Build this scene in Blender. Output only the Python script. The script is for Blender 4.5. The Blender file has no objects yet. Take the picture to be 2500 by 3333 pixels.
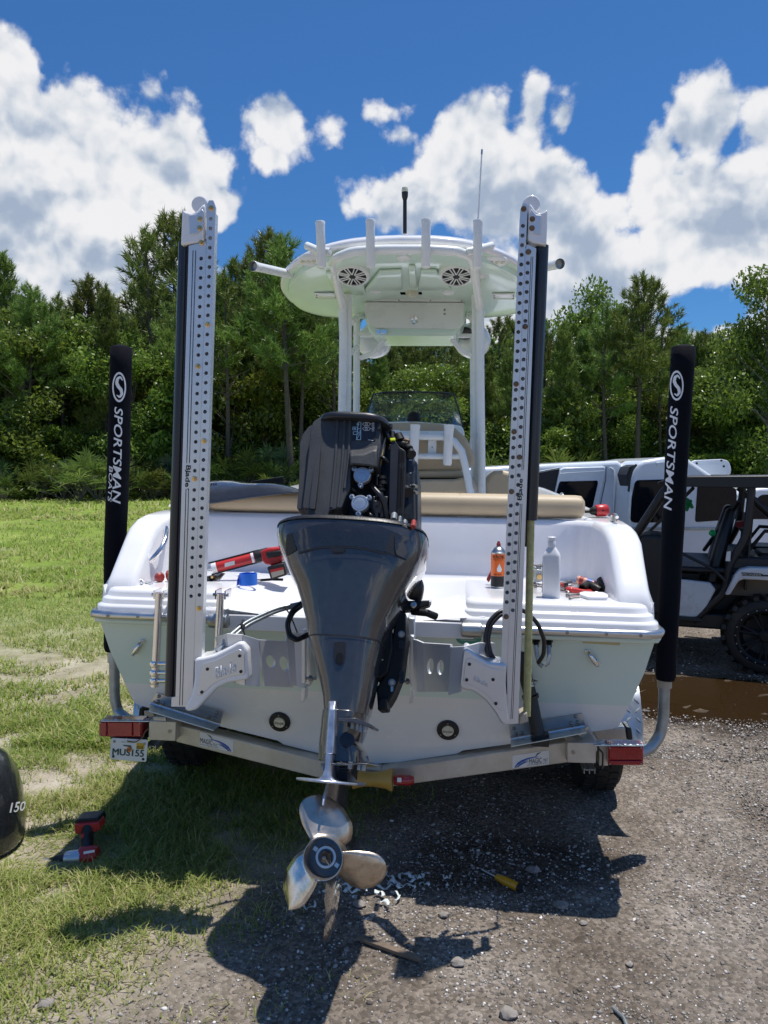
import bpy, bmesh, math, random
import numpy as np
from mathutils import Vector, Matrix
from mathutils.bvhtree import BVHTree
from mathutils.geometry import tessellate_polygon

sc = bpy.context.scene
COL = sc.collection
R = math.radians
random.seed(7)
rng = np.random.default_rng(7)

# ------------------------------------------------------------------ camera
HC, PITCH = 1.7, R(3.1)
cam_d = bpy.data.cameras.new('camera')
cam = bpy.data.objects.new('camera', cam_d)
COL.objects.link(cam)
cam.location = (0, 0, HC)
cam.rotation_euler = (R(90) - PITCH, 0, 0)
cam_d.sensor_fit = 'HORIZONTAL'
cam_d.sensor_width = 36
cam_d.lens = 36
cam_d.clip_start = 0.05
cam_d.clip_end = 2000
sc.camera = cam
sc.render.engine = 'CYCLES'
sc.view_settings.view_transform = 'Standard'
sc.view_settings.look = 'None'
sc.view_settings.gamma = 1
sc.view_settings.use_curve_mapping = False
sc.view_settings.exposure = 0.0

# ------------------------------------------------------------------ sun
SUN = Vector((.17, .075, 1.0)).normalized()
SEL = math.asin(SUN.z)
SAZ = math.atan2(SUN.x, SUN.y)
sd = bpy.data.lights.new('sun', 'SUN')
sd.energy = 5.0
sd.angle = R(.53)
sd.color = (1, .96, .9)
so = bpy.data.objects.new('sun', sd)
COL.objects.link(so)
so.rotation_euler = (-SUN).to_track_quat('-Z', 'Y').to_euler()
so.location = SUN * 60

# ------------------------------------------------------------------ sky
W = bpy.data.worlds.new('World')
sc.world = W
W.use_nodes = True
W.cycles.sampling_method = 'MANUAL'
W.cycles.sample_map_resolution = 512
nt = W.node_tree
nt.nodes.clear()
N = nt.nodes.new
LK = nt.links.new
w_out = N('ShaderNodeOutputWorld')
w_bg = N('ShaderNodeBackground')
w_bg.inputs['Strength'].default_value = .078
LK(w_bg.outputs[0], w_out.inputs[0])
sky = N('ShaderNodeTexSky')
sky.sky_type = 'NISHITA'
sky.sun_disc = False
sky.sun_elevation = SEL
sky.sun_rotation = SAZ
sky.air_density = 1.0
sky.dust_density = .7
sky.ozone_density = 3.0
w_tc = N('ShaderNodeTexCoord')

def wm(op, a, b=None, c=None, clamp=False):
    n = N('ShaderNodeMath')
    n.operation = op
    n.use_clamp = clamp
    for i, v in enumerate((a, b, c)):
        if v is None:
            continue
        if isinstance(v, (int, float)):
            n.inputs[i].default_value = v
        else:
            LK(v, n.inputs[i])
    return n.outputs[0]

w_sep = N('ShaderNodeSeparateXYZ')
LK(w_tc.outputs['Generated'], w_sep.inputs[0])
dx, dy, dz = w_sep.outputs
az = wm('ARCTAN2', dx, dy)
el = wm('ARCSINE', dz)
w_az = N('ShaderNodeCombineXYZ')
LK(az, w_az.inputs[0])
LK(el, w_az.inputs[1])

def wnoise(scale, detail, rough, off=(0, 0, 0), vec=None, dist=0.0):
    m = N('ShaderNodeVectorMath')
    m.operation = 'ADD'
    LK(vec if vec is not None else w_tc.outputs['Generated'], m.inputs[0])
    m.inputs[1].default_value = off
    n = N('ShaderNodeTexNoise')
    n.inputs['Scale'].default_value = scale
    n.inputs['Detail'].default_value = detail
    n.inputs['Roughness'].default_value = rough
    n.inputs['Distortion'].default_value = dist
    LK(m.outputs[0], n.inputs['Vector'])
    return n.outputs['Fac']

def azel(px, py):
    s = (px - 1250) / 2500
    t = (1530 - py) / 2500
    return math.atan(s), math.atan(t / math.sqrt(1 + s * s))

CLOUDS = [  # centre x, y, radii (in units of the photograph's width), weight
    (40, 285, 150, 150, 1), (70, 600, 330, 300, 1), (290, 440, 190, 165, 1), (420, 640, 270, 250, 1),
    (610, 600, 150, 190, 1), (715, 690, 90, 80, 1), (100, 900, 560, 250, 1.2),
    (912, 440, 105, 85, .9), (890, 520, 55, 50, .6), (1072, 436, 50, 36, .5), (1275, 395, 85, 36, .55), (1310, 468, 60, 36, .65),
    (1540, 440, 130, 135, 1), (1480, 590, 150, 150, 1), (1722, 375, 50, 95, .9), (1820, 430, 60, 100, .9), (1690, 640, 260, 210, 1),
    (1290, 690, 180, 110, 1), (1850, 720, 200, 170, 1), (2115, 560, 110, 120, 1), (2070, 640, 60, 70, .9), (2285, 430, 150, 150, 1), (2470, 430, 170, 150, 1),
    (2330, 720, 330, 280, 1.1), (1900, 980, 560, 230, 1.2), (2500, 900, 260, 300, 1.1), (1000, 960, 420, 90, .7), (2230, 1150, 400, 130, .9)]
GAPS = [(2270, 1010, 110, 60), (780, 960, 60, 90), (1985, 570, 40, 90), (1010, 760, 70, 60)]
mask = None
for (cx, cy, rx, ry, wgt) in CLOUDS:
    a, e = azel(cx, cy)
    m1 = N('ShaderNodeVectorMath'); m1.operation = 'SUBTRACT'
    LK(w_az.outputs[0], m1.inputs[0]); m1.inputs[1].default_value = (a, e, 0)
    m2 = N('ShaderNodeVectorMath'); m2.operation = 'MULTIPLY'
    LK(m1.outputs[0], m2.inputs[0]); m2.inputs[1].default_value = (2500 / rx, 2500 / ry, 0)
    m3 = N('ShaderNodeVectorMath'); m3.operation = 'LENGTH'
    LK(m2.outputs[0], m3.inputs[0])
    k = wgt * min(1.0, (min(rx, ry) / 150) ** .5)
    v = wm('MULTIPLY_ADD', m3.outputs['Value'], -k, k)
    mask = v if mask is None else wm('SMOOTH_MAX', mask, v, .12)
for (cx, cy, rx, ry) in GAPS:
    a, e = azel(cx, cy)
    m1 = N('ShaderNodeVectorMath'); m1.operation = 'SUBTRACT'
    LK(w_az.outputs[0], m1.inputs[0]); m1.inputs[1].default_value = (a, e, 0)
    m2 = N('ShaderNodeVectorMath'); m2.operation = 'MULTIPLY'
    LK(m1.outputs[0], m2.inputs[0]); m2.inputs[1].default_value = (2500 / rx, 2500 / ry, 0)
    m3 = N('ShaderNodeVectorMath'); m3.operation = 'LENGTH'
    LK(m2.outputs[0], m3.inputs[0])
    v = wm('MULTIPLY_ADD', m3.outputs['Value'], .55, -.48)
    mask = wm('SMOOTH_MIN', mask, v, .1)
# the rest of the sky: scattered cumulus of the same kind
n_big = wnoise(2.6, 2, .5, (3, 1, 7))
side = wm('SUBTRACT', wm('ABSOLUTE', az), .62)
side = wm('MULTIPLY', side, 2.2, clamp=True)
elm = wm('MULTIPLY_ADD', el, -.9, .45)
rest = wm('MULTIPLY_ADD', n_big, 4.0, -2.3)
rest = wm('ADD', rest, elm)
rest = wm('ADD', rest, wm('MULTIPLY_ADD', side, 3.0, -3.0))
mask = wm('SMOOTH_MAX', mask, rest, .1)
n1 = wnoise(6.5, 9, .58, dist=.25)
n1b = wnoise(6.5, 9, .58, (0, 0.004, .055), dist=.25)
n2 = wnoise(19, 7, .6, (4, 2, 0), dist=.2)
n2b = wnoise(19, 7, .6, (4, 2, .016), dist=.2)
n3 = wnoise(3.4, 4, .5, (9, 0, 2))
dens = wm('ADD', mask, wm('MULTIPLY_ADD', n1, 1.5, -.78))
dens = wm('ADD', dens, wm('MULTIPLY_ADD', n2, .55, -.28))
def wvor(scale, off):
    m = N('ShaderNodeVectorMath'); m.operation = 'ADD'; LK(w_tc.outputs['Generated'], m.inputs[0]); m.inputs[1].default_value = off
    wob = N('ShaderNodeVectorMath'); wob.operation = 'MULTIPLY_ADD'; LK(w_wob.outputs['Color'], wob.inputs[0]); wob.inputs[1].default_value = (.05, .05, .05); LK(m.outputs[0], wob.inputs[2])
    v = N('ShaderNodeTexVoronoi'); v.feature = 'F1'; v.inputs['Scale'].default_value = scale
    v.inputs['Detail'].default_value = 2; v.inputs['Roughness'].default_value = .55; v.inputs['Lacunarity'].default_value = 2.3
    LK(wob.outputs[0], v.inputs['Vector']); return v.outputs['Distance']
w_wob = N('ShaderNodeTexNoise'); w_wob.inputs['Scale'].default_value = 9; w_wob.inputs['Detail'].default_value = 4; LK(w_tc.outputs['Generated'], w_wob.inputs['Vector'])
v1 = wvor(13, (0, 0, 0)); v1b = wvor(13, (0, .004, .022))
dens = wm('ADD', dens, wm('MULTIPLY_ADD', v1, -.50, .46))
n4 = wnoise(52, 5, .6, (1, 5, 2))
dens = wm('ADD', dens, wm('MULTIPLY_ADD', n4, .24, -.12))
cov = N('ShaderNodeMapRange'); cov.interpolation_type = 'SMOOTHSTEP'
LK(dens, cov.inputs[0]); cov.inputs[1].default_value = -.04; cov.inputs[2].default_value = .24
n5 = wnoise(7.5, 4, .5, dist=.3)
n5b = wnoise(7.5, 4, .5, (0, .004, .05), dist=.3)
lit = wm('MULTIPLY_ADD', wm('SUBTRACT', n5, n5b), 2.3, .76)
lit = wm('ADD', lit, wm('MULTIPLY', wm('SUBTRACT', v1b, v1), 1.1))
lit = wm('ADD', lit, wm('MULTIPLY', wm('SUBTRACT', n1, n1b), .8))
lit = wm('ADD', lit, wm('MULTIPLY', wm('SUBTRACT', n2, n2b), .9))
thick = wm('MULTIPLY', wm('SUBTRACT', dens, .25), .42, clamp=True)
lit = wm('SUBTRACT', lit, wm('MULTIPLY', thick, .52))
lowm = wm('MULTIPLY_ADD', el, -1.9, .72, clamp=True)
lit = wm('SUBTRACT', lit, wm('MULTIPLY', wm('MULTIPLY', lowm, thick), 1.5))
lit = wm('ADD', lit, wm('MULTIPLY_ADD', n3, 1.1, -.54), clamp=True)
ccol = N('ShaderNodeValToRGB')
LK(lit, ccol.inputs[0])
cr = ccol.color_ramp
cr.elements[0].position = 0.0; cr.elements[0].color = (.42, .51, .66, 1)
cr.elements[1].position = 1.0; cr.elements[1].color = (1.0, 1.0, 1.02, 1)
e_ = cr.elements.new(.32); e_.color = (.55, .63, .76, 1)
e_ = cr.elements.new(.64); e_.color = (.82, .86, .92, 1)
cmul = N('ShaderNodeVectorMath'); cmul.operation = 'SCALE'
LK(ccol.outputs[0], cmul.inputs[0]); cmul.inputs['Scale'].default_value = 11.2
skm = N('ShaderNodeVectorMath'); skm.operation = 'MULTIPLY'
LK(sky.outputs[0], skm.inputs[0]); skm.inputs[1].default_value = (.46, .95, 1.45)
mixw = N('ShaderNodeMix'); mixw.data_type = 'RGBA'
LK(cov.outputs[0], mixw.inputs[0])
LK(skm.outputs[0], mixw.inputs[6])
LK(cmul.outputs[0], mixw.inputs[7])
LK(mixw.outputs[2], w_bg.inputs['Color'])

# ------------------------------------------------------------------ frames
CAMP = Vector((0, 0, HC))
def ray(px, py):
    u = (px - 1250) / 2500
    v = (1666.5 - py) / 2500
    return Vector((u, v * math.sin(PITCH) + math.cos(PITCH), v * math.cos(PITCH) - math.sin(PITCH)))

class Frame:
    """a place's own axes; pix/pixz measure where a sight line of the photograph meets one of its planes"""
    def __init__(s, M):
        s.M = M
        s.I = M.inverted()
    def pix(s, px, py, y):
        c = s.I @ CAMP
        d = s.I.to_3x3() @ ray(px, py)
        return c + d * ((y - c.y) / d.y)
    def pixz(s, px, py, z):
        c = s.I @ CAMP
        d = s.I.to_3x3() @ ray(px, py)
        return c + d * ((z - c.z) / d.z)
    def pixx(s, px, py, x):
        c = s.I @ CAMP
        d = s.I.to_3x3() @ ray(px, py)
        return c + d * ((x - c.x) / d.x)

WF = Frame(Matrix.Identity(4))
BM = Matrix.Translation((-.09, 3.11, 0)) @ Matrix.Rotation(R(-6), 4, 'Z') @ Matrix.Rotation(R(.9), 4, 'Y')
BF = Frame(BM)

def smooth(a, b, x):
    t = np.clip((x - a) / (b - a), 0, 1)
    return t * t * (3 - 2 * t)

def gz(x, y):
    x = np.asarray(x, float); y = np.asarray(y, float)
    z = -.017 * np.clip(x, -3, 3) * (1 - smooth(6, 14, y))
    z = z + .66 * smooth(9, 40, y)
    z = z + .012 * np.sin(x * 1.9 + 1.3 * np.sin(y * 1.1)) * np.sin(y * 1.7 + .6)
    return z

def gzf(x, y):
    return float(gz(x, y))

def ground_at(px, py):
    z = 0.0
    for _ in range(6):
        p = WF.pixz(px, py, z)
        z = gzf(p.x, p.y)
    return WF.pixz(px, py, z)

def grass_edge(y):      # x of the border between grass (left) and gravel (right)
    return np.interp(y, [-5, 2.3, 2.9, 3.56, 5, 8, 14, 22, 60], [-3.0, -.78, -.52, -.1, .7, 1.2, 2.2, 30, 60])

# ------------------------------------------------------------------ object helpers
MW = {}
def link(o, parent=None, M=None):
    COL.objects.link(o)
    if parent is not None:
        o.parent = parent
        MW[o.name] = MW[parent.name]
    else:
        MW[o.name] = M if M is not None else Matrix.Identity(4)
    return o

def tag(o, label, cat, group=None):
    o['label'] = label
    o['category'] = cat
    if group:
        o['group'] = group
    return o

def thing(name, label, cat, M, group=None):
    if isinstance(M, (tuple, list, Vector)):
        M = Matrix.Translation(M)
    o = bpy.data.objects.new(name, None)
    o.empty_display_size = .1
    o.matrix_world = M
    link(o, None, M.copy())
    o.matrix_basis = M
    return tag(o, label, cat, group)

def dup(root, M, label, group=None):
    r = root.copy(); COL.objects.link(r)
    r.matrix_basis = M
    MW[r.name] = M
    r['label'] = label
    if group: r['group'] = group
    for ch in list(root.children):
        c = ch.copy(); COL.objects.link(c); c.parent = r
        for g in list(ch.children):
            d = g.copy(); COL.objects.link(d); d.parent = c
    return r

class MB:
    def __init__(s):
        s.v = []; s.f = []; s.m = []
    def add(s, vs, fs, mi=0):
        b = len(s.v)
        s.v += [Vector(p) for p in vs]
        for f in fs:
            s.f.append([b + i for i in f]); s.m.append(mi)
        return s
    def box(s, c, size, rot=None, mi=0):
        hx, hy, hz = size[0] / 2, size[1] / 2, size[2] / 2
        vs = [Vector((x, y, z)) for z in (-hz, hz) for y in (-hy, hy) for x in (-hx, hx)]
        if rot is not None:
            vs = [rot @ p for p in vs]
        c = Vector(c)
        return s.add([p + c for p in vs], [(0, 2, 3, 1), (4, 5, 7, 6), (0, 1, 5, 4), (2, 6, 7, 3), (0, 4, 6, 2), (1, 3, 7, 5)], mi)
    def prism(s, pts, vec, mi=0, cap0=True, cap1=True):
        n = len(pts); vec = Vector(vec)
        a = [Vector(p) for p in pts]
        fs = [(i, (i + 1) % n, n + (i + 1) % n, n + i) for i in range(n)]
        if cap0: fs.append(tuple(range(n))[::-1])
        if cap1: fs.append(tuple(range(n, 2 * n)))
        return s.add(a + [p + vec for p in a], fs, mi)
    def loft(s, rings, caps=True, closed=True, mi=0):
        n = len(rings[0]); vs = []; fs = []
        for r in rings: vs += list(r)
        for k in range(len(rings) - 1):
            for i in range(n if closed else n - 1):
                j = (i + 1) % n
                fs.append((k * n + i, k * n + j, (k + 1) * n + j, (k + 1) * n + i))
        if caps:
            fs.append(tuple(range(n))[::-1]); fs.append(tuple(range((len(rings) - 1) * n, len(rings) * n)))
        return s.add(vs, fs, mi)
    def tube(s, pts, r, n=10, closed=False, mi=0, caps=True):
        pts = [Vector(p) for p in pts]; m = len(pts)
        rs = r if isinstance(r, (list, tuple)) else [r] * m
        rings = []; up = None
        for i, p in enumerate(pts):
            if closed:
                t = (pts[(i + 1) % m] - pts[i - 1])
            else:
                t = pts[min(i + 1, m - 1)] - pts[max(i - 1, 0)]
            t.normalize()
            if up is None:
                up = t.orthogonal().normalized()
            up = (up - t * up.dot(t))
            if up.length < 1e-6: up = t.orthogonal()
            up.normalize(); w = t.cross(up)
            rings.append([p + (up * math.cos(a) + w * math.sin(a)) * rs[i] for a in [2 * math.pi * k / n for k in range(n)]])
        if closed: rings.append(rings[0])
        return s.loft(rings, caps=caps and not closed, mi=mi)
    def cyl(s, p0, p1, r0, r1=None, n=16, mi=0, caps=True):
        return s.tube([p0, p1], [r0, r0 if r1 is None else r1], n, mi=mi, caps=caps)
    def lathe(s, prof, p0, d, n=24, mi=0, caps=True):
        p0 = Vector(p0); d = Vector(d).normalized()
        u = d.orthogonal().normalized(); w = d.cross(u)
        rings = [[p0 + d * t + (u * math.cos(a) + w * math.sin(a)) * max(r, 1e-4) for a in [2 * math.pi * k / n for k in range(n)]] for r, t in prof]
        return s.loft(rings, caps=caps, mi=mi)
    def bvh(s, F=None):
        M = F if F is not None else Matrix.Identity(4)
        return BVHTree.FromPolygons([M @ p for p in s.v], s.f)
    def build(s, name, mats, parent=None, F=None, bevel=0, seg=2, smooth=35, label=None, kind=None, loc=None, solid=0, subsurf=0, bang=30):
        P = MW[parent.name] if parent is not None else Matrix.Identity(4)
        if F is None: F = P if parent is not None else Matrix.Identity(4)
        if isinstance(F, Frame): F = F.M
        T = P.inverted() @ F
        vs = [T @ p for p in s.v]
        if parent is None:
            if loc is None:
                xs = [p.x for p in vs]; ys = [p.y for p in vs]; zs = [p.z for p in vs]
                loc = Vector(((min(xs) + max(xs)) / 2, (min(ys) + max(ys)) / 2, min(zs)))
            loc = Vector(loc)
            vs = [p - loc for p in vs]
        me = bpy.data.meshes.new(name)
        me.from_pydata(vs, [], s.f)
        bm = bmesh.new(); bm.from_mesh(me)
        bmesh.ops.recalc_face_normals(bm, faces=bm.faces)
        bm.to_mesh(me); bm.free()
        if not isinstance(mats, (list, tuple)): mats = [mats]
        for m in mats: me.materials.append(m)
        if len(mats) > 1: me.polygons.foreach_set('material_index', s.m)
        if smooth:
            me.shade_smooth(); me.set_sharp_from_angle(angle=R(smooth))
        o = bpy.data.objects.new(name, me)
        link(o, parent)
        if parent is None:
            o.location = loc
            MW[o.name] = Matrix.Translation(loc)
        if solid:
            md = o.modifiers.new('thickness', 'SOLIDIFY'); md.thickness = solid; md.offset = 0
        if subsurf:
            md = o.modifiers.new('subdivision', 'SUBSURF'); md.levels = md.render_levels = subsurf
        if bevel:
            md = o.modifiers.new('bevel', 'BEVEL'); md.width = bevel; md.segments = seg; md.limit_method = 'ANGLE'; md.angle_limit = R(bang)
            md.harden_normals = False
        if label: o['label'] = label
        if kind: o['kind'] = kind
        return o

def np_mesh(name, verts, tris, mats, parent=None, kind=None, smooth=False, attr=None):
    me = bpy.data.meshes.new(name)
    verts = np.asarray(verts, np.float32); tris = np.asarray(tris, np.int32)
    k = tris.shape[1]
    me.vertices.add(len(verts)); me.vertices.foreach_set('co', verts.ravel())
    me.loops.add(tris.size); me.loops.foreach_set('vertex_index', tris.ravel())
    me.polygons.add(len(tris)); me.polygons.foreach_set('loop_start', np.arange(0, tris.size, k, dtype=np.int32))
    if smooth: me.polygons.foreach_set('use_smooth', np.ones(len(tris), bool))
    me.update(calc_edges=True)
    if attr is not None:
        for nm, arr in attr.items():
            a = me.attributes.new(nm, 'FLOAT', 'POINT'); a.data.foreach_set('value', np.asarray(arr, np.float32))
    for m in (mats if isinstance(mats, (list, tuple)) else [mats]): me.materials.append(m)
    o = bpy.data.objects.new(name, me)
    link(o, parent)
    if kind: o['kind'] = kind
    return o

def curve_faces(cu):
    o = bpy.data.objects.new('tmp', cu); COL.objects.link(o)
    dg = bpy.context.evaluated_depsgraph_get(); dg.update()
    me = o.evaluated_get(dg).to_mesh()
    vs = [v.co.copy() for v in me.vertices]; fs = [tuple(p.vertices) for p in me.polygons]
    o.evaluated_get(dg).to_mesh_clear()
    bpy.data.objects.remove(o); bpy.data.curves.remove(cu)
    return vs, fs

def plate_faces(outer, holes, th):
    cu = bpy.data.curves.new('c', 'CURVE'); cu.dimensions = '2D'; cu.fill_mode = 'BOTH'; cu.extrude = th / 2
    for pl in [outer] + list(holes):
        sp = cu.splines.new('POLY'); sp.points.add(len(pl) - 1)
        for q, p in zip(sp.points, pl): q.co = (p[0], p[1], 0, 1)
        sp.use_cyclic_u = True
    return curve_faces(cu)

def text_faces(body, size=1, shear=0, bold=0, ext=0, align='LEFT', spacing=1):
    cu = bpy.data.curves.new('t', 'FONT'); cu.body = body; cu.size = size; cu.shear = shear; cu.offset = bold
    cu.extrude = ext; cu.align_x = align; cu.space_character = spacing; cu.resolution_u = 3
    return curve_faces(cu)

def text_fit(body, w, h, **k):
    """letters scaled into a w x h box with its origin at the lower left"""
    vs, fs = text_faces(body, **k)
    x0 = min(v.x for v in vs); x1 = max(v.x for v in vs); y0 = min(v.y for v in vs); y1 = max(v.y for v in vs)
    return [Vector(((v.x - x0) / (x1 - x0) * w, (v.y - y0) / (y1 - y0) * h, v.z)) for v in vs], fs

def circ(cx, cy, r, n=16, ry=None):
    return [(cx + r * math.cos(2 * math.pi * k / n), cy + (ry or r) * math.sin(2 * math.pi * k / n)) for k in range(n)]

def refine(vs2, fs, step):
    bm = bmesh.new(); vv = [bm.verts.new((p[0], p[1], 0)) for p in vs2]
    for f in fs:
        try: bm.faces.new([vv[i] for i in f])
        except ValueError: pass
    bmesh.ops.triangulate(bm, faces=bm.faces[:])
    for _ in range(5):
        e = [e for e in bm.edges if e.calc_length() > step]
        if not e: break
        bmesh.ops.subdivide_edges(bm, edges=e, cuts=1)
        bmesh.ops.triangulate(bm, faces=bm.faces[:])
    bm.verts.index_update()
    out = [(v.co.x, v.co.y) for v in bm.verts], [tuple(v.index for v in f.verts) for f in bm.faces]
    bm.free(); return out

def decal(mb, bvh, F, vs2, fs, off=.0015, mi=0, step=0):
    """flat print laid on a curved body: every point goes to the body's surface, a hair proud of it"""
    if step: vs2, fs = refine(vs2, fs, step)
    I = F.inverted(); out = []
    last = None
    for (px, py) in vs2:
        d = ray(px, py).normalized()
        h, nrm, _, _ = bvh.ray_cast(CAMP, d)
        if h is None:
            h = last if last is not None else CAMP + d * 3
            nrm = -d
        if nrm.dot(d) > 0: nrm = -nrm
        out.append(I @ (h + nrm * off)); last = h
    mb.add(out, fs, mi)

def grid_poly(pl, nx=6, ny=6):
    """quad of 4 picture points refined into a grid"""
    a, b, c, d = [Vector((p[0], p[1])) for p in pl]
    vs = []; fs = []
    for j in range(ny + 1):
        for i in range(nx + 1):
            s = i / nx; t = j / ny
            q = (a * (1 - s) + b * s) * (1 - t) + (d * (1 - s) + c * s) * t
            vs.append((q.x, q.y))
    for j in range(ny):
        for i in range(nx):
            k = j * (nx + 1) + i
            fs.append((k, k + 1, k + nx + 2, k + nx + 1))
    return vs, fs

def se_ring(cx, cy, z, rx, ry, n=32, e=2.5, ryf=None):
    """super-ellipse ring; ryf = another depth towards +y"""
    out = []
    for k in range(n):
        a = 2 * math.pi * k / n
        c, s_ = math.cos(a), math.sin(a)
        r_y = ryf if (ryf and s_ > 0) else ry
        out.append(Vector((cx + rx * math.copysign(abs(c) ** (2 / e), c), cy + r_y * math.copysign(abs(s_) ** (2 / e), s_), z)))
    return out

# ------------------------------------------------------------------ materials
def sock(n, *names):
    for k in names:
        if k in n.inputs: return n.inputs[k]

def M(name, col, rough=.5, metal=0.0, coat=0.0, var=.08, scale=6.0, bump=0.0, bscale=80.0, dirt=0.0, dcol=(.12, .09, .06), trans=0.0, spec=.5, emit=None, aniso=0, rvar=.1, dscale=2.5):
    m = bpy.data.materials.new(name); m.use_nodes = True
    t = m.node_tree; b = t.nodes['Principled BSDF']
    tc = t.nodes.new('ShaderNodeTexCoord')
    b.inputs['Roughness'].default_value = rough
    b.inputs['Metallic'].default_value = metal
    sock(b, 'Coat Weight').default_value = coat
    sock(b, 'Coat Roughness').default_value = .05
    sock(b, 'Specular IOR Level').default_value = spec
    if trans: sock(b, 'Transmission Weight').default_value = trans
    nz = t.nodes.new('ShaderNodeTexNoise'); nz.inputs['Scale'].default_value = scale; nz.inputs['Detail'].default_value = 6; nz.inputs['Roughness'].default_value = .62
    t.links.new(tc.outputs['Object'], nz.inputs['Vector'])
    rp = t.nodes.new('ShaderNodeMapRange'); rp.inputs[1].default_value = .3; rp.inputs[2].default_value = .7
    rp.inputs[3].default_value = 1 - var; rp.inputs[4].default_value = 1 + var
    t.links.new(nz.outputs['Fac'], rp.inputs[0])
    sc_ = t.nodes.new('ShaderNodeVectorMath'); sc_.operation = 'SCALE'; sc_.inputs[0].default_value = col
    t.links.new(rp.outputs[0], sc_.inputs['Scale'])
    last = sc_.outputs[0]
    if dirt:
        n2 = t.nodes.new('ShaderNodeTexNoise'); n2.inputs['Scale'].default_value = dscale; n2.inputs['Detail'].default_value = 9; n2.inputs['Roughness'].default_value = .7
        t.links.new(tc.outputs['Object'], n2.inputs['Vector'])
        r2 = t.nodes.new('ShaderNodeMapRange'); r2.inputs[1].default_value = .5; r2.inputs[2].default_value = .78; r2.inputs[4].default_value = dirt
        t.links.new(n2.outputs['Fac'], r2.inputs[0])
        mx = t.nodes.new('ShaderNodeMix'); mx.data_type = 'RGBA'
        t.links.new(r2.outputs[0], mx.inputs[0]); t.links.new(last, mx.inputs[6]); mx.inputs[7].default_value = (*dcol, 1)
        last = mx.outputs[2]
    t.links.new(last, b.inputs['Base Color'])
    r3 = t.nodes.new('ShaderNodeMapRange'); r3.inputs[1].default_value = .3; r3.inputs[2].default_value = .7
    r3.inputs[3].default_value = max(0, rough - rvar * rough); r3.inputs[4].default_value = min(1, rough + rvar * rough + .02)
    t.links.new(nz.outputs['Fac'], r3.inputs[0]); t.links.new(r3.outputs[0], b.inputs['Roughness'])
    if bump:
        n4 = t.nodes.new('ShaderNodeTexNoise'); n4.inputs['Scale'].default_value = bscale; n4.inputs['Detail'].default_value = 4
        t.links.new(tc.outputs['Object'], n4.inputs['Vector'])
        bp = t.nodes.new('ShaderNodeBump'); bp.inputs['Strength'].default_value = bump; bp.inputs['Distance'].default_value = .004
        t.links.new(n4.outputs['Fac'], bp.inputs['Height']); t.links.new(bp.outputs[0], b.inputs['Normal'])
    return m

white = M('white_gelcoat', (.82, .82, .84), .16, coat=.5, var=.02, dirt=.10, dcol=(.55, .5, .42), dscale=5)
hullwhite = M('hull_white', (.78, .77, .74), .25, coat=.3, var=.03, dirt=.25, dcol=(.55, .5, .42), dscale=3)
mint = M('mint_gelcoat', (.62, .735, .66), .2, coat=.4, var=.02, dirt=.12, dcol=(.45, .5, .42), dscale=3)
mintlite = M('pale_mint_gelcoat', (.66, .82, .70), .22, coat=.4, var=.02)
pipew = M('white_powder_coat', (.80, .82, .80), .28, coat=.3, var=.03)
chrome = M('polished_stainless', (.76, .76, .77), .16, 1.0, var=.04, scale=20)
railm = M('satin_rail', (.60, .60, .60), .33, 1.0, var=.05, scale=20)
steel = M('brushed_stainless', (.50, .50, .48), .32, 1.0, var=.12, scale=12, dirt=.15, dcol=(.22, .18, .13), bump=.05)
alu = M('trailer_aluminium', (.55, .53, .48), .5, .75, var=.16, scale=9, dirt=.5, dcol=(.22, .18, .13), bump=.2, bscale=40)
plate_al = M('white_anodised_plate', (.66, .68, .71), .32, .55, var=.05, bump=.05)
galv = M('galvanised_pipe', (.36, .39, .40), .42, .75, var=.25, scale=14, bump=.12)
blk = M('black_fabric_cover', (.005, .0055, .010), .8, var=.2, bump=.3, bscale=300, spec=.12)
blkpl = M('black_plastic', (.012, .012, .013), .42, var=.2, bump=.15, bscale=150)
blkgl = M('gloss_black', (.008, .0085, .0095), .5, var=.1, spec=.3)
coreg = M('shaded_grey_plastic', (.40, .40, .44), .5)
navy = M('navy_black_tube', (.012, .015, .024), .3, coat=.2, var=.15)
tan = M('tan_vinyl', (.49, .39, .255), .5, var=.05, bump=.2, bscale=220, dirt=.12, dcol=(.3, .22, .13))
cowlm = M('charcoal_metallic_paint', (.050, .050, .053), .22, .25, coat=1.0, var=.12, scale=30)
cowlb = M('charcoal_band_paint', (.024, .027, .033), .26, .2, coat=.7, var=.1, scale=30)
phm = M('matte_charcoal_plastic', (.040, .042, .046), .46, var=.16, scale=10, bump=.35, bscale=330, spec=.5)
phs = M('satin_black_plastic', (.016, .017, .021), .38, var=.2, bump=.1)
propc = M('cleaner_skylit_blade', (.62, .61, .60), .2, 1.0, var=.12, scale=9, dirt=.45, dcol=(.20, .13, .08), dscale=30, bump=.06)  # less stained, and lightened for the sky mirrored in the left blade
guts = M('engine_black', (.009, .010, .013), .38, var=.4, scale=30, bump=.3)
blued = M('blue_black_engine_casting', (.014, .021, .036), .35, .3, var=.3, scale=20, bump=.3)
silv = M('cast_silver', (.58, .60, .62), .34, .85, var=.08, bump=.1)
silvw = M('worn_silver_paint', (.42, .46, .55), .33, .75, var=.25, scale=28, dirt=.5, dcol=(.13, .14, .16), dscale=30)
propm = M('stained_ground_tinted_propeller', (.54, .47, .39), .30, .92, var=.2, scale=9, dirt=.8, dcol=(.20, .125, .07), dscale=26, bump=.1)  # stains, plus a brown tint painted for the ground mirrored in the metal
gold = M('brass_bolt', (.72, .48, .20), .28, 1.0, var=.2)
bolt = M('dull_bolt', (.30, .28, .26), .4, .9, var=.3, scale=60)
rust = M('rusty_bolt', (.22, .15, .10), .6, .6, var=.4, scale=60)
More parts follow.
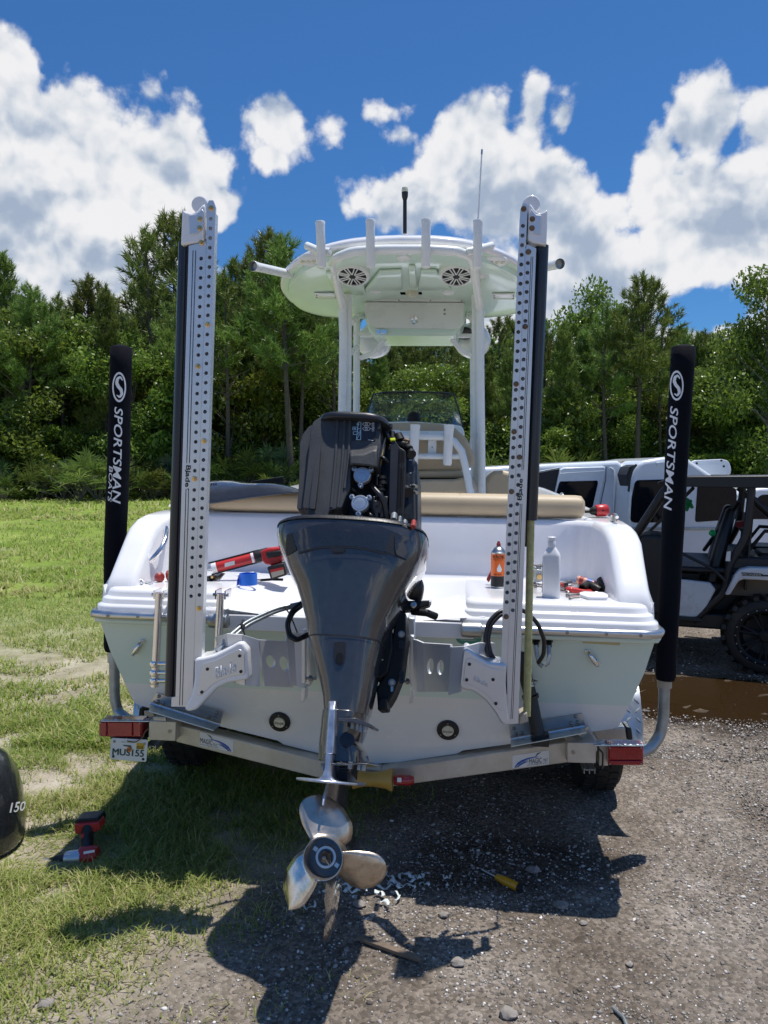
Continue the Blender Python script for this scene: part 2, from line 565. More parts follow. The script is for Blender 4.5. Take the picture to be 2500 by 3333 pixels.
redp = M('red_plastic', (.50, .022, .022), .36, coat=.15, var=.1)
reddull = M('dull_red_plastic', (.30, .03, .025), .5, var=.25, dirt=.3)
redlens = M('red_tail_lens', (.34, .006, .010), .14, coat=.7, var=.25, scale=90)
orange = M('orange_print', (.85, .16, .02), .3, coat=.3, var=.04)
bluetape = M('blue_masking_tape', (.012, .16, .72), .5, var=.06, bump=.1)
whitepl = M('white_bottle_plastic', (.75, .75, .77), .4, var=.03)
paper = M('white_label', (.72, .72, .70), .5, var=.05)
ink = M('black_print', (.012, .013, .016), .5, var=.05)
printw = M('white_print', (.78, .79, .80), .55, var=.03)
printblue = M('blue_print', (.02, .09, .42), .4, var=.03)
printgreen = M('dark_green_print', (.02, .10, .075), .4, var=.05)
printlb = M('pale_blue_print', (.45, .66, .78), .5, var=.05)
tealm = M('teal_sticker', (.05, .28, .22), .35, var=.1)
yell = M('yellow_plastic', (.55, .36, .02), .4, var=.15, dirt=.3)
yellowroll = M('amber_keel_roller', (.42, .26, .05), .38, var=.2, dirt=.3)
neon = M('neon_yellow_clip', (.75, .85, .03), .5, var=.03)
fibre = M('fibreglass_rod', (.42, .40, .17), .55, var=.22, scale=50, bump=.4)
tapet = M('beige_masking_tape', (.50, .43, .24), .6, var=.06)
rubber = M('tyre_rubber', (.018, .017, .016), .75, var=.35, scale=12, dirt=.65, dcol=(.10, .08, .06), bump=.3, bscale=60)
diamond = M('diamond_plate', (.56, .59, .61), .3, .9, var=.12, scale=14)
socketm = M('black_oxide_socket', (.035, .032, .028), .42, .7, var=.3, scale=40)
lensw = M('lens_cream', (.62, .60, .45), .3, coat=.5, var=.2, scale=70)
whitev = M('white_van_paint', (.74, .78, .82), .2, coat=.6, var=.03)
trimb = M('beige_trim', (.42, .36, .28), .6, var=.1)
darkglass = M('tinted_glass', (.006, .008, .012), .04, var=.1, spec=.3)
greenrag = M('green_rag', (.02, .45, .14), .6, var=.2)
cable = M('black_cable', (.014, .014, .016), .36, var=.2)
ply = M('weathered_wood', (.16, .12, .085), .75, var=.35, scale=14, bump=.5, bscale=60)

def glassmat(name, tint, rough=.03, mixf=.5):
    m = bpy.data.materials.new(name); m.use_nodes = True
    t = m.node_tree; t.nodes.clear()
    o = t.nodes.new('ShaderNodeOutputMaterial'); a = t.nodes.new('ShaderNodeBsdfTransparent'); a.inputs[0].default_value = (*tint, 1)
    g = t.nodes.new('ShaderNodeBsdfGlossy'); g.inputs['Roughness'].default_value = rough
    lw = t.nodes.new('ShaderNodeLayerWeight'); lw.inputs[0].default_value = .5
    f5 = t.nodes.new('ShaderNodeMath'); f5.operation = 'POWER'; t.links.new(lw.outputs['Facing'], f5.inputs[0]); f5.inputs[1].default_value = 5
    f = t.nodes.new('ShaderNodeMath'); f.operation = 'MULTIPLY_ADD'; t.links.new(f5.outputs[0], f.inputs[0]); f.inputs[1].default_value = .9; f.inputs[2].default_value = .03
    d = t.nodes.new('ShaderNodeBsdfDiffuse'); d.inputs[0].default_value = (.35, .37, .36, 1)
    x0 = t.nodes.new('ShaderNodeMixShader'); x0.inputs[0].default_value = mixf
    t.links.new(a.outputs[0], x0.inputs[1]); t.links.new(d.outputs[0], x0.inputs[2])
    x = t.nodes.new('ShaderNodeMixShader')
    t.links.new(f.outputs[0], x.inputs[0]); t.links.new(x0.outputs[0], x.inputs[1]); t.links.new(g.outputs[0], x.inputs[2])
    t.links.new(x.outputs[0], o.inputs[0])
    return m
smoke = glassmat('smoked_acrylic', (.84, .88, .86), .03, .05)
clearp = glassmat('scuffed_clear_windscreen', (.78, .82, .84), .1, .30)
# ================================================================== SETTING
def ramp(t, fac, stops):
    r = t.nodes.new('ShaderNodeValToRGB'); t.links.new(fac, r.inputs[0])
    r.color_ramp.elements[0].position = stops[0][0]; r.color_ramp.elements[0].color = (*stops[0][1], 1)
    r.color_ramp.elements[1].position = stops[-1][0]; r.color_ramp.elements[1].color = (*stops[-1][1], 1)
    for p, c in stops[1:-1]:
        e = r.color_ramp.elements.new(p); e.color = (*c, 1)
    return r.outputs[0]

def ground_material():
    m = bpy.data.materials.new('earth_and_turf'); m.use_nodes = True
    t = m.node_tree; b = t.nodes['Principled BSDF']; L = t.links.new
    b.inputs['Roughness'].default_value = .95; sock(b, 'Specular IOR Level').default_value = .15
    tc = t.nodes.new('ShaderNodeTexCoord')
    def noise(s, d=8, r=.65):
        n = t.nodes.new('ShaderNodeTexNoise'); n.inputs['Scale'].default_value = s; n.inputs['Detail'].default_value = d; n.inputs['Roughness'].default_value = r
        L(tc.outputs['Object'], n.inputs['Vector']); return n.outputs['Fac']
    a = t.nodes.new('ShaderNodeAttribute'); a.attribute_name = 'turf'
    wet = t.nodes.new('ShaderNodeAttribute'); wet.attribute_name = 'wet'
    soil = ramp(t, noise(1.1, 10, .7), [(.30, (.095, .075, .058)), (.47, (.19, .16, .132)), (.62, (.30, .265, .232)), (.75, (.41, .37, .33))])
    v = t.nodes.new('ShaderNodeTexVoronoi'); v.inputs['Scale'].default_value = 75; L(tc.outputs['Object'], v.inputs['Vector'])
    peb = ramp(t, v.outputs['Color'], [(.15, (.5, .48, .45)), (.5, (.9, .88, .84)), (.9, (1.7, 1.65, 1.6))])
    mx = t.nodes.new('ShaderNodeMix'); mx.data_type = 'RGBA'; mx.blend_type = 'MULTIPLY'; mx.inputs[0].default_value = .75
    L(soil, mx.inputs[6]); L(peb, mx.inputs[7])
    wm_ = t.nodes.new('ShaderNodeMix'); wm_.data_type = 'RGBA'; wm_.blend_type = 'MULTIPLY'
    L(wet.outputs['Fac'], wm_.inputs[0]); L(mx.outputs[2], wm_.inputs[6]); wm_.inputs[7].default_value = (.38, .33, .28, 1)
    sand = ramp(t, noise(3.2, 8, .7), [(.3, (.24, .20, .14)), (.55, (.45, .39, .30)), (.75, (.60, .54, .45))])
    green = ramp(t, noise(.8, 12, .75), [(.28, (.12, .19, .035)), (.48, (.20, .285, .05)), (.64, (.28, .35, .08)), (.80, (.42, .41, .18))])
    fine = ramp(t, noise(34, 6, .75), [(.25, (.45, .48, .4)), (.5, (1, 1, 1)), (.75, (1.45, 1.4, 1.3))])
    gm = t.nodes.new('ShaderNodeMix'); gm.data_type = 'RGBA'; gm.blend_type = 'MULTIPLY'; gm.inputs[0].default_value = .8
    L(green, gm.inputs[6]); L(fine, gm.inputs[7])
    far = t.nodes.new('ShaderNodeAttribute'); far.attribute_name = 'far'
    bare = t.nodes.new('ShaderNodeMapRange'); L(noise(.55, 9, .7), bare.inputs[0]); bare.inputs[1].default_value = .59; bare.inputs[2].default_value = .73; bare.inputs[3].default_value = 1; bare.inputs[4].default_value = .15
    fm = t.nodes.new('ShaderNodeMath'); fm.operation = 'MULTIPLY'; L(far.outputs['Fac'], fm.inputs[0]); L(bare.outputs[0], fm.inputs[1])
    m2 = t.nodes.new('ShaderNodeMix'); m2.data_type = 'RGBA'; L(fm.outputs[0], m2.inputs[0]); L(sand, m2.inputs[6]); L(gm.outputs[2], m2.inputs[7])
    m3 = t.nodes.new('ShaderNodeMix'); m3.data_type = 'RGBA'; L(a.outputs['Fac'], m3.inputs[0]); L(wm_.outputs[2], m3.inputs[6]); L(m2.outputs[2], m3.inputs[7])
    L(m3.outputs[2], b.inputs['Base Color'])
    bp = t.nodes.new('ShaderNodeBump'); bp.inputs['Strength'].default_value = .9; bp.inputs['Distance'].default_value = .02
    ad = t.nodes.new('ShaderNodeMath'); ad.operation = 'MULTIPLY_ADD'; L(v.outputs['Distance'], ad.inputs[0]); ad.inputs[1].default_value = -.5; L(noise(25, 9, .75), ad.inputs[2])
    L(ad.outputs[0], bp.inputs['Height']); L(bp.outputs[0], b.inputs['Normal'])
    rr = t.nodes.new('ShaderNodeMapRange'); L(wet.outputs['Fac'], rr.inputs[0]); rr.inputs[3].default_value = .95; rr.inputs[4].default_value = .5; L(rr.outputs[0], b.inputs['Roughness'])
    return m

def fbm(x, y, s, seed=0):
    o = np.zeros_like(x, float); a = 1.0
    for k in range(4):
        o += a * np.sin(x * s * 1.7 + 1.9 * np.sin(y * s * 1.3 + seed + k) + k * 2.1) * np.cos(y * s * 1.5 + 1.7 * np.sin(x * s * .9 + seed * 2 + k) + k)
        s *= 2.13; a *= .55
    return o / 1.8

PUD = [ground_at(*p) for p in [(2095, 2150), (2130, 2128), (2230, 2160), (2330, 2190), (2430, 2225), (2560, 2262), (2700, 2330), (2760, 2420), (2640, 2405), (2540, 2345), (2440, 2322), (2380, 2305), (2320, 2318), (2250, 2300), (2200, 2290), (2110, 2282), (2100, 2260), (2190, 2240), (2190, 2226), (2105, 2216)]]
PC = (sum(p.x for p in PUD) / len(PUD), sum(p.y for p in PUD) / len(PUD))

def axis_pts(segs):
    out = []
    for a, b, n in segs: out += list(np.linspace(a, b, n, endpoint=False))
    return np.array(out + [segs[-1][1]])
gx = axis_pts([(-400, -60, 12), (-60, -8, 40), (-8, 8, 150), (8, 60, 40), (60, 400, 12)])
gy = axis_pts([(-300, -10, 12), (-10, 1, 24), (1, 9, 100), (9, 50, 90), (50, 400, 20)])
X, Y = np.meshgrid(gx, gy)
Z = gz(X, Y)
turf = smooth(-.45, .45, grass_edge(Y) - X + .35 * fbm(X, Y, 1.6))
wetd = np.hypot((X - PC[0]) / 1.15, (Y - PC[1]) / 1.0)
wet = 1 - smooth(.55, 1.25, wetd + .25 * fbm(X, Y, 2.2, 3))
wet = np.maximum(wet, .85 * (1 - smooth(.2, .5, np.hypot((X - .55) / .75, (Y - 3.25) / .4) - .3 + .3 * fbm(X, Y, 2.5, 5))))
rut = (1 - smooth(.05, .3, np.abs(X - (1.9 + .12 * (Y - 2)) + .1 * fbm(X, Y, .8)))) * (Y < 9)
Z = Z - .02 * rut + .012 * rut * fbm(X, Y, 4)
inp = np.clip(1 - wetd / .9, 0, 1)
PZ = min(gzf(PC[0] + a, PC[1] + b) for a in (-1, 0, 1.1) for b in (-.9, 0, .9)) - .004
bl_ = smooth(.13, .33, inp + .24 * fbm(X, Y, 2.6, 21)) * (np.hypot(X - PC[0], Y - PC[1]) < 1.6)
dP = np.hypot(X - PC[0], Y - PC[1])
Z = np.where(dP < 2.1, np.maximum(Z, PZ + .010 + .006 * fbm(X, Y, 4, 8)), Z)
Z = Z * (1 - bl_) + (PZ - .011 + .026 * fbm(X, Y, 5, 2)) * bl_
far = smooth(5, 11, Y)
nx_, ny_ = len(gx), len(gy)
idx = np.arange(nx_ * ny_).reshape(ny_, nx_)
quads = np.stack([idx[:-1, :-1], idx[:-1, 1:], idx[1:, 1:], idx[1:, :-1]], -1).reshape(-1, 4)
ground = np_mesh('ground', np.stack([X, Y, Z], -1).reshape(-1, 3), quads, ground_material(), smooth=True, kind='structure', attr={'turf': turf.ravel(), 'wet': wet.ravel(), 'far': far.ravel()})

# puddle ------------------------------------------------------------
def water_material():
    m = bpy.data.materials.new('muddy_water'); m.use_nodes = True
    t = m.node_tree; b = t.nodes['Principled BSDF']
    b.inputs['Base Color'].default_value = (.030, .017, .007, 1); b.inputs['Roughness'].default_value = .04
    tc = t.nodes.new('ShaderNodeTexCoord'); n = t.nodes.new('ShaderNodeTexNoise'); n.inputs['Scale'].default_value = 9
    t.links.new(tc.outputs['Object'], n.inputs['Vector'])
    bp = t.nodes.new('ShaderNodeBump'); bp.inputs['Strength'].default_value = .05; bp.inputs['Distance'].default_value = .01
    t.links.new(n.outputs['Fac'], bp.inputs['Height']); t.links.new(bp.outputs[0], b.inputs['Normal'])
    return m
mb = MB(); mb.add([(PC[0] + 1.5 * math.cos(a), PC[1] + 1.45 * math.sin(a), PZ) for a in np.linspace(0, 6.2832, 49)[:-1]], [tuple(range(48))])
mb.build('puddle', water_material(), kind='structure', smooth=0)

# gravel ------------------------------------------------------------
def stone_material():
    m = bpy.data.materials.new('gravel_stone'); m.use_nodes = True
    t = m.node_tree; b = t.nodes['Principled BSDF']; b.inputs['Roughness'].default_value = .9
    g = t.nodes.new('ShaderNodeNewGeometry')
    c = ramp(t, g.outputs['Random Per Island'], [(0, (.085, .072, .06)), (.35, (.19, .168, .15)), (.68, (.30, .272, .25)), (.88, (.47, .44, .41)), (1, (.78, .75, .71))])
    t.links.new(c, b.inputs['Base Color'])
    return m
ICO = None
def ico(sub):
    bm = bmesh.new(); bmesh.ops.create_icosphere(bm, subdivisions=sub, radius=1)
    v = np.array([p.co[:] for p in bm.verts]); f = np.array([[q.index for q in p.verts] for p in bm.faces]); bm.free()
    return v, f
OCT = (np.array([[1, 0, 0], [-1, 0, 0], [0, 1, 0], [0, -1, 0], [0, 0, 1], [0, 0, -1.]]), np.array([[0, 2, 4], [2, 1, 4], [1, 3, 4], [3, 0, 4], [2, 0, 5], [1, 2, 5], [3, 1, 5], [0, 3, 5]]))
def scatter_stones(pos, size, base):
    v0, f0 = base; n = len(pos)
    jit = 1 + rng.uniform(-.42, .42, (n, len(v0), 3))
    sc3 = size[:, None] * rng.uniform(.6, 1.25, (n, 3)) * np.array([1, 1, .72])
    a = rng.uniform(0, 6.28, n); ca, sa = np.cos(a), np.sin(a)
    v = v0[None] * jit * sc3[:, None, :]
    x = v[..., 0] * ca[:, None] - v[..., 1] * sa[:, None]; y = v[..., 0] * sa[:, None] + v[..., 1] * ca[:, None]
    v = np.stack([x, y, v[..., 2]], -1) + pos[:, None, :]
    f = f0[None] + (np.arange(n) * len(v0))[:, None, None]
    return v.reshape(-1, 3), f.reshape(-1, 3)
def gravel_pts(n, y0, y1, x1, pw=1.6):
    u = rng.uniform(0, 1, n)
    y = y0 + (y1 - y0) * u ** pw
    x = rng.uniform(-1.6, x1, n) * (.35 + y / y1 * .65 if x1 > 3 else 1)
    e = grass_edge(y)
    p = smooth(-.35, .5, x - e) * (.28 + .72 * smooth(-.5, .35, fbm(x, y, 1.5, 9)))
    p *= (np.hypot((x - PC[0]) / 1.0, (y - PC[1]) / .8) > .75)
    k = rng.uniform(0, 1, n) < p
    return x[k], y[k]
allv, allf, nb = [], [], 0
for (n, y0, y1, x1, lo, hi, base) in [(90000, 1.5, 5.2, 2.7, .0026, .0075, OCT), (9000, 1.5, 6.5, 3.2, .005, .0105, ico(1)), (160, 1.6, 7, 3.4, .009, .014, ico(1)), (34000, 4.5, 11, 6, .004, .012, OCT)]:
    x, y = gravel_pts(n, y0, y1, x1)
    s = lo + (hi - lo) * rng.uniform(0, 1, len(x)) ** 2
    z = gz(x, y) + s * .12
    v, f = scatter_stones(np.stack([x, y, z], -1), s, base)
    allv.append(v); allf.append(f + nb); nb += len(v)
gravel = np_mesh('gravel', np.concatenate(allv), np.concatenate(allf), stone_material(), kind='stuff')
gravel['label'] = 'loose grey and tan gravel scattered over the bare yard'

# grass -------------------------------------------------------------
def blade_material():
    m = bpy.data.materials.new('grass_blade'); m.use_nodes = True
    t = m.node_tree; b = t.nodes['Principled BSDF']; L = t.links.new
    b.inputs['Roughness'].default_value = .55; sock(b, 'Specular IOR Level').default_value = .3
    g = t.nodes.new('ShaderNodeNewGeometry')
    c = ramp(t, g.outputs['Random Per Island'], [(0, (.13, .205, .035)), (.35, (.225, .325, .05)), (.6, (.32, .40, .08)), (.8, (.44, .44, .15)), (1, (.60, .54, .29))])
    at = t.nodes.new('ShaderNodeAttribute'); at.attribute_name = 'dry'
    mx = t.nodes.new('ShaderNodeMix'); mx.data_type = 'RGBA'; L(at.outputs['Fac'], mx.inputs[0]); L(c, mx.inputs[6])
    c2 = ramp(t, g.outputs['Random Per Island'], [(0, (.36, .32, .11)), (.5, (.54, .48, .20)), (1, (.68, .60, .36))]); L(c2, mx.inputs[7])
    L(mx.outputs[2], b.inputs['Base Color'])
    tr = t.nodes.new('ShaderNodeBsdfTranslucent'); L(mx.outputs[2], tr.inputs[0])
    ms = t.nodes.new('ShaderNodeMixShader'); ms.inputs[0].default_value = .45
    L(b.outputs[0], ms.inputs[1]); L(tr.outputs[0], ms.inputs[2]); L(ms.outputs[0], t.nodes['Material Output'].inputs[0])
    return m
gv, gf, gd, nb = [], [], [], 0
def blades(n, y0, y1, x0, x1, h0, h1, wd, pw, thin=.45, fan=True):
    global nb
    u = rng.uniform(0, 1, n); y = y0 + (y1 - y0) * u ** pw
    if fan: x = rng.uniform(-.62, x1 / y1, n) * (y + .5)
    else: x = rng.uniform(x0, x1, n)
    e = grass_edge(y)
    # clumps: pull blades towards tuft centres
    f = fbm(x, y, 2.3, 4); f2 = fbm(x, y, .55, 8)
    dens = smooth(-.25, .9, e - x + .3 * fbm(x, y, 1.7, 2)) * smooth(-.55, .12, f * .85 + f2 * .6)
    dens = np.maximum(dens, .05 * smooth(-1.4, -.4, e - x) * (fbm(x, y, 3.1, 6) > .35))
    k = rng.uniform(0, 1, n) < dens
    x, y, dens, f2 = x[k], y[k], dens[k], f2[k]; n = len(x)
    z = gz(x, y) - .004
    h = (h0 + (h1 - h0) * rng.uniform(0, 1, n) ** 1.6) * (.55 + .6 * dens)
    a = rng.uniform(0, 6.28, n); lean = rng.uniform(.4, 2.0, n) * h
    h = h * np.where(np.hypot((x + 1.42) / .30, (y - 3.28) / .20) < 1, .3, 1)
    w = wd * rng.uniform(.6, 1.3, n)
    ca, sa = np.cos(a), np.sin(a)
    side = np.stack([-sa * w, ca * w, 0 * w], -1); out = np.stack([ca, sa, 0 * ca], -1)
    base = np.stack([x, y, z], -1)
    mid = base + out * (lean * .4)[:, None] + np.array([0, 0, 1]) * (h * .62)[:, None]
    tip = base + out * lean[:, None] + np.array([0, 0, 1]) * (h * .92)[:, None]
    v = np.stack([base - side, base + side, mid - side * .75, mid + side * .75, tip], 1)
    ft = np.array([[0, 1, 3], [0, 3, 2], [2, 3, 4]])[None] + (np.arange(n) * 5)[:, None, None] + nb
    nb += n * 5
    gv.append(v.reshape(-1, 3)); gf.append(ft.reshape(-1, 3))
    dry = np.clip(smooth(-.1, .75, -f2 + .35 * fbm(x, y, 1.2, 12)) * .8 + .30 * (1 - smooth(2.6, 4.2, y)), 0, .9)
    gd.append(np.repeat(dry * rng.uniform(.2, 1, n), 5))
blades(170000, 1.7, 5.0, -3, .3, .014, .060, .0024, 1.2)
blades(75000, 4.5, 11, -7, 1, .02, .075, .0046, 1.5)
blades(60000, 10, 26, -14, 8, .05, .13, .010, 1.4)
blades(45000, 22, 42, -24, 40, .07, .17, .022, 1.2)
grass = np_mesh('grass', np.concatenate(gv), np.concatenate(gf), blade_material(), kind='stuff', attr={'dry': np.concatenate(gd)})
grass['label'] = 'short patchy green and straw coloured grass of the field'

# ------------------------------------------------------------------ trees
def leaf_material(name, stops, trans=.3, rough=.5):
    m = bpy.data.materials.new(name); m.use_nodes = True
    t = m.node_tree; b = t.nodes['Principled BSDF']; L = t.links.new
    b.inputs['Roughness'].default_value = rough * .8; sock(b, 'Specular IOR Level').default_value = .4
    g = t.nodes.new('ShaderNodeNewGeometry'); oi = t.nodes.new('ShaderNodeObjectInfo')
    tc = t.nodes.new('ShaderNodeTexCoord'); nz = t.nodes.new('ShaderNodeTexNoise'); nz.inputs['Scale'].default_value = .9; L(tc.outputs['Object'], nz.inputs['Vector'])
    s = t.nodes.new('ShaderNodeMath'); s.operation = 'MULTIPLY_ADD'; L(g.outputs['Random Per Island'], s.inputs[0]); s.inputs[1].default_value = .55
    s2 = t.nodes.new('ShaderNodeMath'); s2.operation = 'MULTIPLY_ADD'; L(nz.outputs['Fac'], s2.inputs[0]); s2.inputs[1].default_value = .5; s2.inputs[2].default_value = -.1
    L(s2.outputs[0], s.inputs[2])
    c = ramp(t, s.outputs[0], stops)
    hs = t.nodes.new('ShaderNodeHueSaturation'); L(c, hs.inputs['Color'])
    r1 = t.nodes.new('ShaderNodeMapRange'); L(oi.outputs['Random'], r1.inputs[0]); r1.inputs[3].default_value = .475; r1.inputs[4].default_value = .525; L(r1.outputs[0], hs.inputs['Hue'])
    r2 = t.nodes.new('ShaderNodeMapRange'); L(oi.outputs['Random'], r2.inputs[0]); r2.inputs[3].default_value = .65; r2.inputs[4].default_value = 1.35; L(r2.outputs[0], hs.inputs['Value'])
    L(hs.outputs[0], b.inputs['Base Color'])
    tr = t.nodes.new('ShaderNodeBsdfTranslucent'); L(hs.outputs[0], tr.inputs[0])
    ms = t.nodes.new('ShaderNodeMixShader'); ms.inputs[0].default_value = trans
    L(b.outputs[0], ms.inputs[1]); L(tr.outputs[0], ms.inputs[2]); L(ms.outputs[0], t.nodes['Material Output'].inputs[0])
    return m
pine_m = leaf_material('pine_needles', [(.1, (.09, .135, .033)), (.4, (.17, .235, .053)), (.7, (.25, .31, .072)), (1, (.34, .37, .10))], .3)
leaf_m = leaf_material('broad_leaves', [(.1, (.065, .105, .02)), (.4, (.155, .225, .036)), (.7, (.25, .325, .056)), (1, (.42, .46, .12))], .4, .42)
shrub_m = leaf_material('shrub_leaves', [(.1, (.065, .11, .02)), (.4, (.16, .235, .035)), (.7, (.25, .335, .052)), (1, (.40, .45, .11))], .4, .4)
palm_m = leaf_material('palmetto_fans', [(.1, (.06, .095, .025)), (.45, (.13, .185, .045)), (.75, (.24, .28, .08)), (1, (.50, .38, .16))], .35, .4)
bark_m = M('pine_bark', (.105, .085, .07), .9, var=.4, scale=9, bump=.8, bscale=30)
bark2_m = M('grey_bark', (.15, .135, .115), .9, var=.35, scale=9, bump=.7, bscale=30)

def unit(v):
    return v / np.maximum(np.linalg.norm(v, axis=-1, keepdims=True), 1e-6)

def needle_tufts(cent, axis, r, per):
    """brush-like bunches: thin triangles fanning from each centre about its axis"""
    n = len(cent)
    d = unit(rng.normal(size=(n, per, 3)) * .62 + axis[:, None, :] * 1.0)
    ln = r[:, None] * rng.uniform(.6, 1.0, (n, per))
    cent = cent[:, None, :] + axis[:, None, :] * (r[:, None] * rng.uniform(-.55, .55, (n, per)))[..., None]
    s = unit(np.cross(d, rng.normal(size=(n, per, 3)))) * .017
    tip = cent + d * ln[..., None]
    b0 = cent + d * (ln * .06)[..., None]
    v = np.stack([b0 - s, b0 + s, tip + s * .3], 2).reshape(-1, 3)
    return v, np.arange(len(v)).reshape(-1, 3)

def leaf_quads(pos, size, up=.5):
    n = len(pos)
    nrm = unit(rng.normal(size=(n, 3)) + np.array([0, 0, up]))
    a = unit(np.cross(nrm, rng.normal(size=(n, 3)))); b = np.cross(nrm, a)
    a = a * size[:, None]; b = b * (size * .5)[:, None]
    v = np.stack([pos - a, pos + b, pos + a, pos - b], 1).reshape(-1, 3)
    return v, np.arange(len(v)).reshape(-1, 4)

def branch_mb(mb, p, q, r0, r1, sag=.0, n=5):
    p = Vector(p); q = Vector(q); m_ = (p + q) / 2 + Vector((rng.uniform(-.12, .12), rng.uniform(-.12, .12), sag)) * (q - p).length
    mb.tube([p, m_, q], [r0, (r0 + r1) / 2, r1], n)

def pine_proto(H, cb, spread, nb_, dens, seed, bare=0, round_top=.5):
    """a pine: wavy trunk, whorls of rising limbs, needle bunches along and at the end of each limb"""
    global rng
    keep = rng; rng = np.random.default_rng(seed)
    tr = MB(); pts = []; rr = []
    for k in range(9):
        t = k / 8
        pts.append((.12 * math.sin(t * 4 + seed), .12 * math.cos(t * 3 + seed) - .12, H * t * .97)); rr.append(.115 * H / 10 * (1 - t) ** .8 + .014)
    tr.tube(pts, rr, 8)
    P = np.array(pts)
    C = []; A = []
    for k in range(nb_):
        t = cb + (1 - cb) * ((k + rng.uniform(0, .8)) / nb_)
        z = t * H * .97
        base = np.array([np.interp(z, P[:, 2], P[:, 0]), np.interp(z, P[:, 2], P[:, 1]), z])
        u = (t - cb) / (1 - cb)
        prof = (1 - u) ** .75 * (round_top + (1 - round_top) * min(1, u * 4 + .25))
        ln = spread * (prof * rng.uniform(.6, 1.15) + .10)
        az_ = k * 2.4 + rng.uniform(-.5, .5)
        rise = .25 + .75 * u + rng.uniform(-.15, .2)
        d = np.array([math.cos(az_), math.sin(az_), rise]); d /= np.linalg.norm(d)
        end = base + d * ln + np.array([0, 0, .12 * ln])
        branch_mb(tr, base, end, .028 * (1 - u) + .012, .008, -.05, 4)
        if bare and rng.uniform() < bare: continue
        m = max(2, int(dens * ln / .42))
        for j in range(m):
            s = .38 + .62 * (j + rng.uniform(.2, 1)) / m
            off = rng.normal(size=3) * np.array([.17, .17, .10]) * (.6 + ln * .4)
            C.append(base + (end - base) * s + off); A.append(unit(d * .8 + np.array([0, 0, .85]) + rng.normal(size=3) * .35))
        C.append(end); A.append(unit(d + np.array([0, 0, 1.0])))
    for j in range(5):
        C.append(np.array([P[-1, 0], P[-1, 1], H * (.93 + .016 * j)])); A.append(np.array([rng.normal() * .3, rng.normal() * .3, 1.0]))
    C = np.array(C); A = np.array(A)
    v, f = needle_tufts(C, A, rng.uniform(.26, .42, len(C)), 44)
    rng = keep
    return tr, (v, f)

def leafy_proto(H, W_, seed, n_leaf, lsize, low=.25, clumps=16):
    global rng
    keep = rng; rng = np.random.default_rng(seed)
    tr = MB()
    th = H * .55
    tr.tube([(0, 0, 0), (.1, .05, th * .4), (-.05, .1, th * .75), (.05, 0, th)], [.10 * H / 8, .08 * H / 8, .06 * H / 8, .03 * H / 8], 7)
    pos = []
    for k in range(clumps):
        a = rng.uniform(0, 6.28); u = rng.uniform(low, 1)
        rad = W_ * math.sqrt(max(.04, 1 - ((u - .5) / .56) ** 2)) * rng.uniform(.35, .95)
        c = np.array([math.cos(a) * rad, math.sin(a) * rad, H * u * .93])
        st = (0, 0, max(.15 * H, min(th, c[2] * .75)))
        branch_mb(tr, st, c, .035 * H / 8, .008, .08, 5)
        m = int(n_leaf / clumps * rng.uniform(.6, 1.4))
        rr = W_ * rng.uniform(.28, .48)
        d = unit(rng.normal(size=(m, 3))) * (rng.uniform(0, 1, (m, 1)) ** .45) * rr
        pos.append(c + d * np.array([1, 1, .72]))
        for _ in range(3):
            e = c + unit(rng.normal(size=3)) * rr * .9
            branch_mb(tr, c, e, .012, .004, .05, 3)
    pos = np.concatenate(pos)
    pos = pos[pos[:, 2] > .04 * H]
    v, f = leaf_quads(pos, lsize * rng.uniform(.45, 1.5, len(pos)))
    rng = keep
    return tr, (v, f)

def palmetto_proto(seed, fans=15):
    global rng
    keep = rng; rng = np.random.default_rng(seed)
    st = MB(); V = []; 
    for k in range(fans):
        a = rng.uniform(0, 6.28); e = rng.uniform(.35, 1.35); L_ = rng.uniform(.7, 1.25)
        d = np.array([math.cos(a) * math.cos(e), math.sin(a) * math.cos(e), math.sin(e)])
        tip = d * L_
        st.tube([(0, 0, 0), Vector(tip * .6 + np.array([0, 0, .06])), Vector(tip)], [.014, .010, .007], 4)
        side = unit(np.cross(d, [0, 0, 1])); nrm = np.cross(side, d)
        for j in range(17):
            b = (j - 8) / 8 * 1.9
            dd = unit(d * math.cos(b) + side * math.sin(b) + nrm * rng.uniform(-.15, .25))
            ln = rng.uniform(.42, .62) * (1 - .18 * abs(b) / 1.9)
            w = unit(np.cross(dd, nrm)) * .022
            mid = tip + dd * ln * .55
            end = tip + dd * ln + np.array([0, 0, -.05 - .06 * rng.uniform()])
            V += [tip, mid - w, end, mid + w]
    V = np.array(V)
    rng = keep
    return st, (V, np.arange(len(V)).reshape(-1, 4))

def make_proto(kind, args, leafname, lm, bm):
    tr, (v, f) = kind(*args)
    o1 = tr.build('proto_wood', bm); me1 = o1.data; off = o1.location.copy()
    me1.transform(Matrix.Translation(off)); bpy.data.objects.remove(o1)
    o2 = np_mesh('proto_leaf', v, f, lm); me2 = o2.data; bpy.data.objects.remove(o2)
    me1.name = 'wood'; me2.name = leafname
    return me1, me2

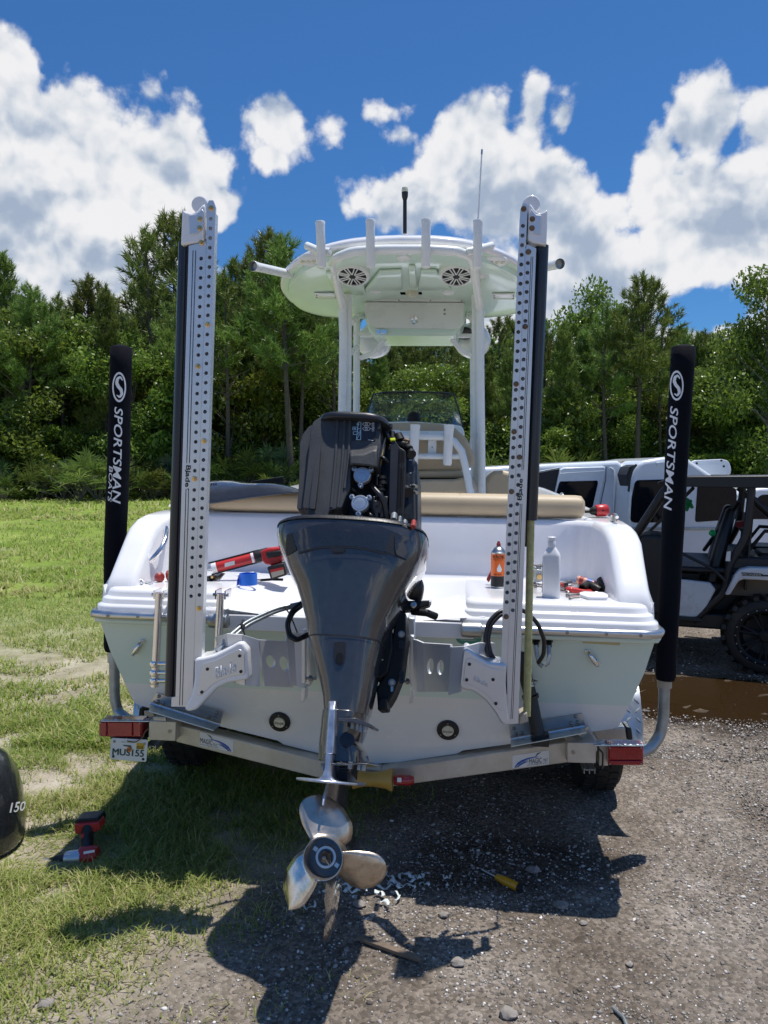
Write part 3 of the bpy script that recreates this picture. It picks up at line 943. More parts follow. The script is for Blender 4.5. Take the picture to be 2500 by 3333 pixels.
PINES = [make_proto(pine_proto, (10, .30, 1.9, 64, 3.3, 11), 'pine_crown', pine_m, bark_m),
         make_proto(pine_proto, (10, .50, 2.2, 36, 3.4, 23, 0, .95), 'pine_crown', pine_m, bark_m),
         make_proto(pine_proto, (10, .12, 1.75, 74, 3.1, 37), 'pine_crown', pine_m, bark_m),
         make_proto(pine_proto, (10, .42, 1.9, 34, 2.6, 52, .35, .8), 'pine_crown', pine_m, bark_m),
         make_proto(pine_proto, (10, .20, 1.5, 66, 3.4, 71), 'pine_crown', pine_m, bark_m)]
LEAFY = [make_proto(leafy_proto, (8, 2.5, 5, 13000, .085, .18, 24), 'leaf_crown', leaf_m, bark2_m),
         make_proto(leafy_proto, (8, 2.2, 15, 12000, .08, .22, 22), 'leaf_crown', leaf_m, bark2_m),
         make_proto(leafy_proto, (8, 2.9, 29, 14000, .085, .15, 28), 'leaf_crown', leaf_m, bark2_m)]
SHRUB = [make_proto(leafy_proto, (3, 1.7, 41, 7000, .07, .05, 18), 'leaf_crown', shrub_m, bark2_m),
         make_proto(leafy_proto, (3, 1.5, 43, 6500, .075, .05, 16), 'leaf_crown', shrub_m, bark2_m)]
PALM = [make_proto(palmetto_proto, (61, 20), 'fan_leaves', palm_m, bark2_m), make_proto(palmetto_proto, (67, 16), 'fan_leaves', palm_m, bark2_m)]

def plant(name, proto, p, scale, rz, label, cat, group=None, wname='trunk', lname='crown', sxy=1.0):
    M_ = Matrix.Translation((p[0], p[1], gzf(p[0], p[1]) - .03)) @ Matrix.Rotation(rz, 4, 'Z') @ Matrix.Diagonal((scale * sxy, scale * sxy, scale, 1))
    t = thing(name, label, cat, M_, group)
    for nm, me in ((wname, proto[0]), (lname, proto[1])):
        o = bpy.data.objects.new(nm, me); COL.objects.link(o); o.parent = t
    return t

def by_top(px, py, Yd):
    d = ray(px, py); k = Yd / d.y
    z = HC + d.z * k; x = d.x * k
    return x, z - gzf(x, Yd)

PX = [  # picture x, top y, distance, variant, label
    (22, 828, 34, 4, 'dark full pine cut by the left edge of the picture, tallest on that side'),
    (275, 900, 37, 0, 'broad round-topped pine behind the shrubs, first right of the left-edge pine'),
    (462, 742, 36, 3, 'tall airy pine with see-through limbs, just left of the white anchor column'),
    (572, 700, 40, 1, 'tall pine whose top shows beside the knuckle of the left anchor column'),
    (775, 845, 38, 4, 'pine between the left anchor column and the roof of the boat, shorter of that pair'),
    (862, 755, 36, 0, 'tallest pine left of the boat roof, its tip beside the leftmost rod holder'),
    (925, 775, 31, 1, 'pine with a bare dark trunk standing right behind the left end of the boat roof'),
    (1005, 840, 39, 2, 'pine mostly hidden by the left side of the boat roof'),
    (1280, 1090, 42, 2, 'pine framed between the white pipes of the boat roof, under the hanging locker'),
    (1400, 1110, 44, 4, 'small pine far back in the frame of the boat roof, right of its middle'),
    (1618, 1030, 38, 3, 'thin pine with bare lower limbs between the boat roof and the right anchor column'),
    (1828, 1050, 32, 4, 'slim young pine just right of the right anchor column, with an upright tip'),
    (1905, 1062, 33, 4, 'small pine between the slim young pine and the tall pair on the right'),
    (1985, 985, 31.4, 3, 'left-hand tree of the pair of tall pines above the white van'),
    (2088, 898, 31, 1, 'tallest pine right of the boat, wide crown on a long bare trunk above the van'),
    (2215, 1060, 41, 0, 'pine whose crown shows just above the top of the right guide post'),
    (2318, 1092, 42, 4, 'small pine right of the right guide post'),
    (2372, 1120, 44, 2, 'low pine beside the big leafy tree at the right edge'),
    (120, 985, 44, 2, 'pine deep behind the left-edge shrubs'),
    (680, 900, 44, 2, 'pine seen past the holes of the left anchor column'),
    (1120, 900, 43, 0, 'pine behind the boat roof, left of its front pipes'),
    (1500, 1120, 45, 0, 'pine far back behind the right pipes of the boat roof'),
    (1720, 1090, 45, 2, 'pine far back behind the right anchor column'),
    (2440, 1100, 46, 0, 'pine behind the big leafy tree at the right edge')]
for i, (px, py, Yd, v, lab) in enumerate(PX):
    x, h = by_top(px, py, Yd)
    plant('pine_tree', PINES[v], (x, Yd), h / 10, i * 1.37, lab, 'pine tree', 'pines along the far side of the field', sxy=1.12 if v in (0, 1) else 1.0)
rb = random.Random(3)
for j in range(58):
    px = -150 + 2800 * (j + rb.uniform(.1, .9)) / 58; Yj = rb.uniform(43, 52)
    env = float(np.interp(px, [-150, 300, 700, 1000, 1200, 1600, 1800, 2150, 2650], [960, 930, 900, 950, 1060, 1050, 1050, 1050, 1070]))
    x, h = by_top(px, env + rb.uniform(-20, 110), Yj)
    plant('pine_tree', PINES[j % 5], (x, Yj), h / 10, j * 2.3, 'pine deep in the wood of which only the upper crown shows', 'pine tree', 'pines deep in the wood', sxy=1.1)
for j, (px, py, Yj) in enumerate([(90, 930, 33), (180, 960, 34.5), (345, 930, 33.5), (640, 830, 33), (720, 880, 32), (815, 820, 34), (985, 900, 33), (1075, 960, 34), (1230, 1100, 35), (1350, 1080, 36), (1470, 1100, 35), (1560, 1060, 34), (1680, 1100, 33), (1780, 1080, 34), (1935, 1040, 34), (2045, 1010, 35), (2160, 1080, 33), (2265, 1085, 34), (2420, 1090, 33)]):
    x, h = by_top(px, py, Yj)
    plant('pine_tree', PINES[(1, 3, 4)[j % 3]], (x, Yj), h / 10, j * 1.9 + .4, 'slender pine standing among the leafy trees of the wood', 'pine tree', 'slender pines within the wood', sxy=.95)
x, h = by_top(2520, 840, 30)
plant('oak_tree', LEAFY[2], (x, 30), h / 8, 2.1, 'big leafy tree cut by the right edge of the picture', 'tree', sxy=.75)
LX = [(70, 985, 33, 0), (160, 1010, 35, 2), (330, 1010, 36, 1), (430, 1060, 34, 0), (560, 1080, 35, 1), (690, 1090, 36, 2), (800, 1130, 35, 0), (960, 1100, 37, 1), (1080, 1120, 36, 2),
      (1190, 1180, 36, 0), (1300, 1190, 35, 1), (1430, 1180, 34, 2), (1530, 1160, 36, 0), (1640, 1190, 35, 1), (1760, 1200, 36, 2), (1860, 1230, 34, 0), (1960, 1240, 33, 1), (2060, 1290, 34, 2),
      (2160, 1210, 35, 0), (2260, 1200, 34, 1), (2350, 1190, 33, 2), (2430, 1130, 32, 0), (-60, 1000, 35, 1), (2600, 1050, 34, 1)]
LABS = ['broad leafy tree at the left edge, under the edge pine', 'tall leafy tree between the left-edge pine and the round-topped pine', 'leafy tree just right of the left guide post, below the round-topped pine', 'leafy tree left of the left anchor column', 'leafy tree half hidden by the left anchor column', 'leafy tree just right of the left anchor column', 'leafy tree between the left anchor column and the boat roof', 'leafy tree below the left end of the boat roof', 'leafy tree behind the left pipes of the boat roof', 'leafy tree seen between the left and front pipes of the boat roof', 'leafy tree above the left half of the windscreen', 'leafy tree above the right half of the windscreen', 'leafy tree behind the right pipes of the boat roof', 'leafy tree between the right pipes and the right anchor column', 'leafy tree behind the right anchor column', 'leafy tree just right of the right anchor column', 'leafy tree above the left van', 'leafy tree below the tallest right-hand pine', 'leafy tree left of the right guide post', 'leafy tree behind the top of the right guide post', 'leafy tree right of the right guide post', 'leafy tree above the buggy, left of the big edge tree', 'leafy tree cut by the left edge of the picture', 'leafy tree cut by the right edge of the picture behind the big one']
for i, (px, py, Yd, v) in enumerate(LX):
    x, h = by_top(px, py, Yd)
    plant('broadleaf_tree', LEAFY[v], (x, Yd), h / 8, i * 2.1, LABS[i], 'tree', 'leafy trees along the far side of the field', sxy=1.15 * 8 / max(h, 5) * h / 8 if h < 6 else 1.0)
k = 0
for row, (Yd, n, hh) in enumerate([(31.8, 10, 2.2), (33.5, 20, 3.6), (37, 24, 4.8), (44, 26, 6.6)]):
    for j in range(n):
        s = -.60 + 1.22 * (j + .5 + random.uniform(-.3, .3)) / n
        Yj = Yd + random.uniform(-1.0, 1.8)
        x = s * Yj
        if row == 0 and -.005 < s < .04: continue
        h = hh * random.uniform(.6, 1.5)
        plant('shrub', SHRUB[k % 2] if row < 2 or k % 2 else LEAFY[k % 3], (x, Yj), (h / 3 if row < 2 or k % 2 else h / 8 * 1.25), k * 1.7, 'dense green shrub of the undergrowth at the wood edge', 'shrub', 'shrubs along the wood edge', wname='stems', lname='foliage', sxy=max(.8, 1.15 * 3 / h))
        k += 1
for j, px in enumerate([15, 60, 110, 165, 230, 285, 320, 400, 450, 500, 550, 600, 690, 720, 770, 820, 870, 930, 1560, 1610, 1690, 1800, -40, 355]):
    Yj = 30.6 + random.uniform(-.9, 1.3)
    x = (px + random.uniform(-25, 25) - 1250) / 2500 * Yj
    plant('saw_palmetto', PALM[j % 2], (x, Yj), random.uniform(.7, 1.65), j * 1.1, 'fan-leaved palmetto at the foot of the wood beyond the field', 'palmetto', 'palmettos along the foot of the wood', wname='stems', lname='fans')
# ================================================================== BOAT
boat = thing('boat', 'white centre console boat with pale green hull, hard top and tan cushions on its trailer', 'boat', BM)
P = BF.pix

def xo(y):      # half width of the boat at the gunwale
    t = np.clip((y - 3.0) / 3.5, 0, 1)
    return 1.16 * (1 - .12 * np.clip(-y, 0, 1)) * (1 - t ** 2.2) ** .8 + .02
def sheer(y):
    return 1.475 + .004 * y * y + .008 * y

# hull ---------------------------------------------------------------
prof = [(0, .415), (.12, .432), (.38, .490), (.405, .507), (.66, .562), (.69, .572), (1.02, .645), (1.045, .66), (1.078, .752), (1.125, .90), (1.158, 1.062), (1.160, 1.09)]
def hull_ring(y, first=False):
    t = min(1, max(0, (y - 3.0) / 3.4))
    w = xo(y) / 1.18
    pts = []
    for (x, z) in prof:
        zz = z + (.95 * t ** 2.4) * (1 - (z - .415) / .68) * .95 + (sheer(y) - 1.475) * (z - .415) / .68 * .8
        xx = x * (w if z > 1.0 else w * (1 - .18 * t))
        yy = y + (.02 + .17 * (1.09 - z) / .67 if first else 0) + (.55 * t * (z - .41))
        pts.append(Vector((xx, yy, zz)))
    return [Vector((-p.x, p.y, p.z)) for p in pts[:0:-1]] + pts
hs = [hull_ring(0, True)] + [hull_ring(y) for y in (.5, 1.2, 2.2, 3.2, 4.0, 4.8, 5.5, 6.0, 6.3)]
mb = MB(); n = len(hs[0]); b0 = 0
vs = [p for r in hs for p in r]; fs = []; ms = []
lows = {i for i in range(n - 1) if min(hs[0][i].z, hs[0][i + 1].z) < .75}
for k in range(len(hs) - 1):
    for i in range(n - 1):
        fs.append((k * n + i, k * n + i + 1, (k + 1) * n + i + 1, (k + 1) * n + i)); ms.append(1 if i in lows else 0)
for f, m_ in zip(fs, ms): pass
mb.v = vs; mb.f = [list(f) for f in fs]; mb.m = ms
# transom: raked face split at the boot line
def tr_pt(x, z): return Vector((x, .02 + .17 * (1.09 - z) / .67, z))
half = [(x, z) for x, z in prof]
low = [p for p in half if p[1] <= .753]; up = [p for p in half if p[1] >= .752]
ring_low = [tr_pt(-x, z) for x, z in low[::-1]][:-1] + [tr_pt(x, z) for x, z in low]
ring_up = [tr_pt(x, z) for x, z in up] + [tr_pt(-x, z) for x, z in up[::-1]]
mb.add(ring_low, [tuple(range(len(ring_low)))], 1)
mb.add(ring_up, [tuple(range(len(ring_up)))], 0)
hull = mb.build('hull', [mint, hullwhite], boat, smooth=28)
hb = mb.bvh(BM)

# stepped cap moulding and platforms --------------------------------------
def slab_pts(pl, z): return [Vector((x, y, z)) for x, y in pl]
def rounded(pl, rad, seg=5):
    out = []; n = len(pl)
    for i in range(n):
        p0 = Vector(pl[i - 1]); p = Vector(pl[i]); p1 = Vector(pl[(i + 1) % n])
        a = (p0 - p); b = (p1 - p)
        r_ = rad[i] if isinstance(rad, (list, tuple)) else rad
        r_ = min(r_, a.length * .45, b.length * .45)
        a.normalize(); b.normalize()
        s = p + a * r_; e = p + b * r_
        for k in range(seg + 1):
            t = k / seg
            out.append(tuple((s * (1 - t) + p * t) * (1 - t) + (p * (1 - t) + e * t) * t))
    return out

STEP = [(0, 1.086), (0, 1.108), (.003, 1.115), (.012, 1.120), (.015, 1.124), (.016, 1.138), (.020, 1.144), (.029, 1.148), (.032, 1.152), (.034, 1.166), (.040, 1.177), (.052, 1.184), (.075, 1.186)]
for side in (-1, 1):
    rings = []
    for ins, z in STEP:
        o_, i_ = (1.172 - ins, .60 if side < 0 else .40)
        f = -.022 + ins
        pl = [(side * o_, f), (side * o_, .9), (side * i_, .9), (side * (i_ - .02 + ins * .6), f)]
        if side > 0: pl = pl[::-1]
        pl = rounded(pl, [.1, .01, .01, .06] if side < 0 else [.06, .01, .01, .1], 7)
        rings.append(slab_pts(pl, z))
    mb = MB(); mb.loft(rings)
    mb.build('transom_platform', white, boat, smooth=60)
# engine well between the platforms: floor slopes up from the transom lip
mb = MB()
secs = []
for y, zc, zs in [(-.012, 1.093, 1.10), (.06, 1.098, 1.11), (.25, 1.12, 1.15), (.5, 1.165, 1.18), (.72, 1.20, 1.20)]:
    row = []
    for x, k in [(-.66, 1.3), (-.56, 1), (-.46, .55), (-.3, .1), (0, 0), (.16, .1), (.28, .5), (.38, 1), (.48, 1.3)]:
        row.append(Vector((x, y, min(zc + (1.185 - zc) * max(0, (k - .1)) * (.25 if y < .02 else .9), 1.184))))
    secs.append(row)
mb.loft(secs, caps=False, closed=False)
mb.prism([(-.62, -.016, 1.03), (.44, -.016, 1.03), (.44, -.016, 1.097), (-.62, -.016, 1.097)], (0, .05, 0))
mb.build('engine_well', white, boat, bevel=.006, smooth=60)

# gunwale arms: from the sloped ends beside the platforms along to the bow
for side in (-1, 1):
    mb = MB(); rings = []
    ys = [.06, .085, .13, .22, .30, .37, .45, .6, .9, 1.5, 2.2, 3.0, 3.8, 4.6, 5.3, 5.9, 6.25]
    for y in ys:
        zt = sheer(y) if y > .5 else float(np.interp(y, [.06, .085, .30, .37, .45, .5], [1.186, 1.225, 1.425, 1.457, 1.472, 1.478]))
        o_ = xo(y) - .016 - (.012 * (zt - 1.1) / .3) - .022 * max(0, 1 - y / .3)
        wd = float(np.interp(y, [0, .45, .9, 1.5], [.125, .15, .19, .24])) * (1 if y < 4 else max(.3, xo(y) / 1.16))
        i_ = o_ - wd
        ring = []
        r_ = .035
        zb = 1.09 + (sheer(y) - 1.475) * .8 * (y > 2)
        ob = xo(y) - .004 - .024 * max(0, 1 - y / .3)
        for k in range(5):
            a = math.pi / 2 * k / 4
            ring.append(Vector((side * (o_ - r_ + r_ * math.cos(a)), y, zt - r_ + r_ * math.sin(a))))
        for k in range(5):
            a = math.pi / 2 + math.pi / 2 * k / 4
            ring.append(Vector((side * (i_ + r_ + r_ * math.cos(a)), y, zt - r_ + r_ * math.sin(a))))
        ring.append(Vector((side * (i_ - .02 if y < .7 else i_), y, 1.16)))
        ring.append(Vector((side * (i_ - .02 if y < .7 else i_), y, zb)))
        ring.append(Vector((side * ob, y, zb)))
        ring.append(Vector((side * (ob - .006), y, zb + .1)))
        rings.append(ring)
    mb.loft(rings)
    mb.build('gunwale', white, boat, smooth=50)

# back wall of the well, curved into the arms
mb = MB(); path = []
wx = 1.0
for a in np.linspace(0, 1, 9): path.append((-wx - .04 + .02 * a, .20 + .30 * a))
for k in range(1, 7):
    a = math.pi / 2 * k / 6; path.append((-wx + .03 + .12 * (1 - math.cos(a)) - .03, .50 + .16 * math.sin(a)))
for x in np.linspace(-.80, .80, 13): path.append((x, .66))
path += [(-x, y) for x, y in path[:15][::-1]]
rows = []
for (x, y) in path:
    zt = float(np.interp(y, [.2, .30, .37, .45, .5, .66], [1.33, 1.42, 1.45, 1.468, 1.474, 1.478]))
    sx = math.copysign(1, x); inx = min(1, max(0, (abs(x) - .80) / .2)); iny = 1 - inx
    rows.append([Vector((x - sx * .05 * inx, y - .05 * iny, 1.165)), Vector((x - sx * .02 * inx, y - .02 * iny, 1.178)), Vector((x - sx * .004 * inx, y - .004 * iny, 1.21)), Vector((x, y, 1.28)),
                 Vector((x + sx * .012 * inx, y + .012 * iny, zt - .03)), Vector((x + sx * .02 * inx, y + .022 * iny, zt - .008)), Vector((x + sx * .04 * inx, y + .045 * iny, zt - .002)), Vector((x + sx * .06 * inx, y + .15 * iny, zt - .004)), Vector((x + sx * .06 * inx, y + .15 * iny, 1.0))])
mb.loft(rows, caps=False, closed=False)
mb.build('well_wall', white, boat, smooth=60)

# rub rail ------------------------------------------------------------
def rail_path(side, z=1.078, y0=-.03, xs=.62):
    pts = [(side * xs, y0), (side * .9, y0), (side * 1.10, y0), (side * 1.155, y0 + .015), (side * 1.175, y0 + .07), (side * 1.178, .2)]
    pts = [Vector((x, y, z)) for x, y in pts]
    for y in (.6, 1.2, 2.0, 3.0, 3.8, 4.6, 5.3, 5.9, 6.25):
        pts.append(Vector((side * (xo(y) + .004), y, z + (sheer(y) - 1.475) * .8)))
    return pts
for side, xs in ((-1, .60), (1, .42)):
    mb = MB()
    mb.tube(rail_path(side, xs=xs), .0175, 12)
    rl = mb.build('rub_rail', railm, boat, smooth=60)
    mb = MB()
    e = side * xs
    mb.lathe([(0, -.034), (.022, -.034), (.03, -.028), (.032, 0), (.032, .045), (.026, .05), (0, .05)], (e, -.03, 1.072), (side, 0, 0), 20)
    mb.build('rail_end_cap', steel, boat, smooth=40)
    for x in (.50, .66, .80, .95, 1.08):
        mb = MB(); mb.lathe([(0, -.003), (.006, -.002), (.007, .002), (0, .003)], (side * x, -.0475, 1.078), (0, -1, 0), 10)
        if side * x > -.62 or side < 0: mb.build('rail_screw', bolt, rl, smooth=0)
    # soft lower lip under the rail
    mb = MB(); mb.tube([p - Vector((0, -.028, .028)) for p in rail_path(side, xs=xs + .02)], .014, 8); mb.build('rail_base', mint, boat, smooth=60)

# cushions ----------------------------------------------------------------
mb = MB(); rings = []
for x, s in [(-.93, .55), (-.91, .9), (-.88, 1), (.36, 1), (.3601, .975), (.372, .975), (.3721, 1), (.93, 1), (.955, .95), (.97, .6)]:
    rings.append([Vector((x, .755 + .075 * s * math.copysign(abs(math.cos(a)) ** .8, math.cos(a)), 1.535 + .058 * s * math.copysign(abs(math.sin(a)) ** .8, math.sin(a)))) for a in [2 * math.pi * k / 20 for k in range(20)]])
mb.loft(rings)
mb.build('bolster_cushion', tan, boat, smooth=50)
# leaning post
mb = MB()
sb = [P(x, y, 1.95) for x, y in [(1205, 1395), (1260, 1376), (1350, 1374), (1430, 1378), (1480, 1392), (1518, 1425), (1540, 1470), (1545, 1500), (1536, 1520), (1500, 1532), (1205, 1532)]]
mb.prism([Vector((-.46, 1.95, q)) if False else v for q, v in enumerate(sb)], (0, .12, 0))
mb.build('seat_back', tan, boat, bevel=.03, seg=4)
mb = MB()
mb.prism([P(x, y, 1.93) for x, y in [(1180, 1531), (1510, 1533), (1515, 1556), (1180, 1556)]], (0, .2, 0))
mb.build('seat_back_lower', tan, boat, bevel=.02, seg=3)
mb = MB()
mb.prism([P(x, y, 1.85) for x, y in [(1190, 1562), (1480, 1560), (1530, 1548), (1548, 1570), (1549, 1592), (1535, 1606), (1190, 1612)]], (0, .5, 0))
mb.build('seat_cushion', tan, boat, bevel=.03, seg=4)
mb = MB(); mb.prism([P(x, y, 1.98) for x, y in [(1190, 1540), (1510, 1540), (1525, 1566), (1190, 1566)]], (0, .1, 0)); mb.build('seat_gap_panel', blkpl, boat)
arch = [(1040, 1600), (1075, 1500), (1110, 1440), (1160, 1423), (1250, 1421), (1350, 1420), (1440, 1422), (1478, 1436), (1502, 1468), (1515, 1520), (1525, 1570), (1534, 1625)]
mb = MB(); mb.tube([P(x, y, 1.84) for x, y in arch], .024, 12); mb.tube([P(1090, 1484, 1.85), P(1512, 1486, 1.85)], .019, 10); mb.tube([P(1200, 1411, 1.86), P(1470, 1413, 1.86)], .02, 10)
mb.box(P(1407, 1455, 1.87), (.052, .012, .09)); mb.tube([P(1105, 1410, 1.88), P(1300, 1409, 1.88)], .02, 8)
fr = mb.build('leaning_post_frame', pipew, boat, smooth=50)
for px, pt, pb in [(1350, 1382, 1515), (1460, 1382, 1515), (1240, 1384, 1512)]:
    mb = MB()
    a, b = P(px + 2, pt, 1.80), P(px - 4, pb, 1.80); d = (b - a)
    mb.lathe([(.026, 0), (.034, 0), (.031, .03), (.029, .06), (.029, d.length - .012), (.022, d.length), (.001, d.length)], a, d, 18, caps=False)
    mb.lathe([(.026, 0), (.024, .06), (.001, .061)], a, d, 16, caps=False)
    rh = mb.build('rod_holder', pipew, boat, smooth=50)
for py in (1432, 1456):
    mb = MB(); mb.lathe([(.005, 0), (.004, .004), (0, .005)], P(1407, py, 1.862), (0, -1, 0), 10); mb.build('frame_screw', bolt, fr, smooth=0)
# console and windscreen
mb = MB()
mb.prism([Vector((-.40, 2.62, .7)), Vector((.38, 2.62, .7)), Vector((.38, 2.62, 2.0)), Vector((-.40, 2.62, 2.0))], (0, .7, 0))
mb.prism([P(x, y, 2.60) for x, y in [(1180, 1374), (1350, 1371), (1500, 1384), (1512, 1400), (1512, 1420), (1180, 1420)]], (0, .1, 0))
mb.build('console', pipew, boat, bevel=.03, seg=3)
mb = MB(); wl = [[(1215, 1284), (1250, 1277), (1350, 1275), (1440, 1278), (1476, 1282)], [(1200, 1330), (1250, 1325), (1350, 1322), (1450, 1325), (1493, 1330)], [(1190, 1384), (1240, 1378), (1350, 1374), (1460, 1380), (1508, 1392)]]
rows = []
for r_, yb in zip(wl, (3.05, 2.95, 2.85)):
    rows.append([P(x, y, yb - (0 if 0 < k < 4 else .14)) for k, (x, y) in enumerate(r_)])
mb.loft(rows, caps=False, closed=False)
ws = mb.build('windscreen', smoke, boat, smooth=60, solid=.006)
mb = MB(); mb.tube(rows[0], .006, 6); mb.tube([rows[0][4], rows[1][4], rows[2][4]], .006, 6); mb.tube([rows[0][0], rows[1][0], rows[2][0]], .006, 6)
mb.build('windscreen_trim', blkpl, ws, smooth=60)
mb = MB(); c = P(1347, 1372, 2.66); mb.lathe([(.052, 0), (.052, .02), (.047, .025), (.047, .035), (.042, .055), (.025, .072), (0, .078)], c, (0, 0, 1), 20)
mb.build('compass', blkgl, boat, smooth=50)
# bow cushion seen right of the pipes, cockpit floor, fore deck
mb = MB(); mb.prism([P(x, y, 2.5) for x, y in [(1577, 1615), (1578, 1570), (1590, 1545), (1612, 1532), (1640, 1531), (1680, 1540), (1700, 1575), (1700, 1615)]], (0, .5, 0)); mb.build('bow_backrest', tan, boat, bevel=.03, seg=3)
mb = MB(); mb.box((0, 3.1, .80), (2.1, 4.6, .04)); mb.build('cockpit_floor', white, boat)
mb = MB()
rw = []
for y in (4.6, 5.2, 5.8, 6.2):
    w = xo(y) - .05; rw.append([Vector((-w, y, sheer(y) - .02)), Vector((0, y, sheer(y) + .02)), Vector((w, y, sheer(y) - .02))])
mb.loft(rw, caps=False, closed=False); mb.build('fore_deck', white, boat)
# cleats on the gunwales
for px, py, y in [(2040, 1714, .55), (1870, 1603, 2.5), (478, 1660, .7)]:
    c = P(px, py, y); s = 1 if c.x > 0 else -1
    c = Vector((s * (xo(y) - .1), y, sheer(y) + .004))
    mb = MB(); mb.tube([c + Vector((0, -.06, .02)), c + Vector((0, -.03, .028)), c + Vector((0, .03, .028)), c + Vector((0, .06, .02))], .008, 8); mb.cyl(c + Vector((0, -.02, 0)), c + Vector((0, -.02, .028)), .009, n=8); mb.cyl(c + Vector((0, .02, 0)), c + Vector((0, .02, .028)), .009, n=8)
    mb.build('cleat', chrome, boat, smooth=60)
# grab handle in the port recess
mb = MB(); mb.tube([P(534, 1706, .46), P(541, 1725, .36), P(538, 1755, .30), (P(525, 1785, .26)), P(500, 1815, .22), P(470, 1838, .22), P(452, 1852, .26), P(460, 1866, .32)], .0125, 12)
mb.build('grab_handle', chrome, boat, smooth=60)
# stern eyes
for a, b in [((441, 2122), (463, 2088)), ((1915, 2120), (1941, 2156))]:
    mb = MB(); p = BF.I @ hb.ray_cast(CAMP, ray(*a))[0]; q = BF.I @ hb.ray_cast(CAMP, ray(*b))[0]
    o_ = Vector((0, -.032, -.006)); mb.tube([p, p + o_ * .8, p + o_ + (q - p) * .15, p + o_ + (q - p) * .85, q + o_ * .8, q], .0085, 10)
    mb.prism([p + (q - p) * -.15 + Vector((-.012, -.003, 0)), p + (q - p) * -.15 + Vector((.012, -.003, 0)), q + (q - p) * .15 + Vector((.012, -.003, 0)), q + (q - p) * .15 + Vector((-.012, -.003, 0))], (0, -.004, 0))
    mb.build('stern_eye', chrome, boat, smooth=60)
# beige tape strip, sticker, warning labels
mb = MB(); decal(mb, hb, BM, *grid_poly([(1897, 2078), (2018, 2086), (2018, 2100), (1896, 2093)])); mb.build('tape_strip', tapet, boat)
mb = MB(); cv, cf = plate_faces(circ(1526, 2078, 42, 28, 21), [], 0); cv = [(v.x, v.y) for v in cv]
decal(mb, hb, BM, cv, cf, .0015, 0)
def decal_text(mb, bvh, F, body, quad, mi=0, off=.003, **k):
    """lettering fitted into a picture quad (upper left, upper right, lower right, lower left)"""
    vs, fs = text_fit(body, 1, 1, **k)
    a, b, c, d = [Vector(q) for q in quad]
    pts = []
    for v in vs:
        s, t = v.x, 1 - v.y
        q = (a * (1 - s) + b * s) * (1 - t) + (d * (1 - s) + c * s) * t
        pts.append((q.x, q.y))
    decal(mb, bvh, F, pts, fs, off, mi)
decal_text(mb, hb, BM, 'PowerMatched', [(1494, 2062), (1556, 2066), (1556, 2077), (1493, 2074)], 1, shear=.2, bold=.01)
decal_text(mb, hb, BM, 'SYSTEM WARRANTY', [(1500, 2080), (1552, 2081), (1552, 2085), (1500, 2084)], 1)
mb.build('warranty_sticker', [tealm, printw], boat)
for q in ([(700, 2014), (713, 2014), (713, 2042), (700, 2042)], [(729, 2014), (765, 2015), (765, 2043), (728, 2042)]):
    mb = MB(); decal(mb, hb, BM, *grid_poly(q, 2, 2))
    if q[0][0] > 720:
        for i, tx in enumerate(['WARNING', 'LEAVE ANY ENGINE', 'OFF OR BEACH', 'TOUCH OR USE', 'WHEN RUNNING']):
            decal_text(mb, hb, BM, tx, [(731, 2015.5 + i * 5.4), (762, 2016.5 + i * 5.4), (762, 2019.5 + i * 5.4), (731, 2018.8 + i * 5.4)], 1)
    mb.build('warning_label', [paper, ink], boat)
# underwater lights
for cx, cy in [(911, 2348), (1458, 2375)]:
    h = hb.ray_cast(CAMP, ray(cx, cy)); c = BF.I @ h[0]; d = Vector((0, -1, -.25)).normalized()
    mb = MB(); mb.lathe([(.047, -.002), (.0475, .006), (.043, .012), (.028, .013), (.026, .009), (0, .009)], c, d, 32)
    ul = mb.build('underwater_light', blkpl, boat, smooth=40)
    mb = MB(); mb.lathe([(.0255, .0095), (.0245, .0125), (0, .0135)], c, d, 28); mb.build('lens', lensw, ul, smooth=40)
    mb = MB(); u = Vector((1, 0, 0)); w = d.cross(u) * -1
    for j in (-1, 1):
        for k in (-1, 0, 1):
            mb.box(c + d * .0145 + u * k * .0125 + w * j * .0125, (.009, .003, .007))
    vs, fs = text_fit('QUATTRO', .042, .009, bold=.012)
    mb.add([c + d * .0165 + u * (v.x - .021) + w * (-.0045 + v.y) for v in vs], fs, 1)
    mb.build('lens_marks', [silv, ink], ul)
    for a in (.5, 2.6, 4.7):
        mb = MB(); mb.lathe([(.004, 0), (.003, .003), (0, .003)], c + d * .0125 + (u * math.cos(a) + w * math.sin(a)) * .036, d, 8); mb.build('light_screw', bolt, ul, smooth=0)
# folding ladder -----------------------------------------------------------
def hang(px, py, yl): return P(px, py, yl)
mb = MB()
lad = []
mb.tube([hang(519, 1930, -.075), hang(503, 2235, -.085)], .0165, 14)
mb.tube([hang(719, 1932, -.075), hang(703, 2235, -.085)], .0165, 14)
for y_ in (2160, 2189, 2215):
    mb.tube([hang(503, y_, -.09), hang(704, y_, -.09)], .0095, 12)
    for sx in (503, 704):
        mb.lathe([(.018, -.012), (.02, -.008), (.02, .008), (.018, .012)], hang(sx, y_ + 1, -.09), (0, 0, 1), 12)
for sx, dx in ((519, 1), (719, 1)):
    c = hang(sx, 1936, -.07)
    mb.box(c + Vector((.020, .03, 0)), (.006, .075, .035)); mb.box(c + Vector((-.020, .03, 0)), (.006, .075, .035)); mb.cyl(c + Vector((-.032, 0, 0)), c + Vector((.034, 0, 0)), .007, n=10)
mb.build('swim_ladder', chrome, boat, smooth=40)
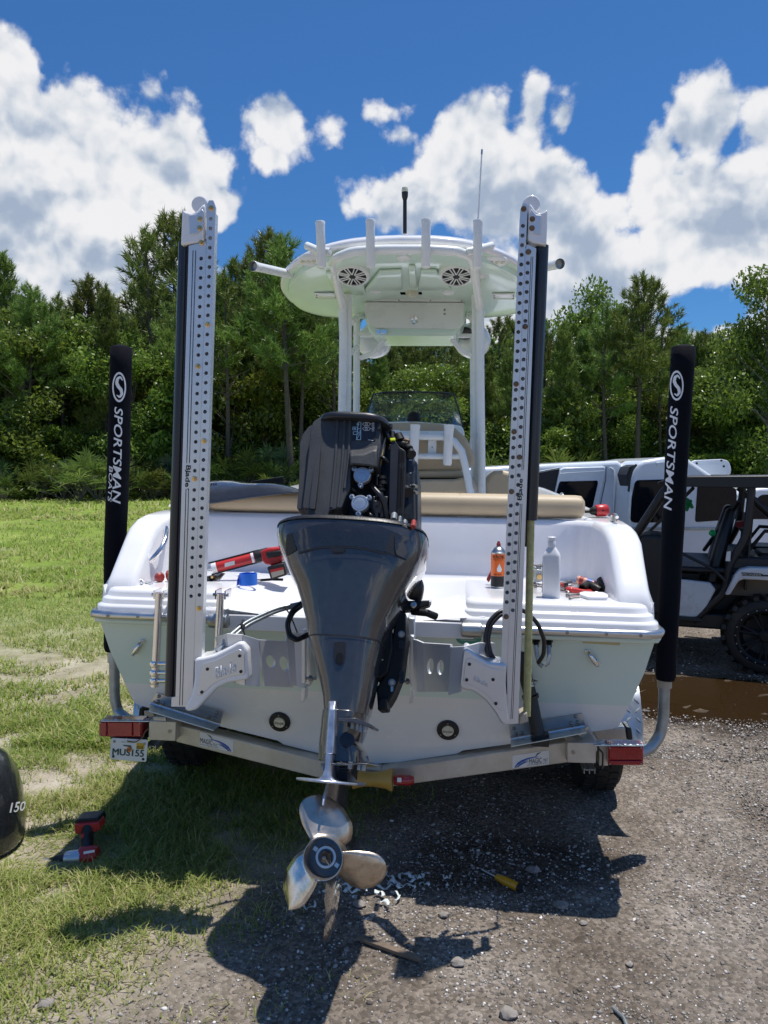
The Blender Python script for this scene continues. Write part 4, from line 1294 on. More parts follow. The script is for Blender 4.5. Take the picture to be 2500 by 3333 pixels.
# trim tabs ------------------------------------------------------------------
def pl(pts, y, th=.004): return [P(a, b, y) for a, b in pts], (0, th, 0)
for nm, upq, loq, hinge, bolts in [
    ('l', [(508, 2256), (725, 2318), (716, 2359), (490, 2288)], [(490, 2290), (717, 2361), (695, 2378), (484, 2315)], ((489, 2289), (717, 2360)), [(517, 2266), (513, 2283), (532, 2288), (704, 2321), (681, 2333), (700, 2338)]),
    ('r', [(1658, 2362), (1894, 2322), (1904, 2363), (1662, 2406)], [(1662, 2408), (1904, 2365), (1909, 2385), (1663, 2431)], ((1662, 2407), (1904, 2364)), [(1673, 2371), (1679, 2388), (1698, 2386), (1874, 2332), (1859, 2354), (1880, 2351)])]:
    mb = MB(); mb.prism(*pl(upq, .11)); mb.add([P(a, b, yy) for (a, b), yy in zip(loq, (.10, .10, -.06, -.06))], [(0, 1, 2, 3)])
    tb = mb.build('trim_tab', steel, boat, smooth=0, solid=.003)
    mb = MB(); a, b = P(*hinge[0], .095), P(*hinge[1], .095)
    for k in range(6):
        mb.cyl(a.lerp(b, k / 6 + .004), a.lerp(b, (k + 1) / 6 - .004), .0065, n=10)
    mb.build('hinge', chrome, tb, smooth=40)
    for q in bolts:
        mb = MB(); mb.lathe([(.0085, 0), (.007, .005), (.003, .0075), (0, .0078)], P(*q, .108), (0, -1, 0), 10); mb.build('tab_bolt', bolt, tb, smooth=40)
mb = MB()
mb.tube([P(1690, 2125, .06), P(1712, 2200, .04)], .022, 14); mb.tube([P(1708, 2190, .04), P(1726, 2262, .03)], .0265, 16); mb.tube([P(1726, 2262, .03), P(1728, 2272, .03)], .034, 16); mb.tube([P(1728, 2272, .03), P(1752, 2392, .0)], .0265, 16); mb.box(P(1757, 2405, .0), (.07, .04, .05))
mb.box(P(1690, 2118, .07), (.055, .04, .06))
act = mb.build('trim_actuator', blkpl, boat, smooth=40)
ab = mb.bvh(BM)
mb = MB(); decal(mb, ab, BM, *grid_poly([(1721, 2208), (1750, 2206), (1759, 2231), (1727, 2236)])); decal_text(mb, ab, BM, 'ECTROL', [(1724, 2211), (1751, 2209), (1754, 2218), (1726, 2220)], 1, bold=.02); decal_text(mb, ab, BM, 'MADE IN USA', [(1729, 2226), (1754, 2223), (1755, 2228), (1730, 2231)], 1)
mb.build('actuator_label', [paper, ink], act)
# hoses to the transom (right)
for px in (1743, 1785):
    mb = MB(); h = BF.I @ hb.ray_cast(CAMP, ray(px, 2082))[0]; mb.lathe([(.018, -.004), (.018, .008), (.012, .016), (.009, .05), (0, .05)], h, Vector((0, -1, -.35)), 16); mb.build('hose_boot', blkpl, boat, smooth=40)
mb = MB(); mb.tube([P(1743, 2100, -.03), P(1750, 2140, -.04), P(1755, 2160, -.05), P(1766, 2168, -.05)], .009, 10); mb.tube([P(1786, 2102, -.03), P(1788, 2135, -.05), P(1782, 2160, -.06), P(1772, 2166, -.06)], .009, 10); mb.build('steering_line', galv, boat, smooth=60)

# ------------------------------------------------------------------ hard top
def ttz(x, y): return 3.085 - .015 * (y - 1.5) - .115 * (abs(x + .02) / .86) ** 2.2
def plan(k, n, ins=0.0):
    a = 2 * math.pi * k / n; c, s_ = math.cos(a), math.sin(a); e = 3.2 if s_ < 0 else 2.5
    x = -.02 + (.88 - ins) * math.copysign(abs(c) ** (2 / e), c) * (1 if s_ < 0 else 1 - .12 * abs(s_))
    y = 2.42 + ((.92 if s_ < 0 else .98) - ins) * math.copysign(abs(s_) ** (2 / e), s_)
    y += .10 * (abs(c) ** 2) * (s_ < 0)
    return x, y
n = 72
def tring(ins, dz_): return [Vector((x, y, ttz(x, y) + dz_)) for x, y in [plan(k, n, ins) for k in range(n)]]
mb = MB()
rg = [tring(.75, .065), tring(.45, .055), tring(.16, .03), tring(.06, .018), tring(.02, .0), tring(.0, -.018), tring(.0, -.04), tring(.014, -.052)]
mb.loft(rg, caps=True)
top = mb.build('hard_top', white, boat, smooth=60)
mb = MB()
rg = [tring(.014, -.053), tring(.035, -.060), tring(.05, -.062), tring(.052, -.095), tring(.10, -.112), tring(.20, -.118), tring(.45, -.112), tring(.8, -.11)]
mb.loft(rg, caps=True)
under = mb.build('hard_top_underside', mintlite, boat, smooth=40)
ub = mb.bvh(BM)
def UP(px, py):
    h = ub.ray_cast(CAMP, ray(px, py))
    return BF.I @ h[0] if h[0] is not None else P(px, py, 2.2)
# raised panels on the underside
for q in [[(1060, 880), (1180, 880), (1190, 950), (1090, 952)], [(1235, 875), (1308, 872), (1310, 935), (1185, 938)], [(1370, 872), (1420, 873), (1470, 935), (1360, 936)], [(1330, 860), (1352, 860), (1358, 930), (1332, 930)]]:
    v, f = grid_poly(q, 5, 3); mb = MB(); pts = [UP(*p) for p in v]
    mb.add([p + Vector((0, 0, -.012)) for p in pts], f)
    mb.build('headliner_panel', mintlite, under, solid=.02, bevel=.008, smooth=40)
# speakers
for cx, cy in [(1149, 882), (1486, 882)]:
    c = UP(cx, cy); d = Vector((0, -.42, -1)).normalized(); u = Vector((1, 0, 0)); w = d.cross(u)
    mb = MB(); mb.lathe([(.108, -.03), (.110, .02), (.106, .038), (.096, .042), (.092, .034), (.001, .03)], c, d, 36)
    sp = mb.build('speaker', pipew, under, smooth=40)
    mb = MB(); mb.lathe([(.090, .0355), (.06, .031), (.03, .033), (0, .034)], c, d, 28); mb.lathe([(.022, .034), (.02, .046), (.01, .052), (0, .053)], c, d, 16)
    for k in range(8):
        a = 2 * math.pi * (k + .5) / 8
        for off in (-.011, .011):
            dr = u * math.cos(a) + w * math.sin(a); pr = d.cross(dr)
            p0 = c + d * .043 + dr * .02 + pr * off * .6; p1 = c + d * .0435 + dr * .094 + pr * off
            mb.tube([p0, p1], .0042, 5, mi=1)
    mb.lathe([(.088, .04), (.098, .040), (.098, .046), (.088, .046)], c, d, 32, mi=1, caps=False)
    mb.build('speaker_grille', [phs, pipew], boat, smooth=40) if False else mb.build('speaker_grille', [phs, pipew], under, smooth=40)
# spreader lights
for cx, cy in [(1013, 846), (1609, 848)]:
    c = UP(cx, cy); mb = MB()
    mb.lathe([(.075, -.01), (.078, .008), (.07, .014), (0, .014)], c, (0, -.3, -1), 24); 
    for v in mb.v: v.x = c.x + (v.x - c.x) * 1.05; v.y = c.y + (v.y - c.y) * .55
    sl = mb.build('spreader_light', pipew, under, smooth=40)
    for k in range(4):
        mb = MB(); mb.lathe([(.014, .010), (.013, .016), (0, .019)], c + Vector(((k - 1.5) * .034, 0, 0)), (0, -.3, -1), 12); mb.build('light_cell', lensw, sl, smooth=40)
for cx, cy in [(1313, 838), (1222, 947), (1460, 951), (1568, 895)]:
    c = UP(cx, cy); mb = MB(); mb.lathe([(.04, -.004), (.04, .006), (.032, .01), (.026, .006), (0, .006)], c, (0, -.2, -1), 20); mb.build('dome_light', pipew, under, smooth=40)
mb = MB(); c = UP(1341, 950); mb.lathe([(.048, -.004), (.046, .012), (.03, .03), (0, .034)], c, (0, -.3, -1), 20); mb.build('camera_pod', [lensw, ink], under, smooth=40)
for x0, x1, y_ in [(1022, 1098, 958), (1600, 1676, 960)]:
    mb = MB(); v, f = grid_poly([(x0, y_ - 8), (x1, y_ - 9), (x1 - 3, y_ + 10), (x0 + 8, y_ + 9)], 3, 2); mb.add([UP(*p) + Vector((0, 0, -.008)) for p in v], f); hp = mb.build('hatch_plate', pipew, under, solid=.008, bevel=.003)
    for sx in (x0 + 6, x1 - 8):
        for sy in (-4, 4):
            mb = MB(); mb.lathe([(.006, 0), (.004, .005), (0, .006)], UP(sx + 3, y_ + sy) + Vector((0, 0, -.013)), (0, -.3, -1), 8); mb.build('plate_screw', bolt, hp, smooth=0)
# hanging electronics locker
yb = 2.62
mb = MB(); box = [(1184, 978), (1300, 972), (1316, 980), (1366, 980), (1384, 973), (1514, 978), (1518, 1010), (1508, 1055), (1490, 1076), (1480, 1092), (1216, 1092), (1200, 1076), (1188, 1040)]
mb.prism([P(x, y, yb) for x, y in box], (0, .5, 0)); lk = mb.build('locker', mintlite, boat, bevel=.02, seg=3)
mb = MB(); dr = rounded([(1186, 984), (1513, 986), (1508, 1030), (1498, 1066), (1480, 1071), (1225, 1069), (1203, 1058), (1190, 1030)], [8, 8, 20, 24, 20, 30, 30, 20], 4)
mb.prism([P(x, y, yb - .004) for x, y in dr], (0, -.012, 0)); dd = mb.build('locker_door', pipew, boat, bevel=.004)
mb = MB(); mb.prism([P(x, y, yb - .006) for x, y in [(1186, 974), (1300, 968), (1514, 975), (1513, 983), (1186, 981)]], (0, -.014, 0)); mb.build('locker_hinge', pipew, boat, bevel=.003)
mb = MB(); c = P(1348, 1042, yb - .016); mb.lathe([(.031, 0), (.031, .004), (.028, .007), (.024, .004), (0, .004)], c, (0, -1, 0), 28); mb.box(c + Vector((0, -.007, .004)), (.012, .006, .02)); mb.lathe([(.012, .004), (.012, .008), (0, .009)], c + Vector((0, 0, -.008)), (0, -1, 0), 14); mb.build('locker_latch', chrome, dd, smooth=40)
for q in [(1447, 1008), (1447, 1022)]:
    mb = MB(); mb.lathe([(.008, 0), (.006, .004), (0, .005)], P(*q, yb - .016), (0, -1, 0), 10); mb.build('door_stud', bolt, dd, smooth=0)
for q in [(1197, 977), (1298, 977), (1401, 978), (1503, 979)]:
    mb = MB(); mb.lathe([(.006, 0), (.005, .004), (0, .005)], P(*q, yb - .02), (0, -1, 0), 10); mb.build('hinge_screw', bolt, dd, smooth=0)
mb = MB(); c = P(1242, 1080, yb - .02); mb.box(c, (.075, .03, .03)); mb.cyl(c + Vector((0, -.02, 0)), c + Vector((0, -.02, -.035)), .006, n=8); mb.build('latch_catch', chrome, boat)
# pipework
def tb(mb, pts, r=.0285, n=14): mb.tube(pts, r, n)
def curve_pts(ps, seg=6):
    """rounded polyline"""
    ps = [Vector(p) for p in ps]; out = [ps[0]]
    for i in range(1, len(ps) - 1):
        a, b, c = ps[i - 1], ps[i], ps[i + 1]
        r_ = min((a - b).length, (c - b).length) * .35
        s = b + (a - b).normalized() * r_; e = b + (c - b).normalized() * r_
        for k in range(seg + 1):
            t = k / seg; out.append((s * (1 - t) + b * t) * (1 - t) + (b * (1 - t) + e * t) * t)
    return out + [ps[-1]]
mb = MB()
yr = 2.15
legL = [P(1114, 992, yr), P(1118, 1100, yr), P(1108, 1700, yr)]; legR = [P(1562, 990, yr), P(1563, 1200, yr), P(1568, 1640, yr)]
tb(mb, legL); tb(mb, legR)
mb.tube([P(1133, 960, yr + .06), P(1128, 1700, yr + .06)], .028, 14); mb.tube([P(1548, 960, yr + .06), P(1552, 1640, yr + .06)], .028, 14)
tb(mb, [P(1162, 995, 2.95), P(1158, 1700, 2.95)], .027); tb(mb, [P(1540, 995, 2.95), P(1543, 1640, 2.95)], .027)
rear = curve_pts([P(1116, 1000, yr), P(1080, 852, 1.66), P(1098, 838, 1.52), P(1150, 818, 1.48), P(1240, 812, 1.47), P(1400, 812, 1.47), P(1490, 818, 1.48), P(1530, 836, 1.52), P(1542, 862, 1.66), P(1561, 1000, yr)])
mb.tube(rear, .0285, 14)
mb.tube([P(1000, 800, 1.56), P(1040, 817, 1.48), P(1075, 820, 1.46)], .024, 10); mb.tube([P(1520, 820, 1.47), P(1560, 812, 1.48), P(1600, 800, 1.56)], .024, 10)
tb(mb, [P(1150, 1088, 2.95), P(1550, 1090, 2.95)], .024)
tb(mb, curve_pts([P(1172, 1165, 2.95), P(1220, 1150, 2.9), P(1258, 1096, 2.8)]), .02); tb(mb, curve_pts([P(1546, 1162, 2.95), P(1500, 1140, 2.9), P(1464, 1096, 2.8)]), .02)
tb(mb, [P(1142, 1150, yr + .1), P(1165, 1125, 2.9)], .018); tb(mb, curve_pts([P(1145, 1050, yr + .2), P(1165, 1030, 2.6), P(1188, 1025, 2.75)]), .022); tb(mb, curve_pts([P(1545, 1050, yr + .2), P(1530, 1030, 2.6), P(1510, 1025, 2.75)]), .022)
tb(mb, curve_pts([P(1533, 1470, 2.6), P(1540, 1420, 2.6), P(1556, 1405, 2.5), P(1560, 1380, 2.3)]), .02)
mb.prism([P(1534, 1410, 2.6), P(1552, 1405, 2.6), P(1556, 1570, 2.6), P(1536, 1560, 2.6)], (0, .03, 0))
mb.build('hard_top_pipework', pipew, boat, smooth=50)
# rod holders of the hard top
for (xa, ya), (xb, yb2), worn in [((1042, 722), (1047, 872), 0), ((1206, 716), (1206, 871), 0), ((1387, 715), (1386, 872), 1), ((1556, 718), (1554, 874), 1)]:
    a, b = P(xa, ya, 1.42), P(xb, yb2, 1.42); d = b - a; L_ = d.length
    mb = MB(); mb.lathe([(.022, .02), (.028, -.001), (.0295, .002), (.0275, .02), (.0265, .05), (.0265, L_ - .004), (.022, L_), (.0, L_)], a, d, 18, caps=False); mb.lathe([(.026, .0), (.023, .03), (.0, .05)], a, d, 18, caps=False)
    mb.build('top_rod_holder', pipew, boat, smooth=50)
for a, b in [(P(824, 866, 1.5), P(945, 893, 1.85)), (P(1823, 858, 1.5), P(1740, 876, 1.85))]:
    d = b - a; L_ = d.length
    mb = MB(); mb.lathe([(.030, 0), (.032, .004), (.029, .02), (.0275, .06), (.0275, L_), (0, L_)], a, d, 18, caps=False); mb.lathe([(.029, .001), (.025, .03), (0, .035)], a, d, 18, caps=False, mi=1); mb.build('outrigger_holder', [pipew, galv], boat, smooth=50)
mb = MB(); a = P(1318, 760, 1.9); b = P(1318, 650, 1.9); c = P(1318, 622, 1.9); mb.cyl(a, b, .0125, n=12); mb.lathe([(.014, 0), (.02, .02), (.021, .045), (0, .045)], b, c - b, 14); mb.lathe([(.021, .047), (.022, .06), (.018, .075), (0, .08)], b, c - b, 14, mi=1); mb.build('anchor_light', [blkpl, lensw], boat, smooth=50)
mb = MB(); a = P(1555, 735, 1.6); b = P(1568, 503, 1.62); mb.tube([a, b], [.006, .0042], 8); mb.lathe([(.0055, 0), (.0055, .03), (0, .031)], b, b - a, 8, mi=1); mb.build('whip_antenna', [pipew, steel], boat, smooth=50)
# tower speakers: white bullets with dark cones turned away
for cx, cy, s in [(1214, 1112, -1), (1542, 1112, 1)]:
    c = P(cx, cy, 3.15); mb = MB(); d = Vector((-s * .28, 1, .35)).normalized()
    mb.lathe([(0, -.15), (.05, -.14), (.10, -.10), (.135, -.02), (.142, .06), (.135, .075), (.12, .06), (0, .04)], c, d, 30)
    tsp = mb.build('tower_speaker', pipew, boat, smooth=60)
    mb = MB(); mb.lathe([(.055, 0), (.06, .03), (.05, .035), (0, .03)], P(cx + (24 if s < 0 else -28), cy - 32, 2.96), Vector((0, -.6, -1)), 20); mb.build('speaker_clamp', phs, tsp, smooth=40)
# ================================================================== OUTBOARD MOTOR (tilted up)
EM = Matrix.Translation((-.18, 2.2, .56)) @ Matrix.Rotation(R(-6.5), 4, 'Z') @ Matrix.Rotation(R(-22.5), 4, 'X') @ Matrix.Rotation(R(2.6), 4, 'Y')
EF = Frame(EM)
Q = EF.pix
eng = thing('outboard_motor', 'big charcoal outboard motor tilted up on the transom with its top cover off', 'outboard motor', EM)

def erow(l, r, y, ry, ryf=.3, e=2.6, n=40):
    a, b = Q(*l, y), Q(*r, y)
    return se_ring((a.x + b.x) / 2, y, (a.z + b.z) / 2, (b.x - a.x) / 2, ry, n, e, ryf)
# lower cowl, in an upper and lower panel with a seam
rows = [erow((913, 1726), (1392, 1768), .2, .185, .34, 2.6), erow((909, 1748), (1394, 1790), .2, .188, .34, 2.6), erow((914, 1785), (1391, 1818), .2, .185, .33, 2.6), erow((927, 1820), (1380, 1846), .2, .18, .32, 2.9),
        erow((950, 1882), (1345, 1892), .2, .17, .30, 3.3), erow((973, 1934), (1318, 1934), .2, .16, .28, 3.3), erow((990, 1990), (1292, 1985), .2, .15, .26, 3.3), erow((1007, 2040), (1262, 2048), .2, .143, .24, 3.3), erow((1013, 2084), (1246, 2098), .2, .137, .22, 3.3)]
mb = MB(); mb.loft(rows, caps=True)
cowl = mb.build('lower_cowl', cowlm, eng, smooth=60)
cb = mb.bvh(EM)
rim = [erow((911, 1722), (1394, 1766), .2, .19, .345), erow((914, 1714), (1390, 1758), .2, .187, .34), erow((924, 1708), (1382, 1752), .2, .178, .33), erow((934, 1712), (1372, 1756), .2, .17, .32)]
mb = MB(); mb.loft(rim, caps=False); mb.build('cowl_rim_seal', blkpl, eng, smooth=60)
mb = MB(); rr = [Vector((v.x, v.y, v.z)) for v in erow((914, 1732), (1391, 1776), .2, .187, .34)]; mb.loft([[v for v in erow((918, 1719), (1388, 1763), .2, .182, .335)], [v + Vector((0, 0, -.02)) for v in erow((918, 1719), (1388, 1763), .2, .182, .335)]], caps=True); mb.build('cowl_tray', guts, eng)
# dark band across the back, latch recess, side vents
def strip(mb, top, bot, nx=14, ny=3, off=.003):
    vs = []; fs = []
    T = [Vector(p) for p in top]; B = [Vector(p) for p in bot]
    def at(pl, s):
        k = min(int(s * (len(pl) - 1)), len(pl) - 2); return pl[k].lerp(pl[k + 1], s * (len(pl) - 1) - k)
    for j in range(ny + 1):
        for i in range(nx + 1):
            s = i / nx; p = at(T, s).lerp(at(B, s), j / ny); vs.append((p.x, p.y))
    for j in range(ny):
        for i in range(nx):
            k = j * (nx + 1) + i; fs.append((k, k + 1, k + nx + 2, k + nx + 1))
    decal(mb, cb, EM, vs, fs, off)
mb = MB(); strip(mb, [(950, 1742), (1000, 1716), (1115, 1697), (1230, 1712), (1330, 1752)], [(974, 1797), (1030, 1782), (1100, 1776), (1180, 1782), (1262, 1800)], 20, 5, .004)
mb.build('cowl_band', cowlb, eng, smooth=60)
mb = MB(); strip(mb, [(974, 1798), (1030, 1783), (1100, 1777), (1180, 1783), (1262, 1801)], [(974, 1803), (1030, 1788), (1100, 1782), (1180, 1788), (1262, 1806)], 20, 1, .0055); mb.build('panel_seam', ink, eng, smooth=60)
mb = MB(); cv, cf = plate_faces(rounded([(1077, 1778), (1124, 1776), (1122, 1797), (1112, 1803), (1090, 1804), (1080, 1799)], 5, 3), [], 0); decal(mb, cb, EM, [(v.x, v.y) for v in cv], cf, .006); mb.build('latch_recess', ink, eng)
mb = MB(); cv, cf = plate_faces(rounded([(1084, 1784), (1118, 1783), (1116, 1793), (1108, 1798), (1094, 1799), (1086, 1794)], 4, 3), [], 0); decal(mb, cb, EM, [(v.x, v.y) for v in cv], cf, .008); mb.build('cowl_latch', phs, eng)
for q in [[(936, 1742), (952, 1734), (960, 1760), (968, 1790), (952, 1800), (936, 1810), (933, 1790)], [(1272, 1737), (1300, 1742), (1307, 1768), (1325, 1800), (1320, 1823), (1290, 1812), (1250, 1794), (1262, 1770)]]:
    mb = MB(); vs = [Vector((*p, 0)) for p in q]; c = (sum(p[0] for p in q) / len(q), sum(p[1] for p in q) / len(q)); decal(mb, cb, EM, q + [c], [(i, (i + 1) % len(q), len(q)) for i in range(len(q))], .005); mb.build('cowl_vent', ink, eng)
mb = MB(); q = [(1282, 1742), (1302, 1746), (1309, 1772), (1328, 1800), (1320, 1820), (1290, 1806), (1284, 1790)]; c = (1302, 1785); decal(mb, cb, EM, q + [c], [(i, (i + 1) % len(q), len(q)) for i in range(len(q))], .0075); mb.build('vent_louvre', cowlb, eng)
# upper casing below the seam
rows = [erow((1014, 2087), (1245, 2101), .2, .136, .22, 3.2), erow((1018, 2110), (1243, 2114), .2, .135, .21, 3.2), erow((1030, 2174), (1232, 2152), .2, .13, .2, 3.2), erow((1044, 2232), (1224, 2212), .2, .125, .19, 3), erow((1056, 2290), (1213, 2270), .2, .12, .18, 3), erow((1060, 2325), (1202, 2322), .2, .115, .17, 3)]
mb = MB(); mb.loft(rows); mid = mb.build('upper_casing', cowlm, eng, smooth=60)
ub2 = mb.bvh(EM)
mb = MB(); mb.loft([erow((1013, 2083), (1247, 2097), .2, .1385, .222, 3.3), erow((1014, 2088), (1246, 2102), .2, .1385, .222, 3.3)], caps=False); mb.build('casing_seam', ink, eng, smooth=60)
mb = MB(); q = rounded([(1088, 2090), (1125, 2090), (1125, 2140), (1118, 2160), (1106, 2168), (1093, 2160), (1088, 2138)], 5, 3); cv, cf = plate_faces(q, [], 0); decal(mb, ub2, EM, [(v.x, v.y) for v in cv], cf, .004); mb.build('exhaust_port', ink, eng)
mb = MB(); q = circ(1106, 2142, 12, 12, 17); cv, cf = plate_faces(q, [], 0); decal(mb, ub2, EM, [(v.x, v.y) for v in cv], cf, .006); mb.build('port_plug', blkgl, eng)
# leg
rows = [erow((1058, 2318), (1200, 2322), .22, .14, .15, 3), erow((1052, 2380), (1190, 2376), .22, .135, .15, 3), erow((1047, 2425), (1174, 2406), .22, .13, .15, 3), erow((1046, 2438), (1190, 2438), .22, .13, .16, 3), erow((1045, 2484), (1191, 2484), .22, .13, .16, 3)]
mb = MB(); mb.loft(rows); leg = mb.build('drive_leg', cowlm, eng, bevel=.004, smooth=40)
mb = MB(); mb.prism([Q(1100, 2337, .04), Q(1160, 2337, .03), Q(1213, 2360, .06), Q(1206, 2370, .06), Q(1150, 2352, .03), Q(1100, 2349, .04)], (0, .2, 0)); fl = mb.build('casing_flange', cowlm, eng, bevel=.003)
for a in [(1148, 2360), (1165, 2366), (1176, 2370), (1188, 2372)]:
    mb = MB(); p = Q(*a, .06); mb.cyl(p + Vector((0, 0, .012)), p + Vector((0, 0, -.012)), .0075, n=6); mb.build('flange_bolt', bolt, fl, smooth=0)
mb = MB(); mb.prism([Q(1044, 2484, .05), Q(1196, 2484, .05), Q(1200, 2489, .05), Q(1043, 2492, .05)], (0, .3, 0)); lf = mb.build('leg_flange', cowlm, eng, bevel=.002)
for a in [(1140, 2490), (1170, 2494), (1184, 2496), (1052, 2494)]:
    mb = MB(); p = Q(*a, .06); mb.cyl(p + Vector((0, 0, .01)), p + Vector((0, 0, -.012)), .008, n=6); mb.build('flange_bolt', bolt, lf, smooth=0)
mb = MB(); c = Q(1130, 2408, .075); mb.lathe([(.021, 0), (.02, .006), (0, .007)], c, (0, -1, 0), 20)
for v in mb.v: v.x = c.x + (v.x - c.x) * 1.2
mb.build('exhaust_relief', blued, eng, smooth=40)
mb = MB(); c = Q(1195, 2475, .15); mb.tube([c + Vector((0, -.02, -.01)), c + Vector((.012, -.02, 0)), c + Vector((0, -.02, .012))], .005, 8); mb.build('grease_hook', bolt, eng, smooth=60)
# worn silver spine and anti-ventilation plate
yS = .045
mb = MB()
mb.loft([[Q(1070, 2282, yS + .01), Q(1094, 2281, yS + .01), Q(1096, 2281, yS + .06), Q(1068, 2282, yS + .06)], [Q(1071, 2312, yS - .01), Q(1090, 2310, yS - .01), Q(1098, 2310, yS + .06), Q(1066, 2312, yS + .06)],
         [Q(1064, 2400, yS), Q(1088, 2400, yS), Q(1100, 2400, yS + .06), Q(1058, 2400, yS + .06)], [Q(1060, 2455, yS), Q(1084, 2455, yS), Q(1100, 2455, yS + .06), Q(1054, 2455, yS + .06)]])
mb.build('leg_spine', silvw, eng, bevel=.004, seg=3)
mb = MB(); a = [Q(1070, 2455, yS), Q(1068, 2480, yS), Q(1066, 2505, yS), Q(1064, 2525, yS), Q(1063, 2536, yS), Q(1062, 2543, yS)]
W_ = [.011, .011, .0105, .014, .024, .06]
rings = []
for p, w in zip(a, W_): rings.append([p + Vector((-w, .0, 0)), p + Vector((-w * .6, -.01, 0)), p + Vector((w * .6, -.01, 0)), p + Vector((w, 0, 0)), p + Vector((w, .1, 0)), p + Vector((-w, .1, 0))])
mb.loft(rings); mb.build('spine_foot', silvw, eng, smooth=60)
pz_ = Q(1070, 2545, .04).z
mb = MB(); pts = [(-.012, -.02), (.03, -.015), (.075, .01), (.10, .06), (.105, .16), (.09, .35), (.05, .5), (0, .56), (-.05, .5), (-.09, .35), (-.105, .16), (-.10, .06), (-.06, .01)]
cx_ = Q(1069, 2545, .1).x
mb.prism([Vector((cx_ + x, y, pz_ - .004)) for x, y in rounded(pts, .03, 4)], (0, 0, .008)); mb.build('anti_ventilation_plate', silvw, eng, bevel=.003)
mb = MB(); mb.loft([erow((1066, 2490), (1170, 2492), .24, .12, .16, 2.6, 20), erow((1075, 2520), (1160, 2520), .26, .12, .18, 2.4, 20), erow((1086, 2546), (1150, 2546), .27, .12, .2, 2.2, 20)]); mb.build('gearcase_top', cowlm, eng, smooth=50)
mb = MB()
for k in range(4): a = Q(1118, 2502 + k * 10, .125); mb.box(a, (.026, .012, .005))
mb.box(Q(1118, 2517, .145), (.03, .012, .05)); mb.build('water_intake', ink, eng)
mb = MB(); rings = []
for z in (pz_ - .004, .16, .11, .07, .04):
    w = .030 + .012 * (z < .08); rings.append([Vector((cx_ + .035 * 0 + w * sx, y, z)) for sx, y in [(0, .10), (.7, .14), (1, .24), (.9, .36), (.4, .48), (0, .52), (-.4, .48), (-.9, .36), (-1, .24), (-.7, .14)]])
mb.loft(rings); mb.lathe([(.058, .055), (.062, .12), (.064, .25), (.058, .38), (.04, .5), (.015, .58), (0, .6)], (0, 0, 0), (0, 1, 0), 28); mb.build('gearcase', cowlm, eng, smooth=50)
mb = MB(); mb.loft([[Q(1063, 2552, .03), Q(1070, 2552, .03), Q(1072, 2552, .12), Q(1061, 2552, .12)], [Q(1050, 2596, .0), Q(1058, 2596, .0), Q(1064, 2596, .09), Q(1056, 2596, .09)], [Q(1047, 2622, -.01), Q(1054, 2623, -.01), Q(1060, 2620, .05), Q(1053, 2618, .05)]])
mb.build('trim_anode', silvw, eng, bevel=.002)
mb = MB(); sk = [(1071, 2866), (1100, 2866), (1097, 2890), (1088, 2940), (1076, 2990), (1064, 3033), (1058, 3036), (1060, 3005), (1066, 2940)]
a = [Q(*p, .26) for p in [(1075, 2860), (1060, 3030)]]
mb.loft([[Vector((-.0 + x, y, z)) for x, y in [(0, .10), (w, .16), (w, .36), (0, .46), (-w, .36), (-w, .16)]] for z, w in [(-.05, .011), (-.12, .008)]] + [[Vector((x, y, z)) for x, y in [(0, .16), (w, .2), (w, .36), (0, .40), (-w, .36), (-w, .2)]] for z, w in [(-.17, .006), (-.248, .0025)]])
mb.build('skeg', cowlm, eng, smooth=40)
# propeller ---------------------------------------------------------------
mb = MB(); mb.lathe([(.0605, .30), (.0605, .0), (.060, -.012), (.0575, -.012), (.056, .0), (.054, .10), (.0, .10)], (0, .012, 0), (0, 1, 0), 40, caps=False)
mb.lathe([(.058, .11), (.0565, .0)], (0, .014, 0), (0, 1, 0), 40, mi=1, caps=False)
mb.lathe([(.054, .10), (0, .10)], (0, .012, 0), (0, 1, 0), 40, mi=1, caps=False)
prop = mb.build('propeller_hub', [propm, ink], eng, smooth=50)
mb = MB(); mb.lathe([(.0345, .07), (.0345, .055), (.031, .05), (.024, .05), (.022, .06), (.022, .075)], (0, .0, 0), (0, 1, 0), 28, caps=False)
for a in (.5, 3.65): mb.box(Vector((math.cos(a) * .038, .06, -math.sin(a) * .038)), (.016, .012, .012), Matrix.Rotation(a, 3, 'Y'))
mb.build('thrust_washer', silv, prop, smooth=40)
mb = MB(); mb.lathe([(.018, .08), (.018, .045), (.013, .04), (.009, .035), (.006, .02), (0, .018)], (0, 0, 0), (0, 1, 0), 6); mb.cyl((.0, .03, 0), (.018, .025, -.018), .003, n=6); mb.build('prop_nut', bolt, prop, smooth=0)
mb = MB()
for k in range(3):
    a = k * 2.1 + .3; mb.box(Vector((math.cos(a) * .045, .085, math.sin(a) * .045)), (.022, .02, .005), Matrix.Rotation(-a, 3, 'Y'))
mb.build('hub_spokes', rust, prop)
def resamp(pl, m):
    pl = [Vector(p) for p in pl]; d = [0]
    for a, b in zip(pl, pl[1:]): d.append(d[-1] + (b - a).length)
    out = []
    for k in range(m):
        s = d[-1] * k / (m - 1); i = max(j for j in range(len(d)) if d[j] <= s + 1e-9); i = min(i, len(pl) - 2)
        out.append(pl[i].lerp(pl[i + 1], (s - d[i]) / max(1e-9, d[i + 1] - d[i])))
    return out
